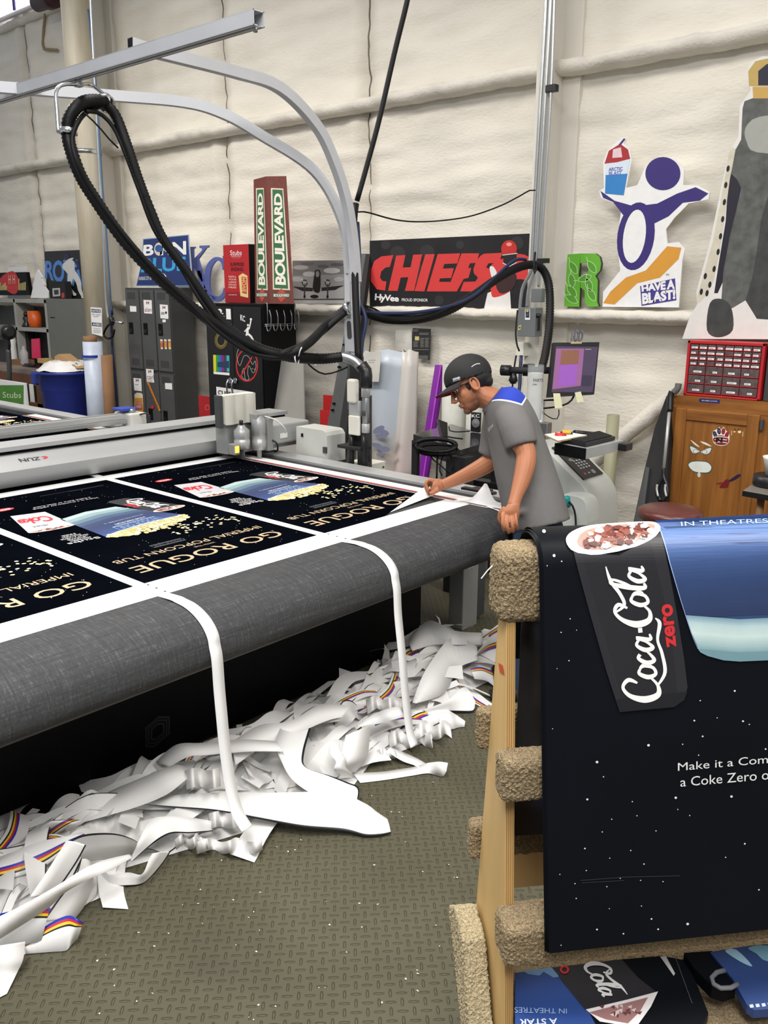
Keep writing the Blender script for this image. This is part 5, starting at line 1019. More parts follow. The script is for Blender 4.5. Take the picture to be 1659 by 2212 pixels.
def film(nm, lab, top, bot, y0, y1, Yb, m, fn=None):
    b = MB(); n = 20; rows = []
    for k in range(9):
        t = k/8; xl = lerp(top, bot, t); y = y0+(y1-y0)*t; r = []
        for i in range(n+1):
            u = i/n; p = pY(xl[0]+(xl[1]-xl[0])*u, y, Yb-.12*t); p.y -= .09*math.sin(u*math.pi)+.012*math.sin(u*9+t*2); 
            if k == 0: p.z += .012*math.sin(u*11)
            r.append(p)
        rows.append(r)
    b.sheet(rows, m); o = b.build(nm, solid=.004); tag(o, lab, 'film sheet'); return o
def filmmat(nm, c1, c2, z0, z1):
    m = mat(nm, c1, .35, var=.04); N, L, bb = nodes(m); tc = N.new('ShaderNodeTexCoord'); sx = N.new('ShaderNodeSeparateXYZ'); L.new(tc.outputs['Object'], sx.inputs[0])
    nz = N.new('ShaderNodeTexNoise'); nz.inputs['Scale'].default_value = 4; L.new(tc.outputs['Object'], nz.inputs[0])
    ad = N.new('ShaderNodeMath'); ad.operation = 'MULTIPLY_ADD'; ad.inputs[1].default_value = .5; L.new(nz.outputs[0], ad.inputs[0]); L.new(sx.outputs[2], ad.inputs[2])
    mr = N.new('ShaderNodeMapRange'); mr.inputs[1].default_value = z0; mr.inputs[2].default_value = z1; L.new(ad.outputs[0], mr.inputs[0])
    mx = N.new('ShaderNodeMixRGB'); mx.inputs[1].default_value = (*lin(c1), 1); mx.inputs[2].default_value = (*lin(c2), 1); L.new(mr.outputs[0], mx.inputs[0]); L.new(mx.outputs[0], bb.inputs['Base Color']); return m
f1_ = film('film_sheet', 'translucent blue grey printed film sheet curling against the wall behind the spindle', (776, 876), (770, 850), 757, 1060, 5.85, filmmat('sky_film', (190, 178, 166), (186, 196, 206), .5, 1.0))
A = Art(onY(5.64)); cl_ = ink(132, 136, 164)
for (x, y, rx, ry, a) in ((530, 1200, 14, 7, -30), (560, 1215, 12, 6, 20), (545, 1235, 13, 5, 0), (520, 1290, 12, 5, 15), (560, 1310, 14, 6, 10), (540, 1340, 9, 4, -10)): A.ell(*z4(x, y), rx, ry, cl_, 1+x % 7*.1, a)
A.build('printed_cloud', f1_); tag(f1_.children[-1], kind='stuff')
film('film_sheet', 'pale pink grey printed film sheet standing right of the blue grey one', (874, 905), (845, 893), 757, 1050, 5.9, filmmat('pink_film', (206, 190, 186), (212, 208, 202), .4, 1.0))
board('film_label', 'white paper sheet fixed on the translucent blue grey film', 'paper', Q(z4, (440, 752), (544, 748), (530, 922), (446, 922)), 5.68, mat('pale_paper', (214, 212, 204)), .003, lambda A: (A.rect(*z4(470, 795), *z4(512, 800), ink(170, 170, 170), 1), A.rect(*z4(472, 808), *z4(505, 813), ink(170, 170, 170), 1)))
b = MB(); pp = [pY(952, 790, 5.98), pY(911, 1052, 5.62)]; d = (pp[1]-pp[0]); pp[1] = pp[0]+d*(pp[0].z/(pp[0].z-pp[1].z))
M_pur = mat('metallic_purple', (122, 22, 150), .3, .2, var=.06); sq(b, pp, .085, .05, M_pur, (1, .2, 0)); pu = b.build('purple_channel'); tag(pu, 'tall shiny purple channel leaning on the wall behind the side table', 'channel')
b = MB(); pp2 = [p+V((.028, -.034, 0)) for p in pp]; sq(b, pp2, .012, .012, mat('purple_edge', (170, 60, 190), .3), (1, .2, 0)); b.build('bright_edge', pu)
for k, (x0, x1, yt, lab) in enumerate(((957, 1009, 783, 'upright wide white roll behind the side table, left one'), (1010, 1053, 785, 'upright wide white roll behind the man and the small speaker'))):
    a, c = pY(x0, yt, 5.9), pY(x1, yt, 5.9); r = (c.x-a.x)/2*.82; b = MB(); b.lathe(V(((a.x+c.x)/2, 5.9, 0)), [(r, 0), (r, a.z), (r*.8, a.z), (r*.78, a.z-.05)], mat('white_roll', (206, 206, 198), .5), 26); tag(b.build('white_roll'), lab, 'roll')
# black side table with its clutter
zt = .92; st_ = thing('side_table', 'black side table with a glossy top behind the cutting table', 'table', pZ(975, 945, zt)*1)
st_.location.z = 0
c0, c1, c2, c3 = pZ(893, 938, zt), pZ(995, 972, zt), pZ(1078, 948, zt), pZ(975, 916, zt)
b = MB(); b.prism([c0, c1, c2, c3], (0, 0, -.035), mat('glossy_black_top', (40, 40, 42), .12, var=.05)); b.build('tabletop', st_)
b = MB(); ap = [c0+V((0, 0, -.036)), c1+V((0, 0, -.036)), c2+V((0, 0, -.036)), c3+V((0, 0, -.036))]
for k in range(4):
    a, c = ap[k], ap[(k+1) % 4]; b.prism([a, c, c+V((0, 0, -.07)), a+V((0, 0, -.07))], (c3-c0).normalized()*.02 if k % 2 == 0 else (c1-c0).normalized()*.02*(-1 if k == 1 else 1), M_blkm)
b.build('apron', st_)
for k, p in enumerate((c0, c1, c2, c3)):
    ce_ = (c0+c1+c2+c3)/4; p = p+(ce_-p)*.06; w = .025 if k != 1 else .075
    b = MB(); b.box((p.x-w, p.y-w*.6, 0), (p.x+w, p.y+w*.6, zt-.04), M_blkm, .003); b.build('leg', st_)
b = MB(); p = pZ(1030, 1010, .55); b.box((p.x-.12, p.y, .0), (p.x+.12, p.y+.2, .62), M_blkm, .01); tag(b.build('power_strip_box'), 'black power box under the side table behind the man', 'box')
sp = thing('speaker', 'small black speaker with a white KC sticker on the side table', 'speaker', pZ(1027, 935, zt))
p = pZ(1028, 935, zt); Ysp = p.y; b = MB(); lo, hi = bx3(b, 1016, 1036, 1040, 892, 935, Ysp, M_blkp, .006); b.build('case', sp)
b = MB(); b.lathe(pY(1028, 914, Ysp), [(.032, 0), (.03, .006), (.022, .002), (.016, .006), (0.003, .009)], mat('speaker_cone', (120, 122, 124), .4), 22, axis=(0, -1, 0)); b.build('cone', sp)
A = Art(onY(Ysp-.004)); A.text('KC', [(1019, 895), (1036, 895), (1036, 902), (1019, 902)], c_wht, 1, .02); A.build('sticker', sp)
b = MB(); p0 = pZ(943, 947, zt); Ds = (p0-CAM).dot(_f); b.prism([pD(942, 906, Ds), pD(961, 913, Ds+.08), pD(962, 948, Ds+.08), pD(950, 945, Ds), ], V((.012, .012, 0)), M_blkp); tag(b.build('small_screen'), 'small black screen standing on the side table by the purple channel', 'screen')
M_coil = M_cable; cc_ = pZ(945, 958, .86)
def coil(nm, lab, cx, cy, rx, ry, Dc, r, turns, sag=0):
    b = MB(); pts = []
    for k in range(turns*20+1): a = 2*math.pi*k/20; j = 1+.06*math.sin(k*.37); pts.append(pD(cx+rx*j*math.cos(a), cy+ry*j*math.sin(a)+1.2*math.sin(k*.9)*.6, Dc+.02*math.sin(k*.5)))
    b.tube(pts, r, M_coil, 6); return tag(b.build(nm), lab, 'cable')
Dc = (c1-CAM).dot(_f)-.06
coil('cable_coil', 'thick coil of black cable hung on the front of the side table', 940, 962, 44, 14, Dc, .011, 4)
coil('cable_coil', 'loose loops of black cable sagging lowest below the side table front', 945, 972, 42, 12, Dc+.03, .007, 2)
for k, (L, r) in enumerate((([(945, 978), (944, 1010), (943, 1040)], .006), ([(960, 975), (952, 1000), (950, 1018), (960, 1036)], .004), ([(925, 975), (935, 992), (955, 1008), (975, 1028)], .004), ([(968, 975), (980, 1000), (976, 1020)], .004), ([(1000, 948), (975, 945), (955, 940)], .005), ([(1015, 931), (985, 933), (968, 928), (972, 918)], .004), ([(1040, 932), (1052, 934), (1060, 930)], .004))):
    hose('thin_cable', [(x, y, Dc+(.12 if k > 3 else .06)) for x, y in L], r, ('thick cable hanging straight down under the table cable coil', 'thin wire looping below the cable coil near the purple channel', 'thin wire drooping to the right under the side table', 'short wire hanging beside the thick side table leg', 'cable lying across the glossy side table top', 'wire curling on the side table towards the speaker', 'wire at the right side of the small speaker')[k], 'cable', 6, False, .03, M_cable)
ps = thing('power_supply', 'cream vented power supply box behind the cutting table rail', 'power supply', pY(795, 1020, 3.95)); ps.location.z = .55
b = MB(); lo, hi = bx3(b, 755, 800, 833, 1003, 1060, 3.95, M_cream, .004); b.build('case', ps)
A = Art(onY(3.9495))
for k in range(17): A.rect(757.5+2.4*k, 1003.5, 758.6+2.4*k, 1012, c_ink, 1)
A.build('vent_slots', ps); tag(ps.children[-1], kind='stuff')
A = Art(onX(hi.x+.0005)); A.rect(826, 1007, 830, 1011, ink(40, 90, 50), 1); A.build('indicator_light', ps)
b = MB(); b.box((lo.x-.02, 3.93, 0), (hi.x+.02, hi.y+.02, lo.z), M_dgrey, .004); tag(b.build('low_stand'), 'dark stand under the cream power supply box', 'stand')
# tool tray behind the man
b = MB(); a = pZ(1010, 1052, .62); b.box((a.x-.1, a.y, .55), (a.x+.35, a.y+.3, .62), M_dgrey, .006); b.box((a.x+.0, a.y+.05, .62), (a.x+.25, a.y+.1, .66), M_blkp, .004); b.box((a.x-.06, a.y+.02, 0), (a.x-.02, a.y+.06, .56), M_dgrey); b.box((a.x+.28, a.y+.2, 0), (a.x+.32, a.y+.24, .56), M_dgrey); tag(b.build('tool_tray'), 'dark grey tool tray behind the man beside the rail', 'tray')
# ---------------- monitor on its pole
mo = thing('monitor', 'black computer monitor on a pole arm showing a purple and brown page', 'monitor', pD(1240, 850, 5.4))
DL = 5.35; zT = pD(1196, 740, DL).z; dz = ray(1295, 739).z; DR = (zT-CAM.z)/dz
m4 = [pD(1196, 740, DL), pD(1295, 739, DR), pD(1283.5, 852, DR), pD(1184, 858, DL)]
mn = (m4[1]-m4[0]).cross(m4[3]-m4[0]).normalized()
if mn.dot(CAM-m4[0]) < 0: mn = -mn
b = MB(); b.prism(m4, -mn*.03, M_blkp); b.build('bezel', mo)
ms = onPl(m4[0]+mn*.001, mn); A = Art(ms)
A.poly(Q(z6, (165, 222), (462, 226), (425, 545), (135, 545)), mat('screen_dark', (70, 60, 82), .3, var=.03, emit=.30), 0); A.poly(Q(z6, (168, 238), (365, 238), (340, 500), (140, 525)), mat('screen_mauve', (132, 86, 128), .3, var=.03, emit=.45), 1); A.poly(Q(z6, (205, 250), (330, 248), (322, 346), (195, 352)), mat('screen_brown', (122, 82, 66), .3, var=.02, emit=.45), 2); A.poly(Q(z6, (192, 354), (320, 348), (300, 496), (176, 502)), mat('screen_purple', (132, 78, 160), .3, var=.02, emit=.5), 2); A.poly(Q(z6, (352, 425), (425, 428), (415, 500), (343, 500)), mat('screen_slate', (54, 48, 66), .3, emit=.3), 2); A.poly(Q(z6, (140, 538), (222, 533), (222, 543), (140, 548)), ink(90, 50, 80), 2)
A.rect(*z6(372, 241), *z6(415, 246), ink(170, 160, 175), 2); A.build('screen', mo)
A = Art(onPl(m4[0]+mn*.012, mn))
b = MB(); b.tube([pD(1190, 800, DL+.08), pD(1225, 800, DL+.10)], .022, M_blkp, 10); b.tube([pD(1088, 800, DL+.12), pD(1190, 800, DL+.08)], .022, M_blkm, 10); b.lathe(pD(1093, 800, DL+.12), [(.034, -.03), (.034, .03)], M_blkp, 14, axis=(1, .3, 0)); b.lathe(pD(1109, 815, DL+.12), [(.015, -.04), (.03, -.02), (.015, .03)], M_blkp, 12); b.box(pD(1142, 812, DL+.14)-V((.03, .03, 0)), pD(1142, 786, DL+.14)+V((.03, .03, 0)), M_blkp, .004); b.build('arm', mo)
def note(nm, lab, pts, off):
    b = MB(); b.prism([pPl(x, y, m4[0]+mn*off, mn) for x, y in pts], mn*.001, mat('pale_yellow_note', (222, 222, 182), .7)); tag(b.build(nm), lab, 'note')
note('sticky_note', 'pale sticky note under the left corner of the monitor', Q(z6, (146, 553), (194, 553), (212, 656), (158, 658)), .004)
note('sticky_note', 'pale sticky note under the right part of the monitor', Q(z6, (298, 548), (340, 540), (362, 610), (316, 618)), .004)
p = pPl(1245, 742, m4[0], mn); b = MB(); b.obox(p-mn*.015+V((0, 0, .006)), (.075, .03, .012), Matrix.Rotation(math.atan2((m4[1]-m4[0]).y, (m4[1]-m4[0]).x), 3, 'Z'), mat('brass_base', (196, 176, 138), .4), .002); hb = thing('number_trophy', 'silver 100 trophy with a tan base standing on the monitor', 'trophy', p); o = b.build('base', hb)
A = Art(onPl(p-mn*.015, mn)); A.text('100', Q(z6, (280, 104), (362, 104), (352, 190), (268, 192)), mat('mirror_numerals', (150, 150, 156), .2, .7, var=.3, vscale=60), 1, .02, .85); o = A.build('numerals', hb, solid=.01)
ct = thing('parts_tube', 'clear hanging tube with a white PARTS list rolled inside, beside the monitor', 'tube', pD(1158, 905, 5.25))
pt, pb2 = pD(1158, 788, 5.2), pD(1156, 910, 5.2); rt = 17.5*5.2/FPX; b = MB(); b.lathe(V((pt.x, pt.y, pb2.z)), [(rt, 0), (rt, pt.z-pb2.z)], mat('clear_tube', (200, 206, 206), .1, alpha=.28), 28, cap=False); b.build('clear_wall', ct)
cx_, cy_ = pt.x, pt.y; b = MB(); ztp = pD(1158, 806, 5.2).z; b.lathe(V((cx_, cy_, pb2.z)), [(rt*.95, 0.0), (rt*.95, ztp-pb2.z)], mat('list_paper', (226, 226, 222), .6), 28, cap=False); b.build('rolled_list', ct)
def cyls(x, y, l):
    d = ray(x, y); R = rt*.955+l; ox, oy = CAM.x-cx_, CAM.y-cy_; a = d.x**2+d.y**2; bb = 2*(ox*d.x+oy*d.y); cc = ox*ox+oy*oy-R*R; dis = max(bb*bb-4*a*cc, 0); t = (-bb-math.sqrt(dis))/(2*a); return CAM+d*t
A = Art(cyls); A.trect('PARTS', 1152, 818, 1173.5, 825, c_ink, 1, .03); A.trect('JOB#', 1150, 829, 1160, 833, c_ink, 1, .02)
for k in range(10): A.rect(1149, 840+6*k, 1171, 840.6+6*k, ink(186, 186, 182), 1)
A.build('printed_list', ct)
b = MB(); q0 = pD(1172, 870, 5.45); b.tube([V((q0.x, q0.y, .0)), V((q0.x, q0.y, pD(1172, 868, 5.45).z))], .016, M_alu, 12); b.box((q0.x-.07, q0.y-.03, q0.z-.25), (q0.x+.06, q0.y+.03, q0.z-.12), M_steel, .006); b.box((q0.x-.2, q0.y-.2, 0), (q0.x+.2, q0.y+.2, .03), M_dgrey, .01); tag(b.build('monitor_pole'), 'silver pole with a square clamp below the clear parts tube', 'pole')
for k, L in enumerate(([(1174, 865), (1195, 864), (1210, 866)], [(1174, 882), (1200, 879), (1225, 872), (1238, 860), (1240, 850)], [(1175, 893), (1190, 903), (1203, 905), (1208, 892), (1206, 880)])):
    hose('thin_cable', [(x, y, DL+.06) for x, y in L], (.006, .006, .0035)[k], ('black cable behind the left sticky note under the monitor', 'black cable sweeping up to the monitor underside', 'thinnest wire loop hanging below the monitor')[k], 'cable', 6, False, .03, M_cable)
# keyboard arm, keyboard, clipboard, tape, marker
ka = thing('keyboard_tray', 'grey keyboard tray on an arm beside the machine', 'tray', pD(1290, 960, 4.9))
zk = pD(1250, 960, 4.75).z
t4 = [pZ(*z6(160, 905), zk), pZ(*z6(380, 945), zk), pZ(*z6(640, 885), zk), pZ(*z6(400, 850), zk)]
b = MB(); b.prism(t4, (0, 0, -.055), mat('tray_grey', (170, 172, 172), .4, .1)); b.build('tray_plate', ka)
b = MB(); e1, e2 = t4[0], t4[1]; b.prism([e1+V((0, -.004, .002)), e2+V((0, -.004, .002)), e2+V((0, -.004, -.06)), e1+V((0, -.004, -.06))], (0, .006, 0), M_blk); b.build('end_cap', ka)
b = MB(); pe = pZ(*z6(640, 893), zk); b.box(pe+V((-.05, -.02, -.05)), pe+V((.03, .06, -.01)), M_blkp, .004); b.build('hinge', ka)
kb = thing('keyboard', 'black computer keyboard on the grey tray', 'keyboard', t4[0]*.5+t4[2]*.5)
k4 = [pZ(*z6(190, 893), zk+.004), pZ(*z6(375, 930), zk+.004), pZ(*z6(582, 880), zk+.004), pZ(*z6(470, 838), zk+.004)]
b = MB(); b.prism([p+V((0, 0, .018)) for p in k4], (0, 0, -.018), M_blkp); b.build('body', kb)
b = MB()
for i in range(5):
    for j in range(14):
        u, v = .05+j*.065, .12+i*.16; B_ = lambda u, v: (k4[0]*(1-u)+k4[3]*u)*(1-v)+(k4[1]*(1-u)+k4[2]*u)*v
        b.prism([B_(u, v)+V((0, 0, .024)), B_(u+.05, v)+V((0, 0, .024)), B_(u+.05, v+.12)+V((0, 0, .024)), B_(u, v+.12)+V((0, 0, .024))], (0, 0, -.006), M_blkm)
tag(b.build('keys', kb), kind='stuff')
b = MB(); c4 = [pZ(*z6(85, 845), zk+.03), pZ(*z6(180, 890), zk+.03), pZ(*z6(385, 850), zk+.03), pZ(*z6(220, 825), zk+.03)]; b.prism(c4, (0, 0, -.006), mat('clipboard', (190, 160, 120), .6)); b.prism([p+V((0, 0, .003)) for p in c4], (0, 0, -.002), mat('pad_paper', (226, 224, 216), .7)); tag(b.build('clipboard'), 'clipboard with papers lying at the left of the keyboard', 'clipboard')
p = pZ(*z6(240, 855), zk+.03); Dq = (p-CAM).dot(_f); b = MB(); b.tube([pD(*z6(160, 846), Dq), pD(*z6(236, 852), Dq)], .014, mat('red_marker', (206, 40, 34), .4), 12); tag(b.build('red_marker'), 'red marker lying on the clipboard papers', 'marker')
tm = thing('tape_measure', 'black and yellow tape measure on the clipboard', 'tape measure', pZ(*z6(240, 850), zk+.03))
b = MB(); q1 = pD(*z6(238, 850), Dq+.06); b.obox(q1, (.07, .035, .045), Matrix.Rotation(.7, 3, 'Z'), M_blkp, .01); b.build('case', tm)
b = MB(); b.obox(q1+V((0, 0, .02)), (.05, .037, .02), Matrix.Rotation(.7, 3, 'Z'), mat('tape_yellow', (222, 178, 50), .4), .006); b.build('yellow_top', tm)
b = MB(); b.tube([pD(*z6(295, 828), Dq+.1), pD(*z6(480, 846), Dq+.2)], .014, M_blkp, 8); tag(b.build('black_scraper'), 'black bar lying behind the keyboard', 'tool')
# the rounded grey machine with the control panel
mc = thing('lamination_machine', 'light grey rounded floor machine with a sloping control panel behind the man', 'machine', V((pY(1240, 1100, 4.55).x, 4.7, 0)))
YM = 4.55; M_mach = mat('machine_grey', (190, 194, 190), .4, var=.02)
rim = cr([V((x, y, 0)) for x, y in ((1150, 955), (1178, 968), (1196, 985), (1222, 1012), (1250, 1040), (1266, 1060), (1275, 1085), (1278, 1120), (1278, 1160))], 5)
pf = [pY(v.x, v.y, YM) for v in rim]; xr_ = pf[-1].x; pf += [V((xr_, YM, 0)), V((pf[0].x, YM, 0))]
b = MB(); b.prism(pf, (0, .34, 0), M_mach); ob = b.build('body', mc)
md = ob.modifiers.new('round', 'BEVEL'); md.width = .018; md.segments = 3; md.limit_method = 'ANGLE'; md.angle_limit = math.radians(50)
a_, c_ = pY(1190, 980, YM), pY(1250, 1041, YM); sl_ = (c_-a_).normalized(); nn = sl_.cross(V((0, 1, 0))).normalized(); nn = nn if nn.z > 0 else -nn
so = a_+nn*.006; SP = lambda u, v, l: so+(c_-a_)*u+V((0, .05+v*.24, 0))+nn*(l+.006)
A = Art(SP); A.mb.prism([SP(-.15, 0, 0), SP(1.0, 0, 0), SP(1.0, 1, 0), SP(-.15, 1, 0)], -nn*.02, mat('panel_black', (34, 34, 36), .35))
A.rect(.08, .30, .27, .72, mat('lcd_blue', (120, 140, 190), .3, emit=.35), 1)
for i in range(4):
    for j in range(4): A.ell(.42+.085*i, .30+.14*j, .026, .045, ink(150, 152, 154), 1)
A.ell(.36, .22, .05, .09, ink(120, 122, 124), 1); A.ell(.86, .25, .03, .05, ink(190, 60, 50), 1); A.ell(.86, .45, .025, .04, ink(150, 152, 154), 1); A.rect(.80, .6, .92, .75, ink(120, 122, 124), 1); A.ell(.0, .3, .03, .07, ink(200, 50, 40), 1); A.build('control_panel', mc)
b = MB(); q = lambda x, y: pY(x, y, YM-.14); pl4 = cr([q(1205, 1072), q(1228, 1071), q(1250, 1075), q(1262, 1084), q(1267, 1102), q(1268, 1130)], 5); pl4 += [V((pl4[-1].x, YM-.14, 0)), V((pl4[0].x, YM-.14, 0))]; b.prism(pl4, (0, .14, 0), M_mach); b.build('lower_cover', mc)
b = MB(); p = pY(1225, 1084, YM-.20); b.lathe(p, [(.018, -.03), (.02, 0), (.02, .03), (.012, .035)], mat('teal_cap', (20, 140, 140), .4), 14, axis=(0, -.3, 1)); b.build('teal_knob', mc)
hose('thin_cable', [(x, y, (pY(1240, 1100, YM-.2)-CAM).dot(_f)) for x, y in ((1229, 1084), (1238, 1095), (1243, 1115), (1244, 1150), (1243, 1190))], .006, 'black cable hanging over the lower cover of the grey machine', 'cable', 6, False, .03, M_cable)
b = MB(); a = pY(1325, 896, 5.55); r = 13.5*((a-CAM).dot(_f))/FPX; b.lathe(V((a.x, 5.55, 0)), [(r, 0), (r, a.z), (r*.9, a.z), (r*.88, a.z-.06)], mat('olive_tube', (160, 158, 128), .5, var=.06), 26); tag(b.build('upright_tube'), 'upright olive green tube against the wall right of the grey machine', 'tube')
# dark folded frame, reacher grabber, stool
b = MB(); b.prism([pY(*z6(945, 570), 5.75), pY(*z6(985, 590), 5.75), pY(*z6(950, 1100), 5.6), pY(*z6(930, 1560), 5.45), pY(*z6(690, 1560), 5.45), pY(*z6(790, 1090), 5.62), pY(*z6(860, 800), 5.7)], (0, .06, 0), M_blkm); ff = b.build('folded_cart'); tag(ff, 'black folded cart leaning left of the oak cabinet', 'cart')
b = MB(); b.prism([pY(*z6(800, 1070), 5.59), pY(*z6(824, 1080), 5.59), pY(*z6(760, 1560), 5.43), pY(*z6(690, 1560), 5.43)], (0, .02, 0), M_dgrey); b.build('grey_edge', ff)
rg = thing('reacher_grabber', 'long reacher grabber with a grey grip leaning on the oak cabinet', 'grabber', pY(1440, 1070, 5.5))
gp = lambda x, y, k=0: pY(*z6(x, y), 5.70-.18*(y-480)/800+k)
b = MB(); b.tube(cr([gp(1030, 485), gp(1022, 520), gp(995, 548)], 5), .022, mat('grip_grey', (92, 92, 88), .6), 10); b.build('grip', rg)
b = MB(); b.tube(cr([gp(985, 540), gp(972, 580), gp(968, 680)], 5), .022, M_blkp, 10); b.build('head', rg)
b = MB(); b.tube([gp(965, 680), gp(925, 1085)], .011, M_alu, 10); b.build('shaft', rg)
b = MB(); b.tube(cr([gp(925, 1080), gp(920, 1140), gp(890, 1200), gp(880, 1260), gp(905, 1310)], 5), .014, M_blkp, 8); b.tube(cr([gp(925, 1080), gp(925, 1140), gp(945, 1200), gp(950, 1270), gp(915, 1310)], 5), .014, M_blkp, 8); b.build('handle', rg)
for xx in (880, 938):
    b = MB(); b.tube(cr([gp(xx, 1195, -.02), gp(xx-4, 1230, -.02), gp(xx+6, 1280, -.02)], 4), .008, M_alu, 8); b.build('handle_insert', rg)
sc = pZ(1448, 1100, .66); so_ = thing('stool', 'round stool with a brown leather seat before the oak cabinet', 'stool', V((sc.x, sc.y, 0)))
rs = 69*((sc-CAM).dot(_f))/FPX; b = MB(); b.lathe(V((sc.x, sc.y, .60)), [(rs*.80, 0), (rs*.97, .012), (rs, .035), (rs*.97, .055), (rs*.8, .068), (rs*.4, .076), (.01, .078)], mat('brown_leather', (98, 50, 44), .32, var=.12, vscale=8, bump=.08), 44); b.build('seat', so_)
b = MB(); b.lathe(V((sc.x, sc.y, .57)), [(rs*.78, 0), (rs*.80, .03)], M_blkp, 30); b.lathe(V((sc.x, sc.y, .1)), [(.03, 0), (.03, .48)], M_blkp, 14); b.build('column', so_)
for k in range(4):
    a = k*math.pi/2+.4; b = MB(); b.tube([V((sc.x+rs*.5*math.cos(a), sc.y+rs*.5*math.sin(a), .575)), V((sc.x+rs*1.1*math.cos(a), sc.y+rs*1.1*math.sin(a), .0))], .014, M_blkp, 8); b.build('leg', so_)
# oak cabinet
M_oak = mat('golden_oak', (156, 102, 44), .45, var=.2, vscale=3.2, stretch=(9, 9, .7), rgb2=(124, 76, 30)); M_oakh = mat('golden_oak_rail', (158, 104, 46), .45, vscale=3.2, stretch=(.8, 9, 9), rgb2=(120, 72, 28))
YO = 5.72; x0 = pY(*z8(340, 230), YO).x; zt = pY(*z8(340, 215), YO).z; x1 = x0+.86
ok = thing('oak_cabinet', 'golden oak wall cabinet on the floor, stickers on its single door', 'cabinet', V(((x0+x1)/2, YO, 0)))
b = MB(); b.box((x0, YO+.003, .0), (x1, 6.0, zt), M_oak, .002); b.build('body', ok)
dx0, dx1, dzt = pY(*z8(400, 400), YO).x, pY(*z8(1565, 460), YO).x, pY(*z8(430, 388), YO).z
b = MB(); b.box((x0, YO, dzt), (x1, YO+.003, zt), M_oakh); b.build('top_rail', ok)
b = MB(); st = .075
b.box((dx0, YO-.018, .06), (dx0+st, YO, dzt), M_oak, .004); b.box((dx1-st, YO-.018, .06), (dx1, YO, dzt), M_oak, .004); b.box((dx0+st, YO-.018, dzt-st), (dx1-st, YO, dzt), M_oakh, .004); b.box((dx0+st, YO-.018, .06), (dx1-st, YO, .06+st), M_oakh, .004); b.box((dx0+st-.004, YO-.006, .1), (dx1-st+.004, YO-.001, dzt-st+.004), M_oak); dr = b.build('door', ok)
b = MB(); p = pY(*z8(1568, 625), YO-.018); b.box(p+V((-.008, -.01, -.035)), p+V((.012, .012, .035)), M_dgrey, .003); b.build('hinge', dr)
OS = onY(YO-.0065)
def stk(nm, fn, lab=None):
    A = Art(OS); fn(A); A.build(nm, ok)
A = Art(onY(YO-.001)); A.poly(Q(z8, (710, 262), (990, 278), (988, 330), (708, 308)), ink(28, 30, 104), 1); A.text('884-8883 (LOUD)', Q(z8, (742, 280), (960, 292), (958, 314), (740, 302)), ink(200, 204, 224), 2, .01); A.build('phone_label', ok)
teal = ink(24, 92, 88)
def eye(A):
    for pts in ([(575, 905), (720, 985), (700, 1015), (650, 1030), (600, 1005)], [(880, 930), (722, 990), (745, 1025), (800, 1040), (860, 1010)]):
        A.poly(Q(z8, *pts), teal, 1, 3); cx, cy = sum(p[0] for p in pts)/5, sum(p[1] for p in pts)/5; A.poly(Q(z8, *[(cx+(x-cx)*.86, cy+(y-cy)*.82) for x, y in pts]), ink(222, 228, 222), 2, 3)
    for x, y in ((660, 992), (782, 998)): A.ring(*z8(x, y), 6, 4.4, 1, ink(170, 80, 74), 3)
stk('magnet_shape', eye)
stk('magnet_shape', lambda A: A.poly(Q(z8, (584, 832), (650, 875), (716, 936), (650, 905)), ink(236, 222, 210), 1, 3)); stk('magnet_shape', lambda A: A.poly(Q(z8, (718, 855), (800, 872), (880, 926), (790, 900)), ink(236, 222, 210), 1, 3))
def mo_(A): pts = [(550, 1180), (600, 1130), (720, 1122), (830, 1140), (885, 1210), (850, 1285), (740, 1295), (620, 1270)]; A.poly(Q(z8, *pts), teal, 1, 4); A.poly(Q(z8, *[(716+(x-716)*.94, 1208+(y-1208)*.88) for x, y in pts]), ink(226, 232, 226), 2, 4)
stk('magnet_shape', mo_); stk('magnet_shape', lambda A: A.ell(*z8(706, 1316), 3.4, 5.6, ink(214, 214, 206), 3))
def paw(A):
    ow = ink(236, 226, 220); A.poly(Q(z8, (890, 760), (905, 710), (960, 680), (985, 655), (1010, 690), (1045, 655), (1075, 700), (1115, 740), (1128, 790), (1110, 880), (1040, 915), (950, 905), (900, 860)), ow, 1, 3)
    for k, (x, y, a) in enumerate(((925, 755, -20), (982, 712, -8), (1042, 715, 8), (1090, 765, 20))): A.ell(*z8(x, y), 4, 7, ink(30, 34, 70) if k < 2 else ink(150, 40, 46), 2, a)
    A.poly(Q(z8, (905, 810), (960, 775), (1040, 775), (1110, 820), (1100, 880), (1040, 905), (950, 895), (905, 850)), ink(130, 34, 42), 2, 3)
    for yy in (795, 830, 868): A.stroke(Q(z8, (920, yy), (1000, yy-6), (1095, yy+6)), 1.8, ow, 2.4)
    A.text('N', Q(z8, (940, 800), (1035, 800), (1030, 868), (935, 868)), ink(20, 18, 20), 3, .06)
    for (x, y) in ((920, 745), (930, 770), (975, 700), (985, 725), (990, 705)): A.ell(*z8(x, y), .7, .7, ow, 3, 0, 6)
stk('paw_sticker', paw)
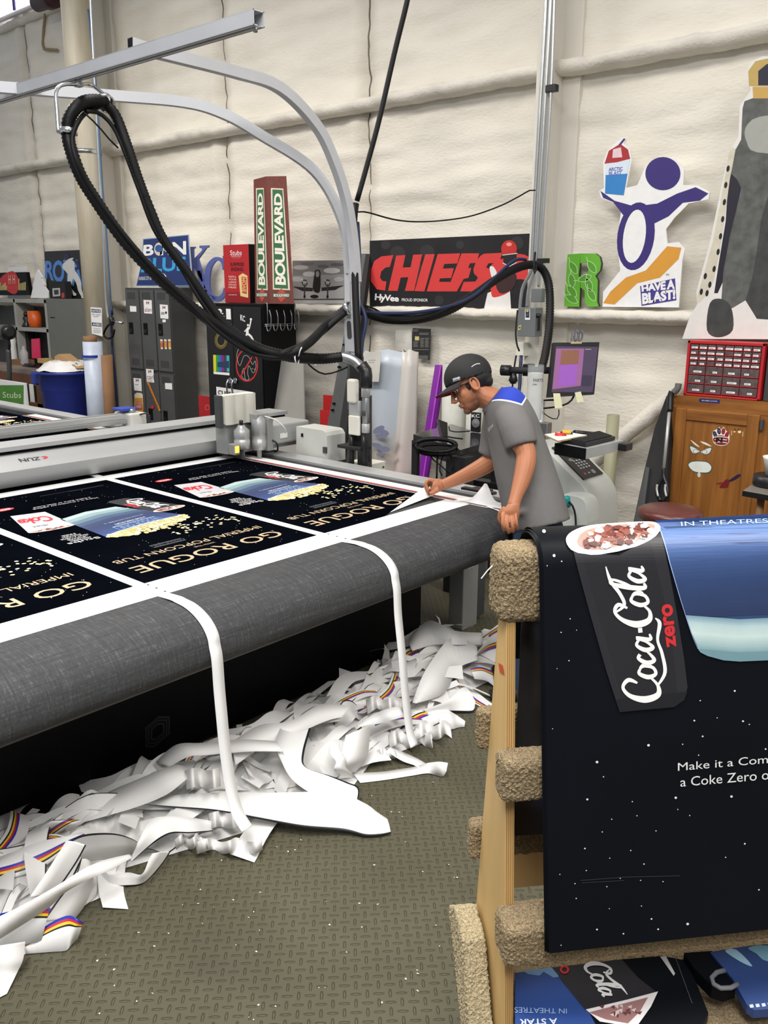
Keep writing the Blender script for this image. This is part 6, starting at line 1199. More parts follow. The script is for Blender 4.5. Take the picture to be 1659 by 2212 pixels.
stk('small_sticker', lambda A: (A.ell(*z8(1196, 722), 2.6, 1.6, ink(236, 206, 170), 1), A.ell(*z8(1265, 724), 3.8, 2.8, ink(240, 226, 180), 1), A.stroke(Q(z8, (1155, 705), (1155, 770)), 1.4, ink(236, 196, 160), 1, 0), A.stroke(Q(z8, (1312, 720), (1308, 788)), 1.4, ink(236, 196, 160), 1, 0), A.stroke(Q(z8, (1190, 680), (1218, 698)), 1.4, ink(70, 40, 20), 1, 0), A.stroke(Q(z8, (1240, 698), (1270, 678)), 1.4, ink(70, 40, 20), 1, 0)))
stk('red_sticker', lambda A: (A.poly(Q(z8, (985, 1495), (1040, 1420), (1080, 1380), (1130, 1390), (1120, 1440), (1095, 1495)), ink(110, 26, 30), 1, 3), A.poly(Q(z8, (1120, 1400), (1180, 1350), (1250, 1310), (1285, 1320), (1240, 1365), (1150, 1410)), ink(38, 28, 58), 1.4, 3), A.poly(Q(z8, (940, 1440), (1000, 1420), (1040, 1425), (990, 1450)), ink(140, 34, 30), 1.6, 3)))
# red parts drawer cabinet
pc = thing('parts_cabinet', 'red frame cabinet of small clear labelled drawers on the oak cabinet', 'drawer cabinet', V((pY(1570, 860, 5.78).x, 5.78, zt)))
YR = 5.78; TL, BR = pY(1490, 736, YR), pY(1645, 865, YR); xl, xr = pY(1481, 800, YR).x, pY(1648, 800, YR).x; zb, ztop = zt+.002, pY(1491, 735, YR).z
M_red = mat('red_plastic', (186, 36, 42), .42, var=.04)
b = MB(); b.box((xl, YR+.012, zb), (xr, YR+.16, ztop), M_red, .004); W = xr-xl; Hh = ztop-zb
b.box((xl, YR-.004, zb), (xl+.018, YR+.02, ztop), M_red, .003); b.box((xr-.018, YR-.004, zb), (xr, YR+.02, ztop), M_red, .003); b.box((xl, YR-.004, ztop-.02), (xr, YR+.02, ztop), M_red, .003); b.box((xl, YR-.004, zb), (xr, YR+.02, zb+.012), M_red, .003); b.build('frame', pc)
rowsz = [(8, .098)]*4+[(4, .17)]*3; zz = ztop-.024; rr = random.Random(5); M_drw = mat('smoky_clear_drawer', (96, 84, 84), .25, var=.25, vscale=30); sh = (Hh-.04)/sum(r[1] for r in rowsz)
for ri, (n, hh) in enumerate(rowsz):
    hz = hh*sh
    for j in range(n):
        dwid = (W-.04)/n; a = xl+.02+j*dwid; b = MB(); b.box((a+.003, YR-.002, zz-hz+.004), (a+dwid-.003, YR+.011, zz-.002), M_drw, .002); b.box((a+.003, YR-.006, zz-hz+.004), (a+dwid-.003, YR-.002, zz-hz+.008), M_red)
        d = b.build('drawer', pc)
        if not (ri == 1 and j == 4) and not (ri == 3 and j in (2,)):
            w = dwid*rr.uniform(.5, .85) if n == 8 else dwid*rr.uniform(.25, .55); hgt = hz*(.38 if n == 8 else .2); x = a+(dwid-w)/2*rr.uniform(.5, 1.3); z = zz-hz*.62
            b = MB(); b.box((x, YR-.0032, z-hgt/2), (x+w, YR-.0022, z+hgt/2), c_wht); b.box((x+w*.1, YR-.0036, z-hgt*.12), (x+w*.7, YR-.0031, z+hgt*.12), ink(110, 110, 112)); b.build('drawer_label', d)
    zz -= hz
b = MB(); b.box((xr+.012, YR+.02, zt+.001), (xr+.30, YR+.2, zt+.36), M_dgrey, .004); tag(b.build('grey_bin'), 'dark grey box right of the red drawer cabinet at the photo edge', 'box')
# table at the right edge with cup
ztb = .80; tt = thing('corner_table', 'grey topped table with black edging at the right photo edge', 'table', pZ(1659, 1065, ztb)); tt.location.z = 0
t_ = [pZ(1604, 1060, ztb), pZ(1640, 1036, ztb), pZ(1640, 1036, ztb)+V((.8, .45, 0)), pZ(1604, 1060, ztb)+V((.75, -.1, 0))]
b = MB(); b.prism(t_, (0, 0, -.03), mat('grey_laminate', (122, 116, 110), .4, var=.08, vscale=30), M_blkp); b.build('tabletop', tt)
for p in (t_[0]*.9+t_[2]*.1, t_[1]*.85+t_[3]*.15, t_[3]*.9+t_[1]*.1):
    b = MB(); b.tube([V((p.x, p.y, 0)), V((p.x, p.y, ztb-.03))], .02, mat('table_leg_wood', (150, 110, 66), .6), 10); b.build('leg', tt)
p = pZ(1668, 1050, ztb); b = MB(); b.lathe(p, [(.10, 0), (.105, .01), (.105, .06), (.09, .065)], M_blkp, 30); tag(b.build('black_dish'), 'round black stand on the corner table under the white cup', 'stand')
b = MB(); b.lathe(p+V((.01, .01, .065)), [(.055, 0), (.075, .09), (.079, .10), (.07, .10), (.05, .01)], M_white, 26); tag(b.build('paper_cup'), 'white paper cup on the round black stand at the photo edge', 'cup')
# ================================================================ the man leaning over the table corner
man = thing('person', 'man in black cap and grey polo shirt with blue shoulders leaning over the table', 'person', V((pD(1165, 1125, 3.95).x, pD(1165, 1125, 3.95).y, 0)))
def loft(mb, rings, m, n=24, sub=4, cap=True, sq_=1.0):
    """rings: (centre, v1, v2) ellipses; interpolated smoothly"""
    Cs = cr([r[0] for r in rings], sub); A1 = cr([r[1] for r in rings], sub); A2 = cr([r[2] for r in rings], sub); i = mb.mi(m); R = []
    for c, a, b_ in zip(Cs, A1, A2):
        rg = []
        for k in range(n):
            t = 2*math.pi*k/n; x, y = math.cos(t), math.sin(t)
            if sq_ != 1: x, y = math.copysign(abs(x)**sq_, x), math.copysign(abs(y)**sq_, y)
            rg.append(mb.bm.verts.new(c+a*x+b_*y))
        R.append(rg)
    for a, b_ in zip(R, R[1:]):
        for k in range(n): f = mb.bm.faces.new([a[k], a[(k+1) % n], b_[(k+1) % n], b_[k]]); f.material_index = i; f.smooth = True
    if cap:
        for rg in (R[0][::-1], R[-1]): f = mb.bm.faces.new(rg); f.material_index = i
def limb(mb, pts, m, n=14, sub=5):      # (x, y, D, radius) in photo terms
    P_ = [pD(x, y, D) for x, y, D, r in pts]; rs = [p[3] for p in pts]; rings = []
    for k, p in enumerate(P_):
        t = (P_[min(k+1, len(P_)-1)]-P_[max(k-1, 0)]).normalized(); a = t.cross(_f); a.normalize(); b_ = a.cross(t); rings.append((p, a*rs[k], b_*rs[k]))
    loft(mb, rings, m, n, sub)
def ellip(mb, c, R3, m, q=(1, 1, 1)):     # ellipsoid with axes R3 (three vectors)
    r = bmesh.ops.create_icosphere(mb.bm, subdivisions=3, radius=1); i = mb.mi(m)
    for v in r['verts']: v.co = c+R3[0]*v.co.x+R3[1]*v.co.y+R3[2]*v.co.z
    for f in {f for v in r['verts'] for f in v.link_faces}: f.material_index = i; f.smooth = True
M_skin = mat('skin', (172, 112, 80), .48, var=.05, vscale=8, spec=.35)
# torso levels: front px, back px, D, half depth
TS = [((1062, 862), (1082, 838), 3.97, .065), ((1050, 882), (1108, 838), 3.97, .15), ((1047, 900), (1131, 857), 3.97, .195), ((1052, 936), (1157, 899), 3.96, .20), ((1062, 984), (1175, 949), 3.95, .185), ((1072, 1037), (1193, 997), 3.95, .175), ((1082, 1082), (1213, 1056), 3.95, .185), ((1090, 1128), (1224, 1100), 3.95, .20), ((1094, 1150), (1230, 1120), 3.95, .205)]
def tring(L, s=1.0):
    a, c, D, d = L; A_, C_ = pD(a[0], a[1], D), pD(c[0], c[1], D); return ((A_+C_)/2, (C_-A_)/2*s, _f*(d*s))
# head frame
HC = pD(1013, 821, 3.97); hf = (-_r*.866-_u*.5); hu = (-_r*.5+_u*.866); hs_ = -_f
def hp(a, b_, c=0): return HC+hf*a+hu*b_+hs_*c
body = MB()
ellip(body, hp(0, .012), (hf*.097, hu*.088, hs_*.074), M_skin)
ellip(body, hp(.040, -.050), (hf*.050, hu*.080, hs_*.058), M_skin)
ellip(body, hp(.042, -.100), (hf*.046, hu*.034, hs_*.046), M_skin); ellip(body, hp(.074, -.118), (hf*.020, hu*.018, hs_*.024), M_skin)
ellip(body, hp(.078, .010), (hf*.018, hu*.014, hs_*.048), M_skin)
body.tube([hp(.090, -.005), hp(.102, -.030), hp(.113, -.052), hp(.100, -.058)], [.007, .009, .012, .009], M_skin, 10)
for sd in (-1, 1): ellip(body, hp(.099, -.056, .011*sd), (hf*.010, hu*.007, hs_*.008), M_skin); ellip(body, hp(.055, -.045, .042*sd), (hf*.022, hu*.022, hs_*.014), M_skin)
ellip(body, hp(.092, -.080), (hf*.010, hu*.006, hs_*.022), M_skin); ellip(body, hp(.088, -.091), (hf*.010, hu*.006, hs_*.020), M_skin)
for sd in (-1, 1):
    ear = [hp(.002+.017*math.cos(a)-.004, -.032+.030*math.sin(a)+.0, (.070+.008)*sd) for a in [k*2*math.pi/14 for k in range(15)]]; body.tube(ear, .0055, M_skin, 6); ellip(body, hp(0, -.034, .070*sd), (hf*.014, hu*.024, hs_*.006), M_skin)
limb(body, [(1026, 845, 3.97, .054), (1045, 856, 3.97, .056), (1066, 866, 3.97, .058), (1084, 890, 3.97, .07)], M_skin, 16)
loft(body, [(c_, a_*.86, b_*.86) for c_, a_, b_ in map(tring, TS[1:-1])], M_skin, 24)
# near arm and hand
arm = [(1102, 905, 3.84, .045), (1112, 925, 3.79, .050), (1126, 955, 3.77, .048), (1136, 978, 3.75, .044), (1135, 1005, 3.73, .043), (1126, 1040, 3.71, .037), (1115, 1072, 3.69, .028), (1109, 1092, 3.68, .027)]
limb(body, arm, M_skin)
DN = 3.67
rings = []
for (x, y, w, t) in ((1109, 1090, .026, .018), (1104, 1104, .037, .020), (1101, 1116, .041, .018), (1101, 1122, .036, .012)): rings.append((pD(x, y, DN+(.006 if y > 1110 else 0)), _r*w, _f*t))
loft(body, rings, M_skin, 16)
for k, (x0, y0, x1, y1, x2, y2, r) in enumerate(((1086, 1117, 1086, 1133, 1089, 1145, .0080), (1095, 1121, 1096, 1139, 1099, 1150, .0082), (1105, 1121, 1107, 1137, 1108, 1148, .0080), (1114, 1116, 1116, 1131, 1116, 1142, .0072))):
    body.tube(cr([pD(x0, y0-8, DN-.004), pD(x0, y0, DN-.016), pD(x1, y1, DN-.020), pD(x2, y2, DN+.004), pD(x2-2, y2-6, DN+.024), pD(x2-3, y2-14, DN+.026)], 4), r, M_skin, 8)
body.tube(cr([pD(1092, 1098, DN+.01), pD(1082, 1108, DN+.024), pD(1080, 1122, DN+.034), pD(1086, 1132, DN+.038)], 4), [.013]*5+[.0115]*5+[.0095]*3, M_skin, 8)
# far arm reaching to the lifted corner
limb(body, [(1085, 895, 4.13, .058), (1072, 950, 4.16, .052), (1066, 985, 4.18, .047), (1052, 1002, 4.19, .044), (1020, 1020, 4.21, .039), (985, 1036, 4.24, .031), (958, 1047, 4.26, .026)], M_skin)
DF = 4.27; rings = []
for (x, y, w, t) in ((960, 1047, .026, .018), (950, 1049, .034, .022), (940, 1049, .036, .024), (933, 1048, .032, .022)): rings.append((pD(x, y, DF), (_u*.97+_r*.2)*w, _f*t))
loft(body, rings, M_skin, 16)
for k, (dz, L) in enumerate(((.018, 1.0), (.006, 1.05), (-.008, 1.0), (-.020, .85))):
    a = pD(936, 1044, DF-.012+.012*k)+_u*dz*.6; body.tube(cr([a, a-_r*.022*L+_u*.006, a-_r*.036*L-_u*.012, a-_r*.030*L-_u*.034, a-_r*.018*L-_u*.044], 4), .0088, M_skin, 8)
a = pD(948, 1056, DF-.02); body.tube(cr([a, a-_r*.018-_u*.012, a-_r*.034-_u*.020, a-_r*.046-_u*.022], 4), [.0125]*5+[.011]*5+[.009]*3, M_skin, 8)
# hips, legs, feet
hip = pD(1162, 1118, 3.95)
for D, dx in ((3.86, .00), (4.04, .03)):
    h0 = pD(1160, 1118, D); rg = []
    for z, r in ((h0.z-.07, .085), (h0.z-.14, .088), (.50, .066), (.44, .062), (.30, .058), (.12, .042), (.05, .042)): rg.append((V((h0.x, h0.y, z))+_r*dx, _r*r, _f*r))
    loft(body, rg, M_skin, 16)
bo = body.build('body', man)
def fuse(o, vox, sm):
    md = o.modifiers.new('fuse', 'REMESH'); md.mode = 'VOXEL'; md.voxel_size = vox; md.use_smooth_shade = True
    md = o.modifiers.new('soften', 'SMOOTH'); md.iterations = sm; md.factor = .5
fuse(bo, .0030, 2)
N, L, bb = nodes(M_skin); src = bb.inputs['Base Color'].links[0].from_socket; tc = N.new('ShaderNodeTexCoord')
mk = None; ml = root_loc(man)
for (pt, r0, r1) in ((hp(.070, -.118), .018, .060), (hp(.088, -.072), .004, .026), (hp(.03, -.105, .04), .014, .055), (hp(.088, .006, .03), .004, .020)):
    d = N.new('ShaderNodeVectorMath'); d.operation = 'DISTANCE'; d.inputs[1].default_value = pt-ml; L.new(tc.outputs['Object'], d.inputs[0])
    mr = N.new('ShaderNodeMapRange'); mr.inputs[1].default_value = r1; mr.inputs[2].default_value = r0; mr.inputs[3].default_value = 0; mr.inputs[4].default_value = .75; L.new(d.outputs['Value'], mr.inputs[0])
    if mk is None: mk = mr.outputs[0]
    else:
        mx_ = N.new('ShaderNodeMath'); mx_.operation = 'MAXIMUM'; L.new(mk, mx_.inputs[0]); L.new(mr.outputs[0], mx_.inputs[1]); mk = mx_.outputs[0]
mx = N.new('ShaderNodeMixRGB'); mx.inputs[2].default_value = (*lin((52, 34, 26)), 1); L.new(src, mx.inputs[1]); L.new(mk, mx.inputs[0]); L.new(mx.outputs[0], bb.inputs['Base Color'])
# shirt with yoke
M_shirt = mat('grey_polo', (106, 104, 103), .85, var=.06, vscale=5, bump=.45, bscale=9)
sh_ = MB(); loft(sh_, [tring(L, 1.0) for L in TS], M_shirt, 28)
limb(sh_, [(1092, 888, 3.88, .058), (1104, 900, 3.82, .070), (1114, 922, 3.79, .074), (1122, 945, 3.775, .073), (1127, 964, 3.77, .071)], M_shirt, 18)
limb(sh_, [(1080, 885, 4.12, .075), (1072, 930, 4.15, .072), (1066, 965, 4.17, .068), (1060, 985, 4.18, .064)], M_shirt, 16)
# draped folds on the flank
for (L_, r) in (([(1150, 985, 3.79), (1160, 1040, 3.79), (1175, 1100, 3.79)], .016), ([(1100, 1125, 3.79), (1120, 1108, 3.78), (1150, 1098, 3.785)], .014), ([(1190, 1050, 3.83), (1200, 1080, 3.82), (1218, 1104, 3.84)], .013)): sh_.tube(dpath(L_), [r*.5, r, r*.4], M_shirt, 8)
so2 = sh_.build('polo_shirt', man); fuse(so2, .008, 5)
N, L, bb = nodes(M_shirt); src = bb.inputs['Base Color'].links[0].from_socket; tc = N.new('ShaderNodeTexCoord')
def plane_mask(p, n, w):
    n = V(n).normalized(); d = N.new('ShaderNodeVectorMath'); d.operation = 'DOT_PRODUCT'; L.new(tc.outputs['Object'], d.inputs[0]); d.inputs[1].default_value = n
    s = N.new('ShaderNodeMath'); s.operation = 'SUBTRACT'; L.new(d.outputs['Value'], s.inputs[0]); s.inputs[1].default_value = (V(p)-ml).dot(n)
    g = N.new('ShaderNodeMath'); g.operation = 'GREATER_THAN'; g.inputs[1].default_value = w; L.new(s.outputs[0], g.inputs[0]); return g.outputs[0]
def mul(a, c):
    m_ = N.new('ShaderNodeMath'); m_.operation = 'MULTIPLY'; L.new(a, m_.inputs[0]); L.new(c, m_.inputs[1]); return m_.outputs[0]
pA, pB, pC, pD_ = pD(1061, 864, 3.9), pD(1071, 878, 3.9), pD(1094, 852, 3.88), pD(1135, 857, 3.88)
def band(grow):     # region over the shoulder: above the sleeve seam, between the front and rear piping
    a = plane_mask(pD(1084, 870, 3.9), _r*.26+_u*.965, -grow); bq = plane_mask(pD(1066, 871, 3.9), _r*.81+_u*.58, -grow); c_ = plane_mask(pD(1134, 857, 3.9), -_r*.8+_u*.6, -grow)
    return mul(mul(a, bq), c_)
c_in, c_out = band(0), band(.007)
m1 = N.new('ShaderNodeMixRGB'); m1.inputs[2].default_value = (*lin((225, 225, 228)), 1); L.new(src, m1.inputs[1]); L.new(c_out, m1.inputs[0])
m2 = N.new('ShaderNodeMixRGB'); m2.inputs[2].default_value = (*lin((28, 56, 168)), 1); L.new(m1.outputs[0], m2.inputs[1]); L.new(c_in, m2.inputs[0]); L.new(m2.outputs[0], bb.inputs['Base Color'])
# collar
M_col2 = mat('grey_collar', (92, 92, 92), .85, var=.06)
b = MB(); rows = []
for k in range(25):
    a = 2*math.pi*k/24; c = pD(1066, 864, 3.97); ax = (pD(1086, 832, 3.97)-pD(1046, 880, 3.97)).normalized(); w = ax*(.070*math.cos(a))+_f*(.066*math.sin(a)); nrm = (_u*.62-_r*.75).normalized()
    rows.append([c+w*1.12-nrm*.030, c+w*1.0+nrm*.008, c+w*1.04-nrm*.014+w.normalized()*.006])
b.sheet(rows, M_col2); b.build('collar', man, solid=.004)
from mathutils.bvhtree import BVHTree
bpy.context.view_layer.update(); _dg = bpy.context.evaluated_depsgraph_get(); _bv = BVHTree.FromObject(so2, _dg)
def onshirt(x, y, l):
    d = ray(x, y).normalized(); h_ = _bv.ray_cast(CAM-ml, d); p = (h_[0]+ml) if h_[0] is not None else pD(x, y, 3.88); return p-d*(l+.002)
A = Art(onshirt); q = Q(z7, (728, 690), (770, 650), (775, 680), (735, 735)); A.text('Hartunes', [q[0], q[1], q[2], q[3]], ink(216, 216, 220), 1)
A.build('shirt_logo', man)
# jeans
M_jean = mat('blue_denim', (44, 60, 88), .85, var=.25, vscale=9, bump=.1, bscale=120)
jb = MB()
loft(jb, [(hip-_u*.0, _r*.10, _f*.14), (hip-_u*.05, _r*.115, _f*.15), (hip-_u*.12, _r*.112, _f*.155)], M_jean, 20)
for D, dx in ((3.86, .00), (4.04, .03)):
    h0 = pD(1160, 1118, D); rg = []
    for z, r in ((h0.z-.04, .100), (h0.z-.12, .100), (.50, .085), (.44, .08), (.30, .078), (.12, .076), (.04, .078)): rg.append((V((h0.x, h0.y, z))+_r*dx, _r*r, _f*r))
    loft(jb, rg, M_jean, 16)
jo = jb.build('jeans', man); fuse(jo, .012, 3)
for D, dx in ((3.86, .00), (4.04, .03)):
    h0 = pD(1160, 1118, D); b = MB(); c = V((h0.x, h0.y, 0))+_r*dx; fw = V((-_r.x, -_r.y, 0)).normalized(); sdv = V((-fw.y, fw.x, 0))
    loft(b, [(c-fw*.07+V((0, 0, .04)), sdv*.03, V((0, 0, .035))), (c+V((0, 0, .05)), sdv*.045, V((0, 0, .05))), (c+fw*.10+V((0, 0, .035)), sdv*.05, V((0, 0, .035))), (c+fw*.18+V((0, 0, .025)), sdv*.03, V((0, 0, .022)))], M_blkm, 14); b.build('shoe', man)
# hair, cap, glasses
M_hair = mat('black_hair', (18, 15, 14), .6, var=.3, vscale=60, bump=.3, bscale=90)
b = MB(); ellip(b, hp(-.032, -.008), (hf*.074, hu*.068, hs_*.079), M_hair); ellip(b, hp(-.058, -.045), (hf*.038, hu*.034, hs_*.058), M_hair)
for sd in (-1, 1): ellip(b, hp(.026, -.018, .062*sd), (hf*.010, hu*.026, hs_*.006), M_hair)
ho = b.build('hair', man)
M_cap = mat('black_cap', (20, 20, 22), .75, var=.12, bump=.1, bscale=60)
b = MB(); r = bmesh.ops.create_icosphere(b.bm, subdivisions=4, radius=1)
for v in r['verts']: v.co = hp(-.004, .018)+hf*(.111*v.co.x)+hu*(.097*v.co.y)+hs_*(.087*v.co.z)
b.mi(M_cap)
for f in b.bm.faces: f.smooth = True
rim0, rim1 = hp(.10, .022), hp(-.10, -.022); pn = (rim0-rim1).cross(hs_).normalized()
if pn.dot(hu) < 0: pn = -pn
bmesh.ops.bisect_plane(b.bm, geom=b.bm.verts[:]+b.bm.edges[:]+b.bm.faces[:], plane_co=(rim0+rim1)/2, plane_no=pn, clear_inner=True)
co = b.build('cap', man, solid=.004)
b = MB(); rt_, rb_ = [], []
for i in range(13):
    a = math.radians(-62+124*i/12); row = []
    for k in range(6):
        t = k/5; L_ = .102+.075*t*math.cos(a*.75); row.append(hp(L_*math.cos(a)*1.0-.004, .020-.012*t-.030*(math.sin(a)**2)*(.4+t*.6), .088*math.sin(a)*(1+.05*t)))
    rt_.append(row)
b.sheet(rt_, M_cap); br_ = b.build('brim', co, solid=.003)
b = MB(); b.sheet([[p-hu*.003 for p in r_] for r_ in rt_], mat('dark_red_underbrim', (120, 26, 34), .8)); b.build('underbrim', br_)
def capsurf(x, y, l):
    d = ray(x, y); o = CAM-hp(-.004, .018); s = (.113+l, .099+l, .089+l); od = V((o.dot(hf)/s[0], o.dot(hu)/s[1], o.dot(hs_)/s[2])); dd = V((d.dot(hf)/s[0], d.dot(hu)/s[1], d.dot(hs_)/s[2]))
    a, bq, c = dd.dot(dd), 2*od.dot(dd), od.dot(od)-1; t = (-bq-math.sqrt(max(bq*bq-4*a*c, 0)))/(2*a); return CAM+d*t
A = Art(capsurf); A.text('EARNED', Q(z7, (445, 292), (503, 276), (505, 292), (447, 308)), c_wht, 1, .03); A.text('REPUTATION', Q(z7, (447, 312), (506, 296), (507, 303), (449, 320)), c_wht, 1); A.stroke(Q(z7, (598, 198), (620, 182), (645, 172), (668, 172)), 1.6, ink(190, 190, 190), 1); A.build('cap_lettering', co)
b = MB()
for sd in (-1, 1):
    b.tube(cr([hp(.090, -.004, .034*sd), hp(.086, -.004, .056*sd), hp(.084, -.030, .056*sd), hp(.090, -.036, .034*sd), hp(.094, -.020, .014*sd), hp(.093, -.006, .018*sd), hp(.090, -.004, .034*sd)], 4), .0028, M_blkp, 6); b.tube([hp(.085, -.008, .056*sd), hp(.05, -.010, .070*sd), hp(.0, -.014, .080*sd)], .0030, M_blkp, 6)
b.tube([hp(.094, -.012, -.014), hp(.097, -.010, 0), hp(.094, -.012, .014)], .0026, M_blkp, 6); b.build('glasses', man)
for sd in (-1, 1):
    b = MB(); ellip(b, hp(.078, -.016, .032*sd), (hf*.010, hu*.008, hs_*.013), mat('eye_white', (230, 226, 220), .2)); ellip(b, hp(.0855, -.017, .032*sd), (hf*.004, hu*.005, hs_*.005), mat('eye_dark', (36, 22, 14), .2)); b.build('eye', man)
# ================================================================ foreground rack with draped posters
RO = V((-.806, 1.342, 0)); RE = V((.643, .766, 0)).normalized(); RN = V((.766, -.643, 0)).normalized()
def RK(s, t, z): return RO+RE*s+RN*t+V((0, 0, z))
_ct = (CAM-RO).dot(RN)
M_carp = mat('beige_carpet', (172, 152, 120), .95, var=.35, vscale=260, spec=.1, bump=.8, bscale=420); M_carpl = mat('cream_carpet', (208, 192, 156), .95, var=.3, vscale=260, spec=.1, bump=.8, bscale=420)
M_ply = mat('plywood_face', (214, 178, 116), .55, var=.1, vscale=3, stretch=(6, 6, .5)); M_plyd = mat('plywood_core', (170, 128, 76), .6, var=.15, vscale=8)
ctex = bpy.data.textures.new('carpet_pile', 'CLOUDS'); ctex.noise_scale = .0055; ctex.noise_depth = 2
RR = Matrix((( RE.x, RN.x, 0), (RE.y, RN.y, 0), (0, 0, 1)))
rack = thing('poster_rack', 'wooden A-frame rack with carpet covered rails in the right foreground', 'rack', RK(.4, 0, 0)*1)
def carpet(nm, s0, s1, t0, t1, z0, z1, m=M_carp, vox=.0035, amp=.0075, bev=.022, tilt=0):
    b = MB(); c = RK((s0+s1)/2, (t0+t1)/2, (z0+z1)/2); R = RR @ Matrix.Rotation(tilt, 3, 'X') if tilt else RR
    b.obox(c, (s1-s0, abs(t1-t0), z1-z0), R, m, bev, 4); o = b.build(nm, rack)
    md = o.modifiers.new('vox', 'REMESH'); md.mode = 'VOXEL'; md.voxel_size = vox; md.use_smooth_shade = False
    md = o.modifiers.new('pile', 'DISPLACE'); md.texture = ctex; md.strength = amp; md.mid_level = .5; md.texture_coords = 'LOCAL'
    return o
TZ = lambda z: -.02+(1.25-z)*.12                      # front slope of the frame
TB = lambda z: -.07-(1.25-z)*.12
def endpanel(s0, s1):
    b = MB(); prof = [(TZ(1.30), 1.30), (TZ(.0), 0), (TB(0), 0), (TB(1.30), 1.30)]
    P = [RK(s0, t, z) for t, z in prof]; b.prism(P, RE*(s1-s0), M_ply)
    for k in range(4):
        x0 = s0+(s1-s0)*(.08+k*.24); b.prism([RK(x0, t+.0015, z) for t, z in (prof[0], prof[1])]+[RK(x0+(s1-s0)*.10, t+.0015, z) for t, z in (prof[1], prof[0])], -RN*.003, M_plyd)
    return b.build('end_panel', rack)
endpanel(-.050, -.032); endpanel(.93, .95)
carpet('top_rail', -.068, .96, -.10, -.008, 1.238, 1.385)
for (z0, z1, t1) in ((.905, .995, .066), (.585, .672, .125)): carpet('front_rail', -.070, .96, TZ((z0+z1)/2)-.012, t1, z0, z1, bev=.014)
carpet('rear_rail', -.072, .96, -.145, -.108, .92, 1.01, bev=.012); carpet('rear_rail', -.072, .96, -.185, -.145, .63, .72, bev=.012)
b = MB(); b.prism([RK(-.108, t, z) for t, z in ((-.185, .49), (-.13, .53), (-.05, .51), (.16, .10), (.16, 0), (.08, 0), (.02, .22))], RE*.050, M_carpl); ct_ = b.build('tray_end', rack)
md = ct_.modifiers.new('vox', 'REMESH'); md.mode = 'VOXEL'; md.voxel_size = .0035
md = ct_.modifiers.new('pile', 'DISPLACE'); md.texture = ctex; md.strength = .009; md.texture_coords = 'LOCAL'
carpet('base_shelf', -.03, .96, -.32, .34, .33, .385, vox=.006)
b = MB(); b.prism([RK(-.03, -.28, .33), RK(-.03, .32, .33), RK(.93, .32, .33), RK(.93, -.28, .33)], V((0, 0, -.02)), M_ply); b.build('shelf_board', rack)
b = MB(); b.prism([RK(-.039, -.125, .86), RK(-.039, -.125, .94), RK(.93, -.125, .94), RK(.93, -.125, .86)], RN*.018, M_plyd); b.build('cross_board', rack)
b = MB(); b.prism([RK(-.039, -.165, .55), RK(-.039, -.165, .64), RK(.93, -.165, .64), RK(.93, -.165, .55)], RN*.018, M_ply); b.build('cross_board', rack)
A = Art(onPl(RK(-.0505, 0, 0), -RE)); A.poly([(1077, 1432), (1086, 1437), (1090, 1458), (1080, 1452)], ink(206, 82, 52), 1); A.build('red_sticker', rack)
b = MB(); p = pD(1064, 1222, 1.60); b.tube(cr([p, p-_r*.010-_u*.010, p-_r*.017-_u*.019, p-_r*.021-_u*.024], 3), .0012, M_tie, 5); b.build('zip_tie_tail', rack)
# the uppermost poster: profile across the rail, then straight down the front slope
prof0 = [(-.16, 1.10), (-.125, 1.34), (-.115, 1.37), (-.10, 1.392), (-.078, 1.400), (-.052, 1.401), (-.028, 1.397), (-.010, 1.386), (.002, 1.368), (.008, 1.345), (.020, 1.28), (.147, .640)]
cp = cr([(t, z, 0) for t, z in prof0[:-1]], 4); bprof = [(p.x, p.y) for p in cp]; l0 = bprof[-1]
bprof += [(l0[0]+(.147-l0[0])*k/14, l0[1]+(.640-l0[1])*k/14) for k in range(1, 15)]
def drape(off):
    def f(x, y, l):
        d = ray(x, y); dt, dzz = d.dot(RN), d.z; best = None
        for (t0, z0), (t1, z1) in zip(bprof, bprof[1:]):
            ex, ez = t1-t0, z1-z0; den = dt*ez-dzz*ex
            if abs(den) < 1e-9: continue
            k = ((t0-_ct)*ez-(z0-CAM.z)*ex)/den; w = ((t0-_ct)*dzz-(z0-CAM.z)*dt)/den
            if k > 0 and -.02 <= w <= 1.02 and (best is None or k < best[0]):
                nl = math.hypot(ex, ez); best = (k, -ez/nl, ex/nl)
        if best is None:
            k = (bprof[14][0]-_ct)/dt; best = (k, 1, .4)
        p = CAM+d*best[0]; return p+(RN*best[1]+V((0, 0, best[2])))*(l+off)
    return f
M_nightb = mat('satin_night_print', (10, 13, 19), .45, var=.12, vscale=4, spec=.12)
def drape_mesh(ds, off, zend=None):
    b = MB(); rows = []
    n_ = len(bprof)
    for k, (t, z) in enumerate(bprof):
        a, c = bprof[max(k-1, 0)], bprof[min(k+1, n_-1)]; nl = math.hypot(c[0]-a[0], c[1]-a[1]); nt, nz = -(c[1]-a[1])/nl, (c[0]-a[0])/nl
        rows.append([RK(ds+.845*i/20, t+nt*off, z+nz*off) for i in range(21)])
    b.sheet(rows, M_nightb); return b
zb5 = lambda x, y: (940+x/2.307, 1100+y/2.307); zb6 = lambda x, y: (940+x/2.307, 1640+y/2.307)
GPB = 'posters draped over the foreground rack'
tag(drape_mesh(.003, .006).build('draped_poster', solid=.0012), 'second black poster under the front one on the rack', 'poster', GPB); tag(drape_mesh(.0, .002).build('draped_poster', solid=.0012), 'undermost black poster of the stack draped over the top rail', 'poster', GPB)
A = Art(drape(.0112), .00035); A.mb = drape_mesh(.006, .010); A.cuts = [((0, y, 0), (0, 1, 0)) for y in list(range(1120, 1216, 5))+[1230, 1250, 1280]]
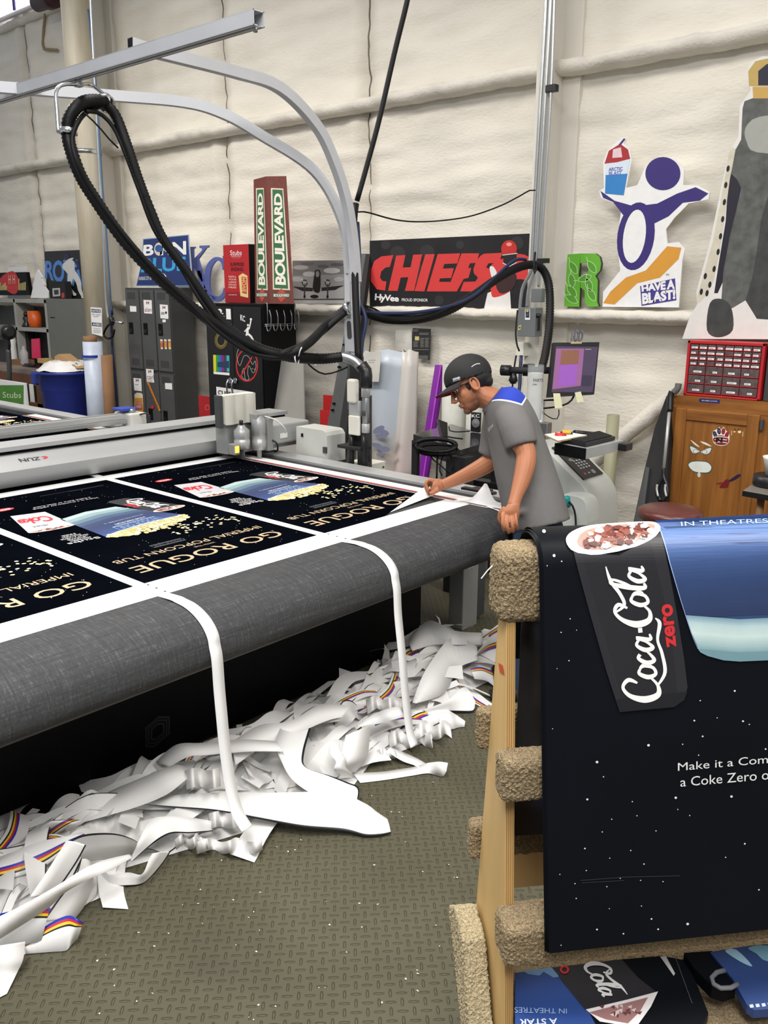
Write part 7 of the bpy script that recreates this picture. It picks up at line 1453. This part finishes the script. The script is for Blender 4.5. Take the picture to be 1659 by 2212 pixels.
bl_e = [(1112, 128), (1160, 290), (1210, 460), (1262, 620), (1292, 690)]       # left edge of the bucket
def xl_(y):
    for (x0, y0), (x1, y1) in zip(bl_e, bl_e[1:]):
        if y0 <= y <= y1: return x0+(x1-x0)*(y-y0)/(y1-y0)
    return bl_e[0][0] if y < bl_e[0][1] else bl_e[-1][0]
def mix3(st, t):
    for (t0, c0), (t1, c1) in zip(st, st[1:]):
        if t <= t1: k = (t-t0)/(t1-t0); return tuple(int(a+(b_-a)*k) for a, b_ in zip(c0, c1))
    return st[-1][1]
XR = 2280; NB = 26; A.poly(Q(zb5, (1085, 62), (XR, 0), (XR, 640), (1900, 720), (1500, 745), (1340, 720), (1292, 690), (1262, 620), (1210, 460), (1160, 290), (1112, 128)), ink(40, 62, 100), .8); gst = [(0, (50, 72, 124)), (.16, (88, 116, 164)), (.30, (62, 88, 138)), (.6, (41, 62, 104)), (1, (33, 48, 82))]
for k in range(NB):
    y0, y1 = 60+475*k/NB, 60+475*(k+1)/NB; A.poly(Q(zb5, (xl_(y0) if y0 > 128 else 1085, y0), (XR, y0-70), (XR, y1-70), (1800, y1-22), (xl_(y1) if y1 > 128 else 1085, y1)), ink(*mix3(gst, k/NB)), 1+.06*k)
gs2 = [(0, (120, 150, 164)), (.2, (170, 192, 194)), (.5, (186, 204, 200)), (.8, (150, 176, 178)), (1, (116, 148, 156))]
for k in range(16):
    y0, y1 = 535+165*k/16, 535+165*(k+1)/16; A.poly(Q(zb5, (xl_(y0), y0-12), (1500, y0+8), (1800, y0-6), (XR, y0-60), (XR, y1-60), (1800, y1-6), (1500, y1+8), (xl_(y1), y1-12)), ink(*mix3(gs2, k/16)), 2.7+.03*k)
A.poly(Q(zb5, (xl_(690), 688), (1500, 706), (1800, 694), (XR, 640), (2150, 690), (1900, 730), (1659, 745), (1500, 752), (1420, 746), (1340, 724), (1305, 706)), ink(104, 138, 146), 3.3)
A.stroke(Q(zb5, *[(x+2, y) for x, y in bl_e]), [2.2, 1.8, 1.2, .9, .6], ink(150, 166, 206), 3.5, 4)
A.poly(Q(zb5, (676, 212), (900, 235), (1115, 140), (1150, 300), (1190, 520), (1225, 740), (1242, 880), (1225, 940), (1175, 975), (905, 1000), (840, 800), (760, 520)), ink(27, 26, 31), 4)
A.poly(Q(zb5, (1060, 175), (1115, 142), (1150, 300), (1190, 520), (1225, 740), (1242, 880), (1225, 935), (1195, 955), (1170, 700), (1120, 420)), ink(33, 32, 37), 4.3)
A.poly(Q(zb5, (676, 212), (720, 225), (800, 520), (880, 800), (930, 990), (905, 1000), (840, 800), (760, 520)), ink(31, 30, 35), 4.6); A.poly(Q(zb5, (905, 1002), (890, 940), (1240, 900), (1225, 942), (1175, 977)), ink(18, 19, 24), 5)
A.poly(Q(zb5, (645, 170), (680, 140), (760, 114), (900, 101), (1040, 94), (1100, 100), (1116, 130), (1060, 172), (940, 210), (800, 232), (700, 226), (655, 204)), ink(232, 230, 230), 5.5, 3)
A.poly(Q(zb5, (700, 172), (760, 132), (900, 110), (1050, 103), (1092, 118), (1040, 158), (900, 198), (780, 214), (712, 202)), ink(176, 132, 118), 6, 3)
rnd = random.Random(11)
for k in range(120):
    u = rnd.uniform(-1, 1); v = rnd.uniform(-1, 1)
    if u*u+v*v > .85: continue
    cx, cy = 900+185*u, 158+42*v-.16*185*u; sz = rnd.uniform(14, 34); pts = [(cx+sz*rnd.uniform(.5, 1.1)*math.cos(a), cy+sz*.55*rnd.uniform(.5, 1.1)*math.sin(a)) for a in [j*1.05+rnd.random()*.5 for j in range(6)]]
    A.poly(Q(zb5, *pts), (ink(96, 44, 38), ink(130, 72, 60), ink(214, 190, 180), ink(72, 32, 30))[k % 4], 6.5+.05*k)
coke_word(A, bil(zb5(912, 948), zb5(838, 262), zb5(1076, 285), zb5(1150, 950)), 7.6, ink(226, 226, 224), 6)
A.text('zero', [zb5(1138, 686), zb5(1108, 470), zb5(1166, 464), zb5(1186, 678)], ink(190, 40, 44), 6, .035)
A.text('Make it a Combo by adding', [zb5(1195, 1254), zb5(2035, 1182), zb5(2035, 1234), zb5(1195, 1306)], ink(206, 206, 204), 2); A.text('a Coke Zero or Diet Coke', [zb5(1207, 1326), zb5(2005, 1256), zb5(2005, 1306), zb5(1207, 1372)], ink(206, 206, 204), 2)
A.text('IN THEATRES DECEMBER 16', [zb5(1222, 93), zb5(2130, 58), zb5(2130, 78), zb5(1222, 114)], ink(160, 186, 226), 3.8)
for x, y, r in ((540, 137, 4), (583, 237, 3), (620, 262, 1.6), (548, 280, 1), (662, 541, 1.4), (617, 608, 1.4), (656, 748, 1.4), (597, 787, 1), (575, 1085, 1), (1050, 1167, 3), (795, 1250, 3), (1277, 1045, 2), (1306, 946, 1.5), (1318, 1123, 2), (1219, 1162, 1.4), (1477, 898, 2.2), (1518, 1048, 2.2), (1549, 1064, 1.4), (1390, 1031, 1.2), (1630, 1186, 2), (827, 1323, 1.6), (1298, 1216, 1.4), (1650, 1085, 1.6), (694, 597, 1)): A.ell(*zb5(x, y), r, r*.9, ink(206, 210, 214), .6, 0, 10)
for x, y, r in ((747, 189, 2.4), (1185, 181, 2.8), (1461, 175, 2.8), (827, 77, 1.6), (993, 270, 1.3), (868, 287, 1.3), (821, 350, 1.4), (1254, 269, 1.3), (1195, 239, 1.2), (735, 432, 1.8), (962, 442, 1.4), (1028, 509, 1.6), (858, 480, 1.2), (1527, 409, 2), (1432, 476, 1.4), (611, 560, 1.2), (742, 541, 1.3), (686, 606, 1.3), (1011, 590, 1.3), (910, 580, 1.2), (844, 621, 1.3), (1597, 637, 1.8), (1065, 781, 2), (1244, 806, 3), (795, 833, 2), (926, 854, 1.8), (1098, 832, 2), (617, 911, 1.2), (692, 679, 1.4), (1015, 717, 1.2), (1122, 596, 1.3), (1087, 345, 1.3), (970, 200, 1.3), (856, 730, 1.1)): A.ell(*zb6(x, y), r, r*.9, ink(206, 210, 214), .6, 0, 10)
A.stroke(Q(zb6, (715, 590), (935, 573), (1205, 567)), 1.0, ink(50, 54, 58), 1, 0); A.stroke(Q(zb6, (720, 602), (930, 590)), 1.0, ink(46, 50, 54), 1, 0)
tag(A.build('draped_poster'), 'front black poster draped over the rack showing the red zero cup', 'poster', GPB)
# dark sheets on the inner rails
b = MB(); b.sheet([[RK(.001+.85*i/12, -.085+.006*math.sin(i*.9), z) for i in range(13)] for z in (1.26, 1.15, 1.0, .85, .73)], mat('satin_charcoal_sheet', (54, 52, 54), .35, var=.1)); tag(b.build('hanging_sheet', solid=.002), 'dark grey sheet hanging inside the rack behind the front poster', 'sheet')
# folded posters lying on the base shelf
SZ = onPl(RK(0, .1, .43), V((0, 0, 1))+RN*.25)
ZS = SZ
A = Art(SZ, .0008); A.slab(Q(zb6, (398, 1066), (580, 1040), (900, 1000), (1130, 980), (1240, 1000), (1300, 1110), (1362, 1265), (1330, 1330), (1100, 1420), (398, 1460)), M_nightb, V((0, 0, -.02)))
A.poly(Q(zb6, (398, 1066), (585, 1040), (640, 1120), (760, 1250), (840, 1400), (398, 1460)), ink(36, 70, 138), 1); A.poly(Q(zb6, (440, 1055), (580, 1040), (620, 1085), (590, 1090), (540, 1060), (520, 1080), (460, 1072)), ink(110, 150, 190), 1.5)
A.poly(Q(zb6, (585, 1040), (930, 1000), (1010, 1090), (1105, 1165), (750, 1255), (640, 1120)), ink(34, 33, 38), 2); A.poly(Q(zb6, (750, 1250), (960, 1200), (1110, 1160), (1075, 1235), (1000, 1340), (820, 1310)), ink(226, 222, 222), 2.5); A.poly(Q(zb6, (765, 1265), (960, 1215), (1060, 1190), (1020, 1260), (960, 1320), (850, 1300)), ink(150, 110, 108), 3)
for k in range(18):
    x, y = rnd.uniform(800, 1010), rnd.uniform(1225, 1300); A.poly(Q(zb6, (x, y), (x+rnd.uniform(15, 32), y-8), (x+20, y+rnd.uniform(8, 16))), (ink(96, 54, 54), ink(206, 190, 186))[k % 2], 3.4+.05*k)
fC = bil(zb6(860, 1000), zb6(960, 1190), zb6(800, 1190), zb6(690, 1010))
fz = lambda u, v: fC((u-.52)/.48, v); st_l = A
def cola_tail(A, f, w, m, layer):
    for pts, ws in (([(.68, .66), (.70, .84), (.645, .93), (.59, .78), (.565, .50), (.60, .24), (.665, .20), (.71, .32)], [.6, 1.2, .9, 1.2, 1.9, 1.6, .9, .6]), ([(.775, .52), (.735, .56), (.71, .38), (.735, .22), (.78, .26), (.795, .44), (.77, .54)], [.7, 1.0, 1.3, 1.0, .9, 1.2, .7]), ([(.80, .30), (.86, .66), (.88, .92), (.85, .93), (.835, .60), (.84, .26), (.875, .26)], [.6, .8, .7, 1.0, 1.4, 1.2, .6]), ([(.955, .50), (.915, .55), (.885, .38), (.905, .22), (.945, .34), (.97, .54), (.965, .26), (1.0, .27)], [.8, .9, 1.3, 1.1, .7, 1.0, 1.1, .5]), ([(.64, .93), (.70, .72), (.78, .78), (.87, .95), (.97, 1.02)], [.5, .9, 1.0, 1.0, .3])): A.stroke([f(*p) for p in pts], [w*x for x in ws], m, layer)
cola_tail(A, fz, 5.0, ink(226, 226, 226), 4); A.ring(*zb6(644, 1053), 10, 9, 4.5, ink(206, 40, 44), 4)
A.text('IN THEATRES', [zb6(655, 1272), zb6(395, 1268), zb6(395, 1240), zb6(655, 1248)], ink(150, 176, 214), 4); A.text('A STAR', [zb6(610, 1325), zb6(420, 1330), zb6(420, 1300), zb6(606, 1295)], ink(206, 216, 230), 4, .02)
A.poly(Q(zb6, (1120, 985), (1150, 985), (1195, 1070), (1188, 1082)), ink(206, 206, 208), 2)
A.stroke(Q(zb6, (1195, 985), (1240, 1110), (1280, 1220)), 1.0, ink(90, 92, 98), 2, 3)
tag(A.build('folded_poster'), 'folded poster with an inverted cola cup on the rack base shelf', 'poster')
A = Art(onPl(RK(0, .1, .45), V((0, 0, 1))+RN*.25), .0008); A.slab(Q(zb6, (1240, 965), (1380, 955), (1490, 1090), (1500, 1130), (1440, 1150), (1380, 1130), (1290, 1040)), M_nightb, V((0, 0, -.03))); fp2 = A.build('folded_poster'); tag(fp2, 'rolled black poster with an open grey end on the rack base shelf', 'poster')
sf2 = onPl(RK(0, .1, .45), V((0, 0, 1))+RN*.25); b = MB(); b.tube([sf2(*zb6(x, y), .006) for x, y in ((1440, 1062), (1400, 1072), (1375, 1098), (1385, 1130), (1420, 1150), (1470, 1148), (1505, 1130))], .005, mat('sheet_edge_grey', (120, 124, 130), .5), 8); b.build('rolled_edge', fp2)
A = Art(onPl(RK(0, .1, .455), V((0, 0, 1))+RN*.25), .0008); A.slab(Q(zb6, (1370, 960), (1560, 930), (1900, 900), (2000, 1180), (1659, 1245), (1590, 1250), (1555, 1225), (1480, 1090)), ink(38, 64, 118), V((0, 0, -.02)))
A.poly(Q(zb6, (1445, 955), (1500, 950), (1580, 1030), (1540, 1020), (1480, 985)), ink(150, 190, 210), 1, 3); A.poly(Q(zb6, (1560, 940), (1659, 930), (1800, 990), (1659, 1010), (1600, 970)), ink(110, 160, 180), 1, 3)
for k in range(10): A.poly(Q(zb6, (1565+30*k, 1225-3*k), (1583+30*k, 1222-3*k), (1588+30*k, 1238-3*k), (1570+30*k, 1241-3*k)), ink(190, 200, 212), 1.2)
tag(A.build('folded_poster'), 'blue folded poster with a dashed white edge at the lower right corner', 'poster')
# ================================================================ tangle of vinyl scraps on the floor
zq = lambda x, y: (x/2.676, 1560+y/2.676); zr = lambda x, y: (400+x/2.304, 1280+y/2.304)
M_sc = mat('scrap_white_vinyl', (236, 235, 233), .5, var=.02); i_blk = ink(22, 24, 28); i_bl = ink(40, 58, 170); i_rd = ink(200, 40, 70); i_ye = ink(232, 200, 50)
BANDS = {'plain': [(0, 1, M_sc)], 'edge': [(0, .5, M_sc), (.5, .93, M_sc), (.93, 1, i_blk)], 'edge0': [(0, .07, i_blk), (.07, .5, M_sc), (.5, 1, M_sc)],
 'cmyk': [(0, .52, M_sc), (.52, .61, i_bl), (.61, .70, i_rd), (.70, .79, i_ye), (.79, .86, i_blk), (.86, 1, M_sc)], 'cmyk0': [(0, .10, i_bl), (.10, .19, i_rd), (.19, .28, i_ye), (.28, .34, i_blk), (.34, 1, M_sc)]}
def ribbon(b, rungs, kind='plain', n=6, sag=.0):
    """rungs: (left point, right point) in space"""
    Ls = cr([r[0] for r in rungs], n); Rs = cr([r[1] for r in rungs], n)
    for p in Ls+Rs: p.z = max(p.z, .004)
    cuts = sorted({v for bd in BANDS[kind] for v in bd[:2]}); rows = [[l.lerp(r, c)+V((0, 0, sag*math.sin(c*math.pi))) for c in cuts] for l, r in zip(Ls, Rs)]
    g = [[b.bm.verts.new(p) for p in rw] for rw in rows]
    for k, (c0, c1, m) in enumerate(BANDS[kind]):
        i = b.mi(m)
        for a in range(len(g)-1):
            f = b.bm.faces.new([g[a][k], g[a][k+1], g[a+1][k+1], g[a+1][k]]); f.material_index = i; f.smooth = True
GS = 'vinyl scraps piled below the table'
def rib(lab, f, rungs, kind='plain', sag=.004):
    b = MB(); R = []
    for r in rungs:
        (x0, y0), (x1, y1) = r[0], r[1]; z0 = r[2]; z1 = r[3] if len(r) > 3 else z0
        R.append((pZ(*f(x0, y0), z0), pZ(*f(x1, y1), z1)))
    ribbon(b, R, kind, 6, sag); return tag(b.build('vinyl_scrap', solid=.0012, recalc=False), lab, 'scrap', GS)
rib('broad bright white scrap band with a black lower edge, under the left hanging strip', zq, [((828, 468), (832, 476), .10), ((1000, 424), (1000, 492), .11, .09), ((1250, 408), (1250, 514), .12, .08), ((1500, 408), (1500, 562), .12, .06), ((1750, 404), (1750, 610), .12, .04), ((1950, 402), (1990, 632), .10, .02), ((2110, 470), (2110, 660), .08, .01), ((2180, 520), (2200, 655), .05, .01), ((2240, 560), (2260, 640), .03, .01)], 'edge')
rib('large twisting white scrap that folds over at the middle of the pile', zr, [((482, 655), (634, 648), .22, .20), ((450, 745), (592, 800), .20, .17), ((470, 820), (604, 872), .18, .14), ((530, 928), (722, 912), .14, .11), ((640, 1008), (812, 946), .10, .08), ((752, 1062), (864, 972), .06, .06), ((766, 1085), (858, 1040), .05, .05), ((770, 1118), (836, 1102), .015)], 'edge')
rib('bent white scrap with black upper and lower edges left of the small curls', zq, [((752, 800), (760, 806), .04), ((800, 690), (856, 724), .10, .06), ((868, 568), (930, 672), .13, .08), ((960, 545), (1000, 642), .13, .08), ((1100, 552), (1100, 642), .11, .07), ((1230, 572), (1230, 630), .08, .05)], 'edge')
rib('arched white scrap with a black edge between the striped and the bent scraps', zq, [((395, 690), (490, 810), .16, .08), ((470, 655), (560, 800), .19, .08), ((560, 642), (640, 790), .20, .08), ((660, 644), (720, 772), .19, .08), ((740, 665), (770, 748), .16, .08), ((795, 692), (790, 712), .13, .11)], 'edge0')
rib('long pale scrap lying diagonally across the left end of the pile', zq, [((-60, 1150), (-60, 1290), .16, .10), ((130, 1058), (268, 1082), .18, .12), ((330, 945), (365, 992), .19, .15), ((480, 850), (520, 906), .17, .14), ((600, 798), (640, 852), .15, .13), ((745, 764), (772, 780), .12, .11)])
rib('white scrap printed with colour stripes against the dark panel at the left', zq, [((-60, 800), (-60, 925), .12, .10), ((90, 745), (110, 890), .14, .09), ((230, 690), (260, 830), .16, .10), ((380, 660), (400, 720), .17, .14), ((470, 640), (500, 660), .16, .15)], 'cmyk')
rib('dim white scrap with a colour stripe rising behind the striped one', zq, [((100, 760), (250, 705), .05, .07), ((200, 640), (340, 640), .12, .12), ((280, 580), (420, 590), .18, .16), ((340, 565), (480, 570), .17, .15)], 'cmyk')
rib('white scrap with a bright blue red yellow stripe at the left photo edge', zq, [((-60, 1120), (-60, 1300), .09, .03), ((100, 1085), (100, 1290), .11, .03), ((200, 1070), (195, 1275), .12, .03), ((292, 1074), (240, 1262), .12, .03)], 'cmyk0')
rib('curled scrap end with a small colour stripe on the diamond plate', zq, [((140, 1290), (150, 1340), .02, .004), ((270, 1175), (300, 1328), .06, .004), ((390, 1118), (378, 1322), .08, .004), ((450, 1140), (410, 1290), .08, .01), ((484, 1160), (450, 1250), .05, .02)], 'cmyk0')
rib('folded white scrap standing on edge with a black border, left end of the pile', zq, [((384, 684), (498, 712), .26, .24), ((330, 770), (450, 800), .23, .19), ((260, 880), (370, 920), .19, .13), ((170, 1015), (300, 1010), .15, .09)], 'edge')
rib('white scrap with two black lines dropping towards the floor beside the diagonal one', zq, [((470, 790), (520, 800), .15, .13), ((430, 900), (540, 905), .12, .08), ((330, 1030), (500, 1040), .09, .03), ((240, 1160), (430, 1140), .06, .01)], 'edge0')
rib('small white flap beside the scrap with two black lines', zq, [((510, 890), (560, 880), .06, .05), ((500, 970), (560, 960), .04, .03), ((470, 1075), (556, 1012), .01, .005)])
rib('white scrap hanging out of the pile at the lower left photo corner', zq, [((146, 1268), (-60, 1300), .08, .10), ((134, 1370), (-60, 1390), .05, .06), ((98, 1450), (-60, 1500), .02, .02), ((40, 1570), (-60, 1620), .006)])
rib('looped white scrap forming a bow on the floor left of the small curls', zq, [((590, 800), (560, 870), .08, .02), ((630, 880), (640, 940), .05, .005), ((740, 868), (740, 948), .04, .004), ((820, 880), (832, 930), .06, .004), ((860, 800), (930, 830), .09, .02), ((880, 760), (985, 750), .10, .05)], 'edge')
rib('grey shaded broad scrap lying along the foot of the dark panel', zq, [((330, 560), (400, 600), .10), ((600, 420), (760, 500), .14, .13), ((820, 320), (960, 420), .18, .15), ((1000, 250), (1080, 330), .19, .17), ((1080, 262), (1100, 350), .18, .16)])
rib('shaded scrap behind the left hanging strip near the emblem', zq, [((900, 230), (980, 260), .16), ((1020, 130), (1090, 200), .22, .2), ((1180, 120), (1200, 190), .22, .2), ((1400, 100), (1440, 170), .22, .2), ((1600, 110), (1640, 170), .21, .2)])
rib('pale lilac scrap in the back of the pile, middle', zr, [((230, 745), (250, 860), .20, .16), ((370, 660), (400, 760), .22, .18), ((520, 640), (560, 700), .23, .2), ((680, 555), (700, 640), .22, .19), ((826, 568), (780, 620), .2, .18)])
rib('white scrap bridging towards the right hanging strip', zr, [((850, 664), (862, 668), .12), ((950, 600), (968, 652), .15, .12), ((1066, 562), (1090, 618), .15, .12)])
rib('wide white scrap fanning out to the right, far end of the pile', zr, [((1130, 548), (1150, 552), .08), ((1200, 380), (1290, 500), .17, .06), ((1330, 222), (1356, 380), .20, .10), ((1452, 268), (1456, 336), .16, .12)])
rib('pointed white scrap on the plate right of the right hanging strip', zr, [((1180, 585), (1200, 602), .05, .03), ((1300, 540), (1300, 592), .08, .02), ((1390, 470), (1420, 598), .09, .005), ((1444, 540), (1440, 580), .05, .02)], 'edge')
rib('small white curl standing at the far right floor edge of the pile', zr, [((1260, 600), (1270, 690), .07, .01), ((1310, 590), (1330, 680), .07, .01), ((1350, 610), (1360, 672), .05, .005), ((1394, 640), (1390, 668), .03, .01)])
rib('narrow strip lying flat on the plate, ending in a curl', zr, [((835, 900), (872, 948), .02, .005), ((1000, 890), (1000, 932), .004), ((1120, 872), (1124, 912), .004), ((1200, 850), (1210, 900), .02, .006), ((1262, 842), (1276, 916), .06, .006), ((1308, 848), (1300, 890), .05, .03)], sag=.0)
rib('narrow strip slanting from the pile down to the flat one', zr, [((1020, 770), (1002, 790), .06), ((1100, 800), (1080, 838), .02), ((1180, 840), (1140, 860), .01), ((1215, 868), (1180, 885), .008)], sag=0)
rib('wavy narrow strip folded down the middle right of the pile', zr, [((720, 760), (770, 750), .16), ((715, 800), (775, 790), .14), ((750, 840), (800, 825), .12), ((740, 880), (800, 870), .09), ((770, 905), (830, 900), .05), ((760, 925), (835, 920), .02)])
rib('broad pale scrap right of the wavy narrow strip', zr, [((800, 710), (920, 660), .17, .16), ((780, 790), (915, 760), .14, .1), ((770, 860), (900, 830), .1, .06), ((810, 905), (850, 890), .04, .03)])
rib('colour striped scrap at the far right end beside the rack post', zr, [((1440, 330), (1460, 290), .12, .16), ((1500, 290), (1530, 210), .10, .17), ((1580, 265), (1600, 190), .08, .15), ((1660, 220), (1680, 170), .06, .12)], 'cmyk0')
rib('white scrap with crossed colour stripes near the wooden post', zr, [((1420, 380), (1440, 430), .10, .06), ((1470, 370), (1500, 440), .10, .04), ((1530, 390), (1540, 470), .07, .01)], 'cmyk0')
rib('grey shadowed scrap under the table at the far right end', zr, [((1110, 250), (1130, 290), .18), ((1210, 140), (1240, 260), .24, .16), ((1340, 190), (1350, 260), .22, .18), ((1480, 200), (1480, 260), .18, .14)])
rng = random.Random(21)
def curl(lab, f, x, y, n, dx, w, amp, z):     # folded narrow ribbon
    rg = []
    for k in range(n): rg.append(((x+dx*k+amp*math.sin(k*2.1)*.3, y-w+amp*math.cos(k*1.9)), (x+dx*k+amp*math.sin(k*2.1)*.3+8, y+amp*math.cos(k*1.9)), z+.035*math.sin(k*1.9)+.02, max(.004, z+.03*math.sin(k*1.9)-.02)))
    rib(lab, f, rg)
curl('narrow folded ribbon lowest on the floor below the left hanging strip', zq, 1130, 750, 9, 48, 70, 14, .03)
curl('small accordion folded ribbon at the foot of the left hanging strip', zq, 1205, 610, 7, 34, 90, 8, .07)
curl('tight ribbon curls left of the lowest folded ribbon', zq, 1010, 720, 8, 26, 60, 18, .05)
curl('short crumpled ribbon above the band, left of the left hanging strip', zq, 1070, 380, 6, 40, 110, 10, .16)
curl('bunched narrow ribbons left of the right hanging strip', zr, 900, 590, 8, 28, 70, 16, .13)
curl('bunched narrow ribbons at the foot of the right hanging strip', zr, 1010, 760, 8, 30, 70, 18, .05)
curl('short ribbon loops right of the foot of the right hanging strip', zr, 1140, 720, 7, 30, 70, 16, .05)
curl('lowest ribbon fold just below the right hanging strip', zr, 950, 820, 5, 24, 40, 8, .02)
# the uncountable rest of the heap
b = MB(); up = [(-60, 1850), (150, 1770), (300, 1700), (470, 1610), (640, 1540), (800, 1460), (900, 1370), (1000, 1385), (1062, 1400)]; lo_ = [(-60, 2150), (150, 1990), (260, 1880), (560, 1790), (740, 1730), (800, 1650), (930, 1600), (1000, 1500), (1062, 1470)]
rows = []
for j in range(9):
    t = j/8; row = []
    for i in range(65):
        u = i/64*8; k = min(int(u), 7); fr_ = u-k; a = lerp(lerp(up[k], up[k+1], fr_), lerp(lo_[k], lo_[k+1], fr_), t)
        hgt = .115*math.sin(min(1, t*1.15+.12)*math.pi)*(.8+.5*mnoise.noise(V((i*.5, j*.8, 2))))
        p = pZ(a[0], a[1], 0); p.z = max(.003, hgt); row.append(p)
    rows.append(row)
b.sheet(rows, M_sc, smooth=False)
for k in range(120):
    u = rng.uniform(0, 7.99); i = int(u); t = rng.uniform(.04, .90); a = lerp(lerp(up[i], up[i+1], u-i), lerp(lo_[i], lo_[i+1], u-i), t); c = pZ(a[0], a[1], 0); hgt = .12*math.sin(min(1, t*1.15+.12)*math.pi)+.01
    ang = math.radians(rng.gauss(92, 26)); Ln = rng.uniform(.2, .6); w = rng.choice((.025, .03, .05, .07, .09)); d = V((math.cos(ang), math.sin(ang), 0)); s = V((-d.y, d.x, 0)); rg = []; ph = rng.random()*6; tw = rng.uniform(-.9, .9); bend = rng.uniform(-.5, .5)
    for q in range(7):
        v = q/6-.5; p = c+d*(Ln*v)+s*(bend*v*v*Ln*1.6); p.z = hgt*(1-.5*abs(v))+.020*math.sin(ph+q*1.1); ro = tw*math.sin(ph+q*.8)+.25; sv = s*math.cos(ro)+V((0, 0, math.sin(ro))); rg.append((p-sv*w/2, p+sv*w/2))
    ribbon(b, rg, ('plain', 'plain', 'edge', 'edge0', 'plain', 'plain', 'cmyk')[k % 7] if w > .04 else ('plain', 'edge')[k % 2], 3)
heap = b.build('scrap_heap', recalc=False); tag(heap, 'tangled heap of white vinyl trim scraps on the floor along the table', 'scrap heap', kind='stuff')
# flecks of paper on the plate
b = MB()
for k in range(90):
    x, y = rng.uniform(180, 1010), rng.uniform(1650, 2212)
    if y < 2050-.75*(x-180) and x < 800: continue
    p = pZ(x, y, .002); a = rng.random()*3.14; s = rng.uniform(.0015, .004); d = V((math.cos(a), math.sin(a), 0))*s; e = V((-d.y, d.x, 0))*rng.uniform(.3, .9); b.face([p-d-e*.5, p+d-e, p+d*.6+e, p-d+e*.8+V((0, 0, .001))], M_sc)
tag(b.build('paper_flecks', recalc=False), 'tiny white paper flecks scattered over the diamond plate floor', 'paper flecks', kind='stuff')
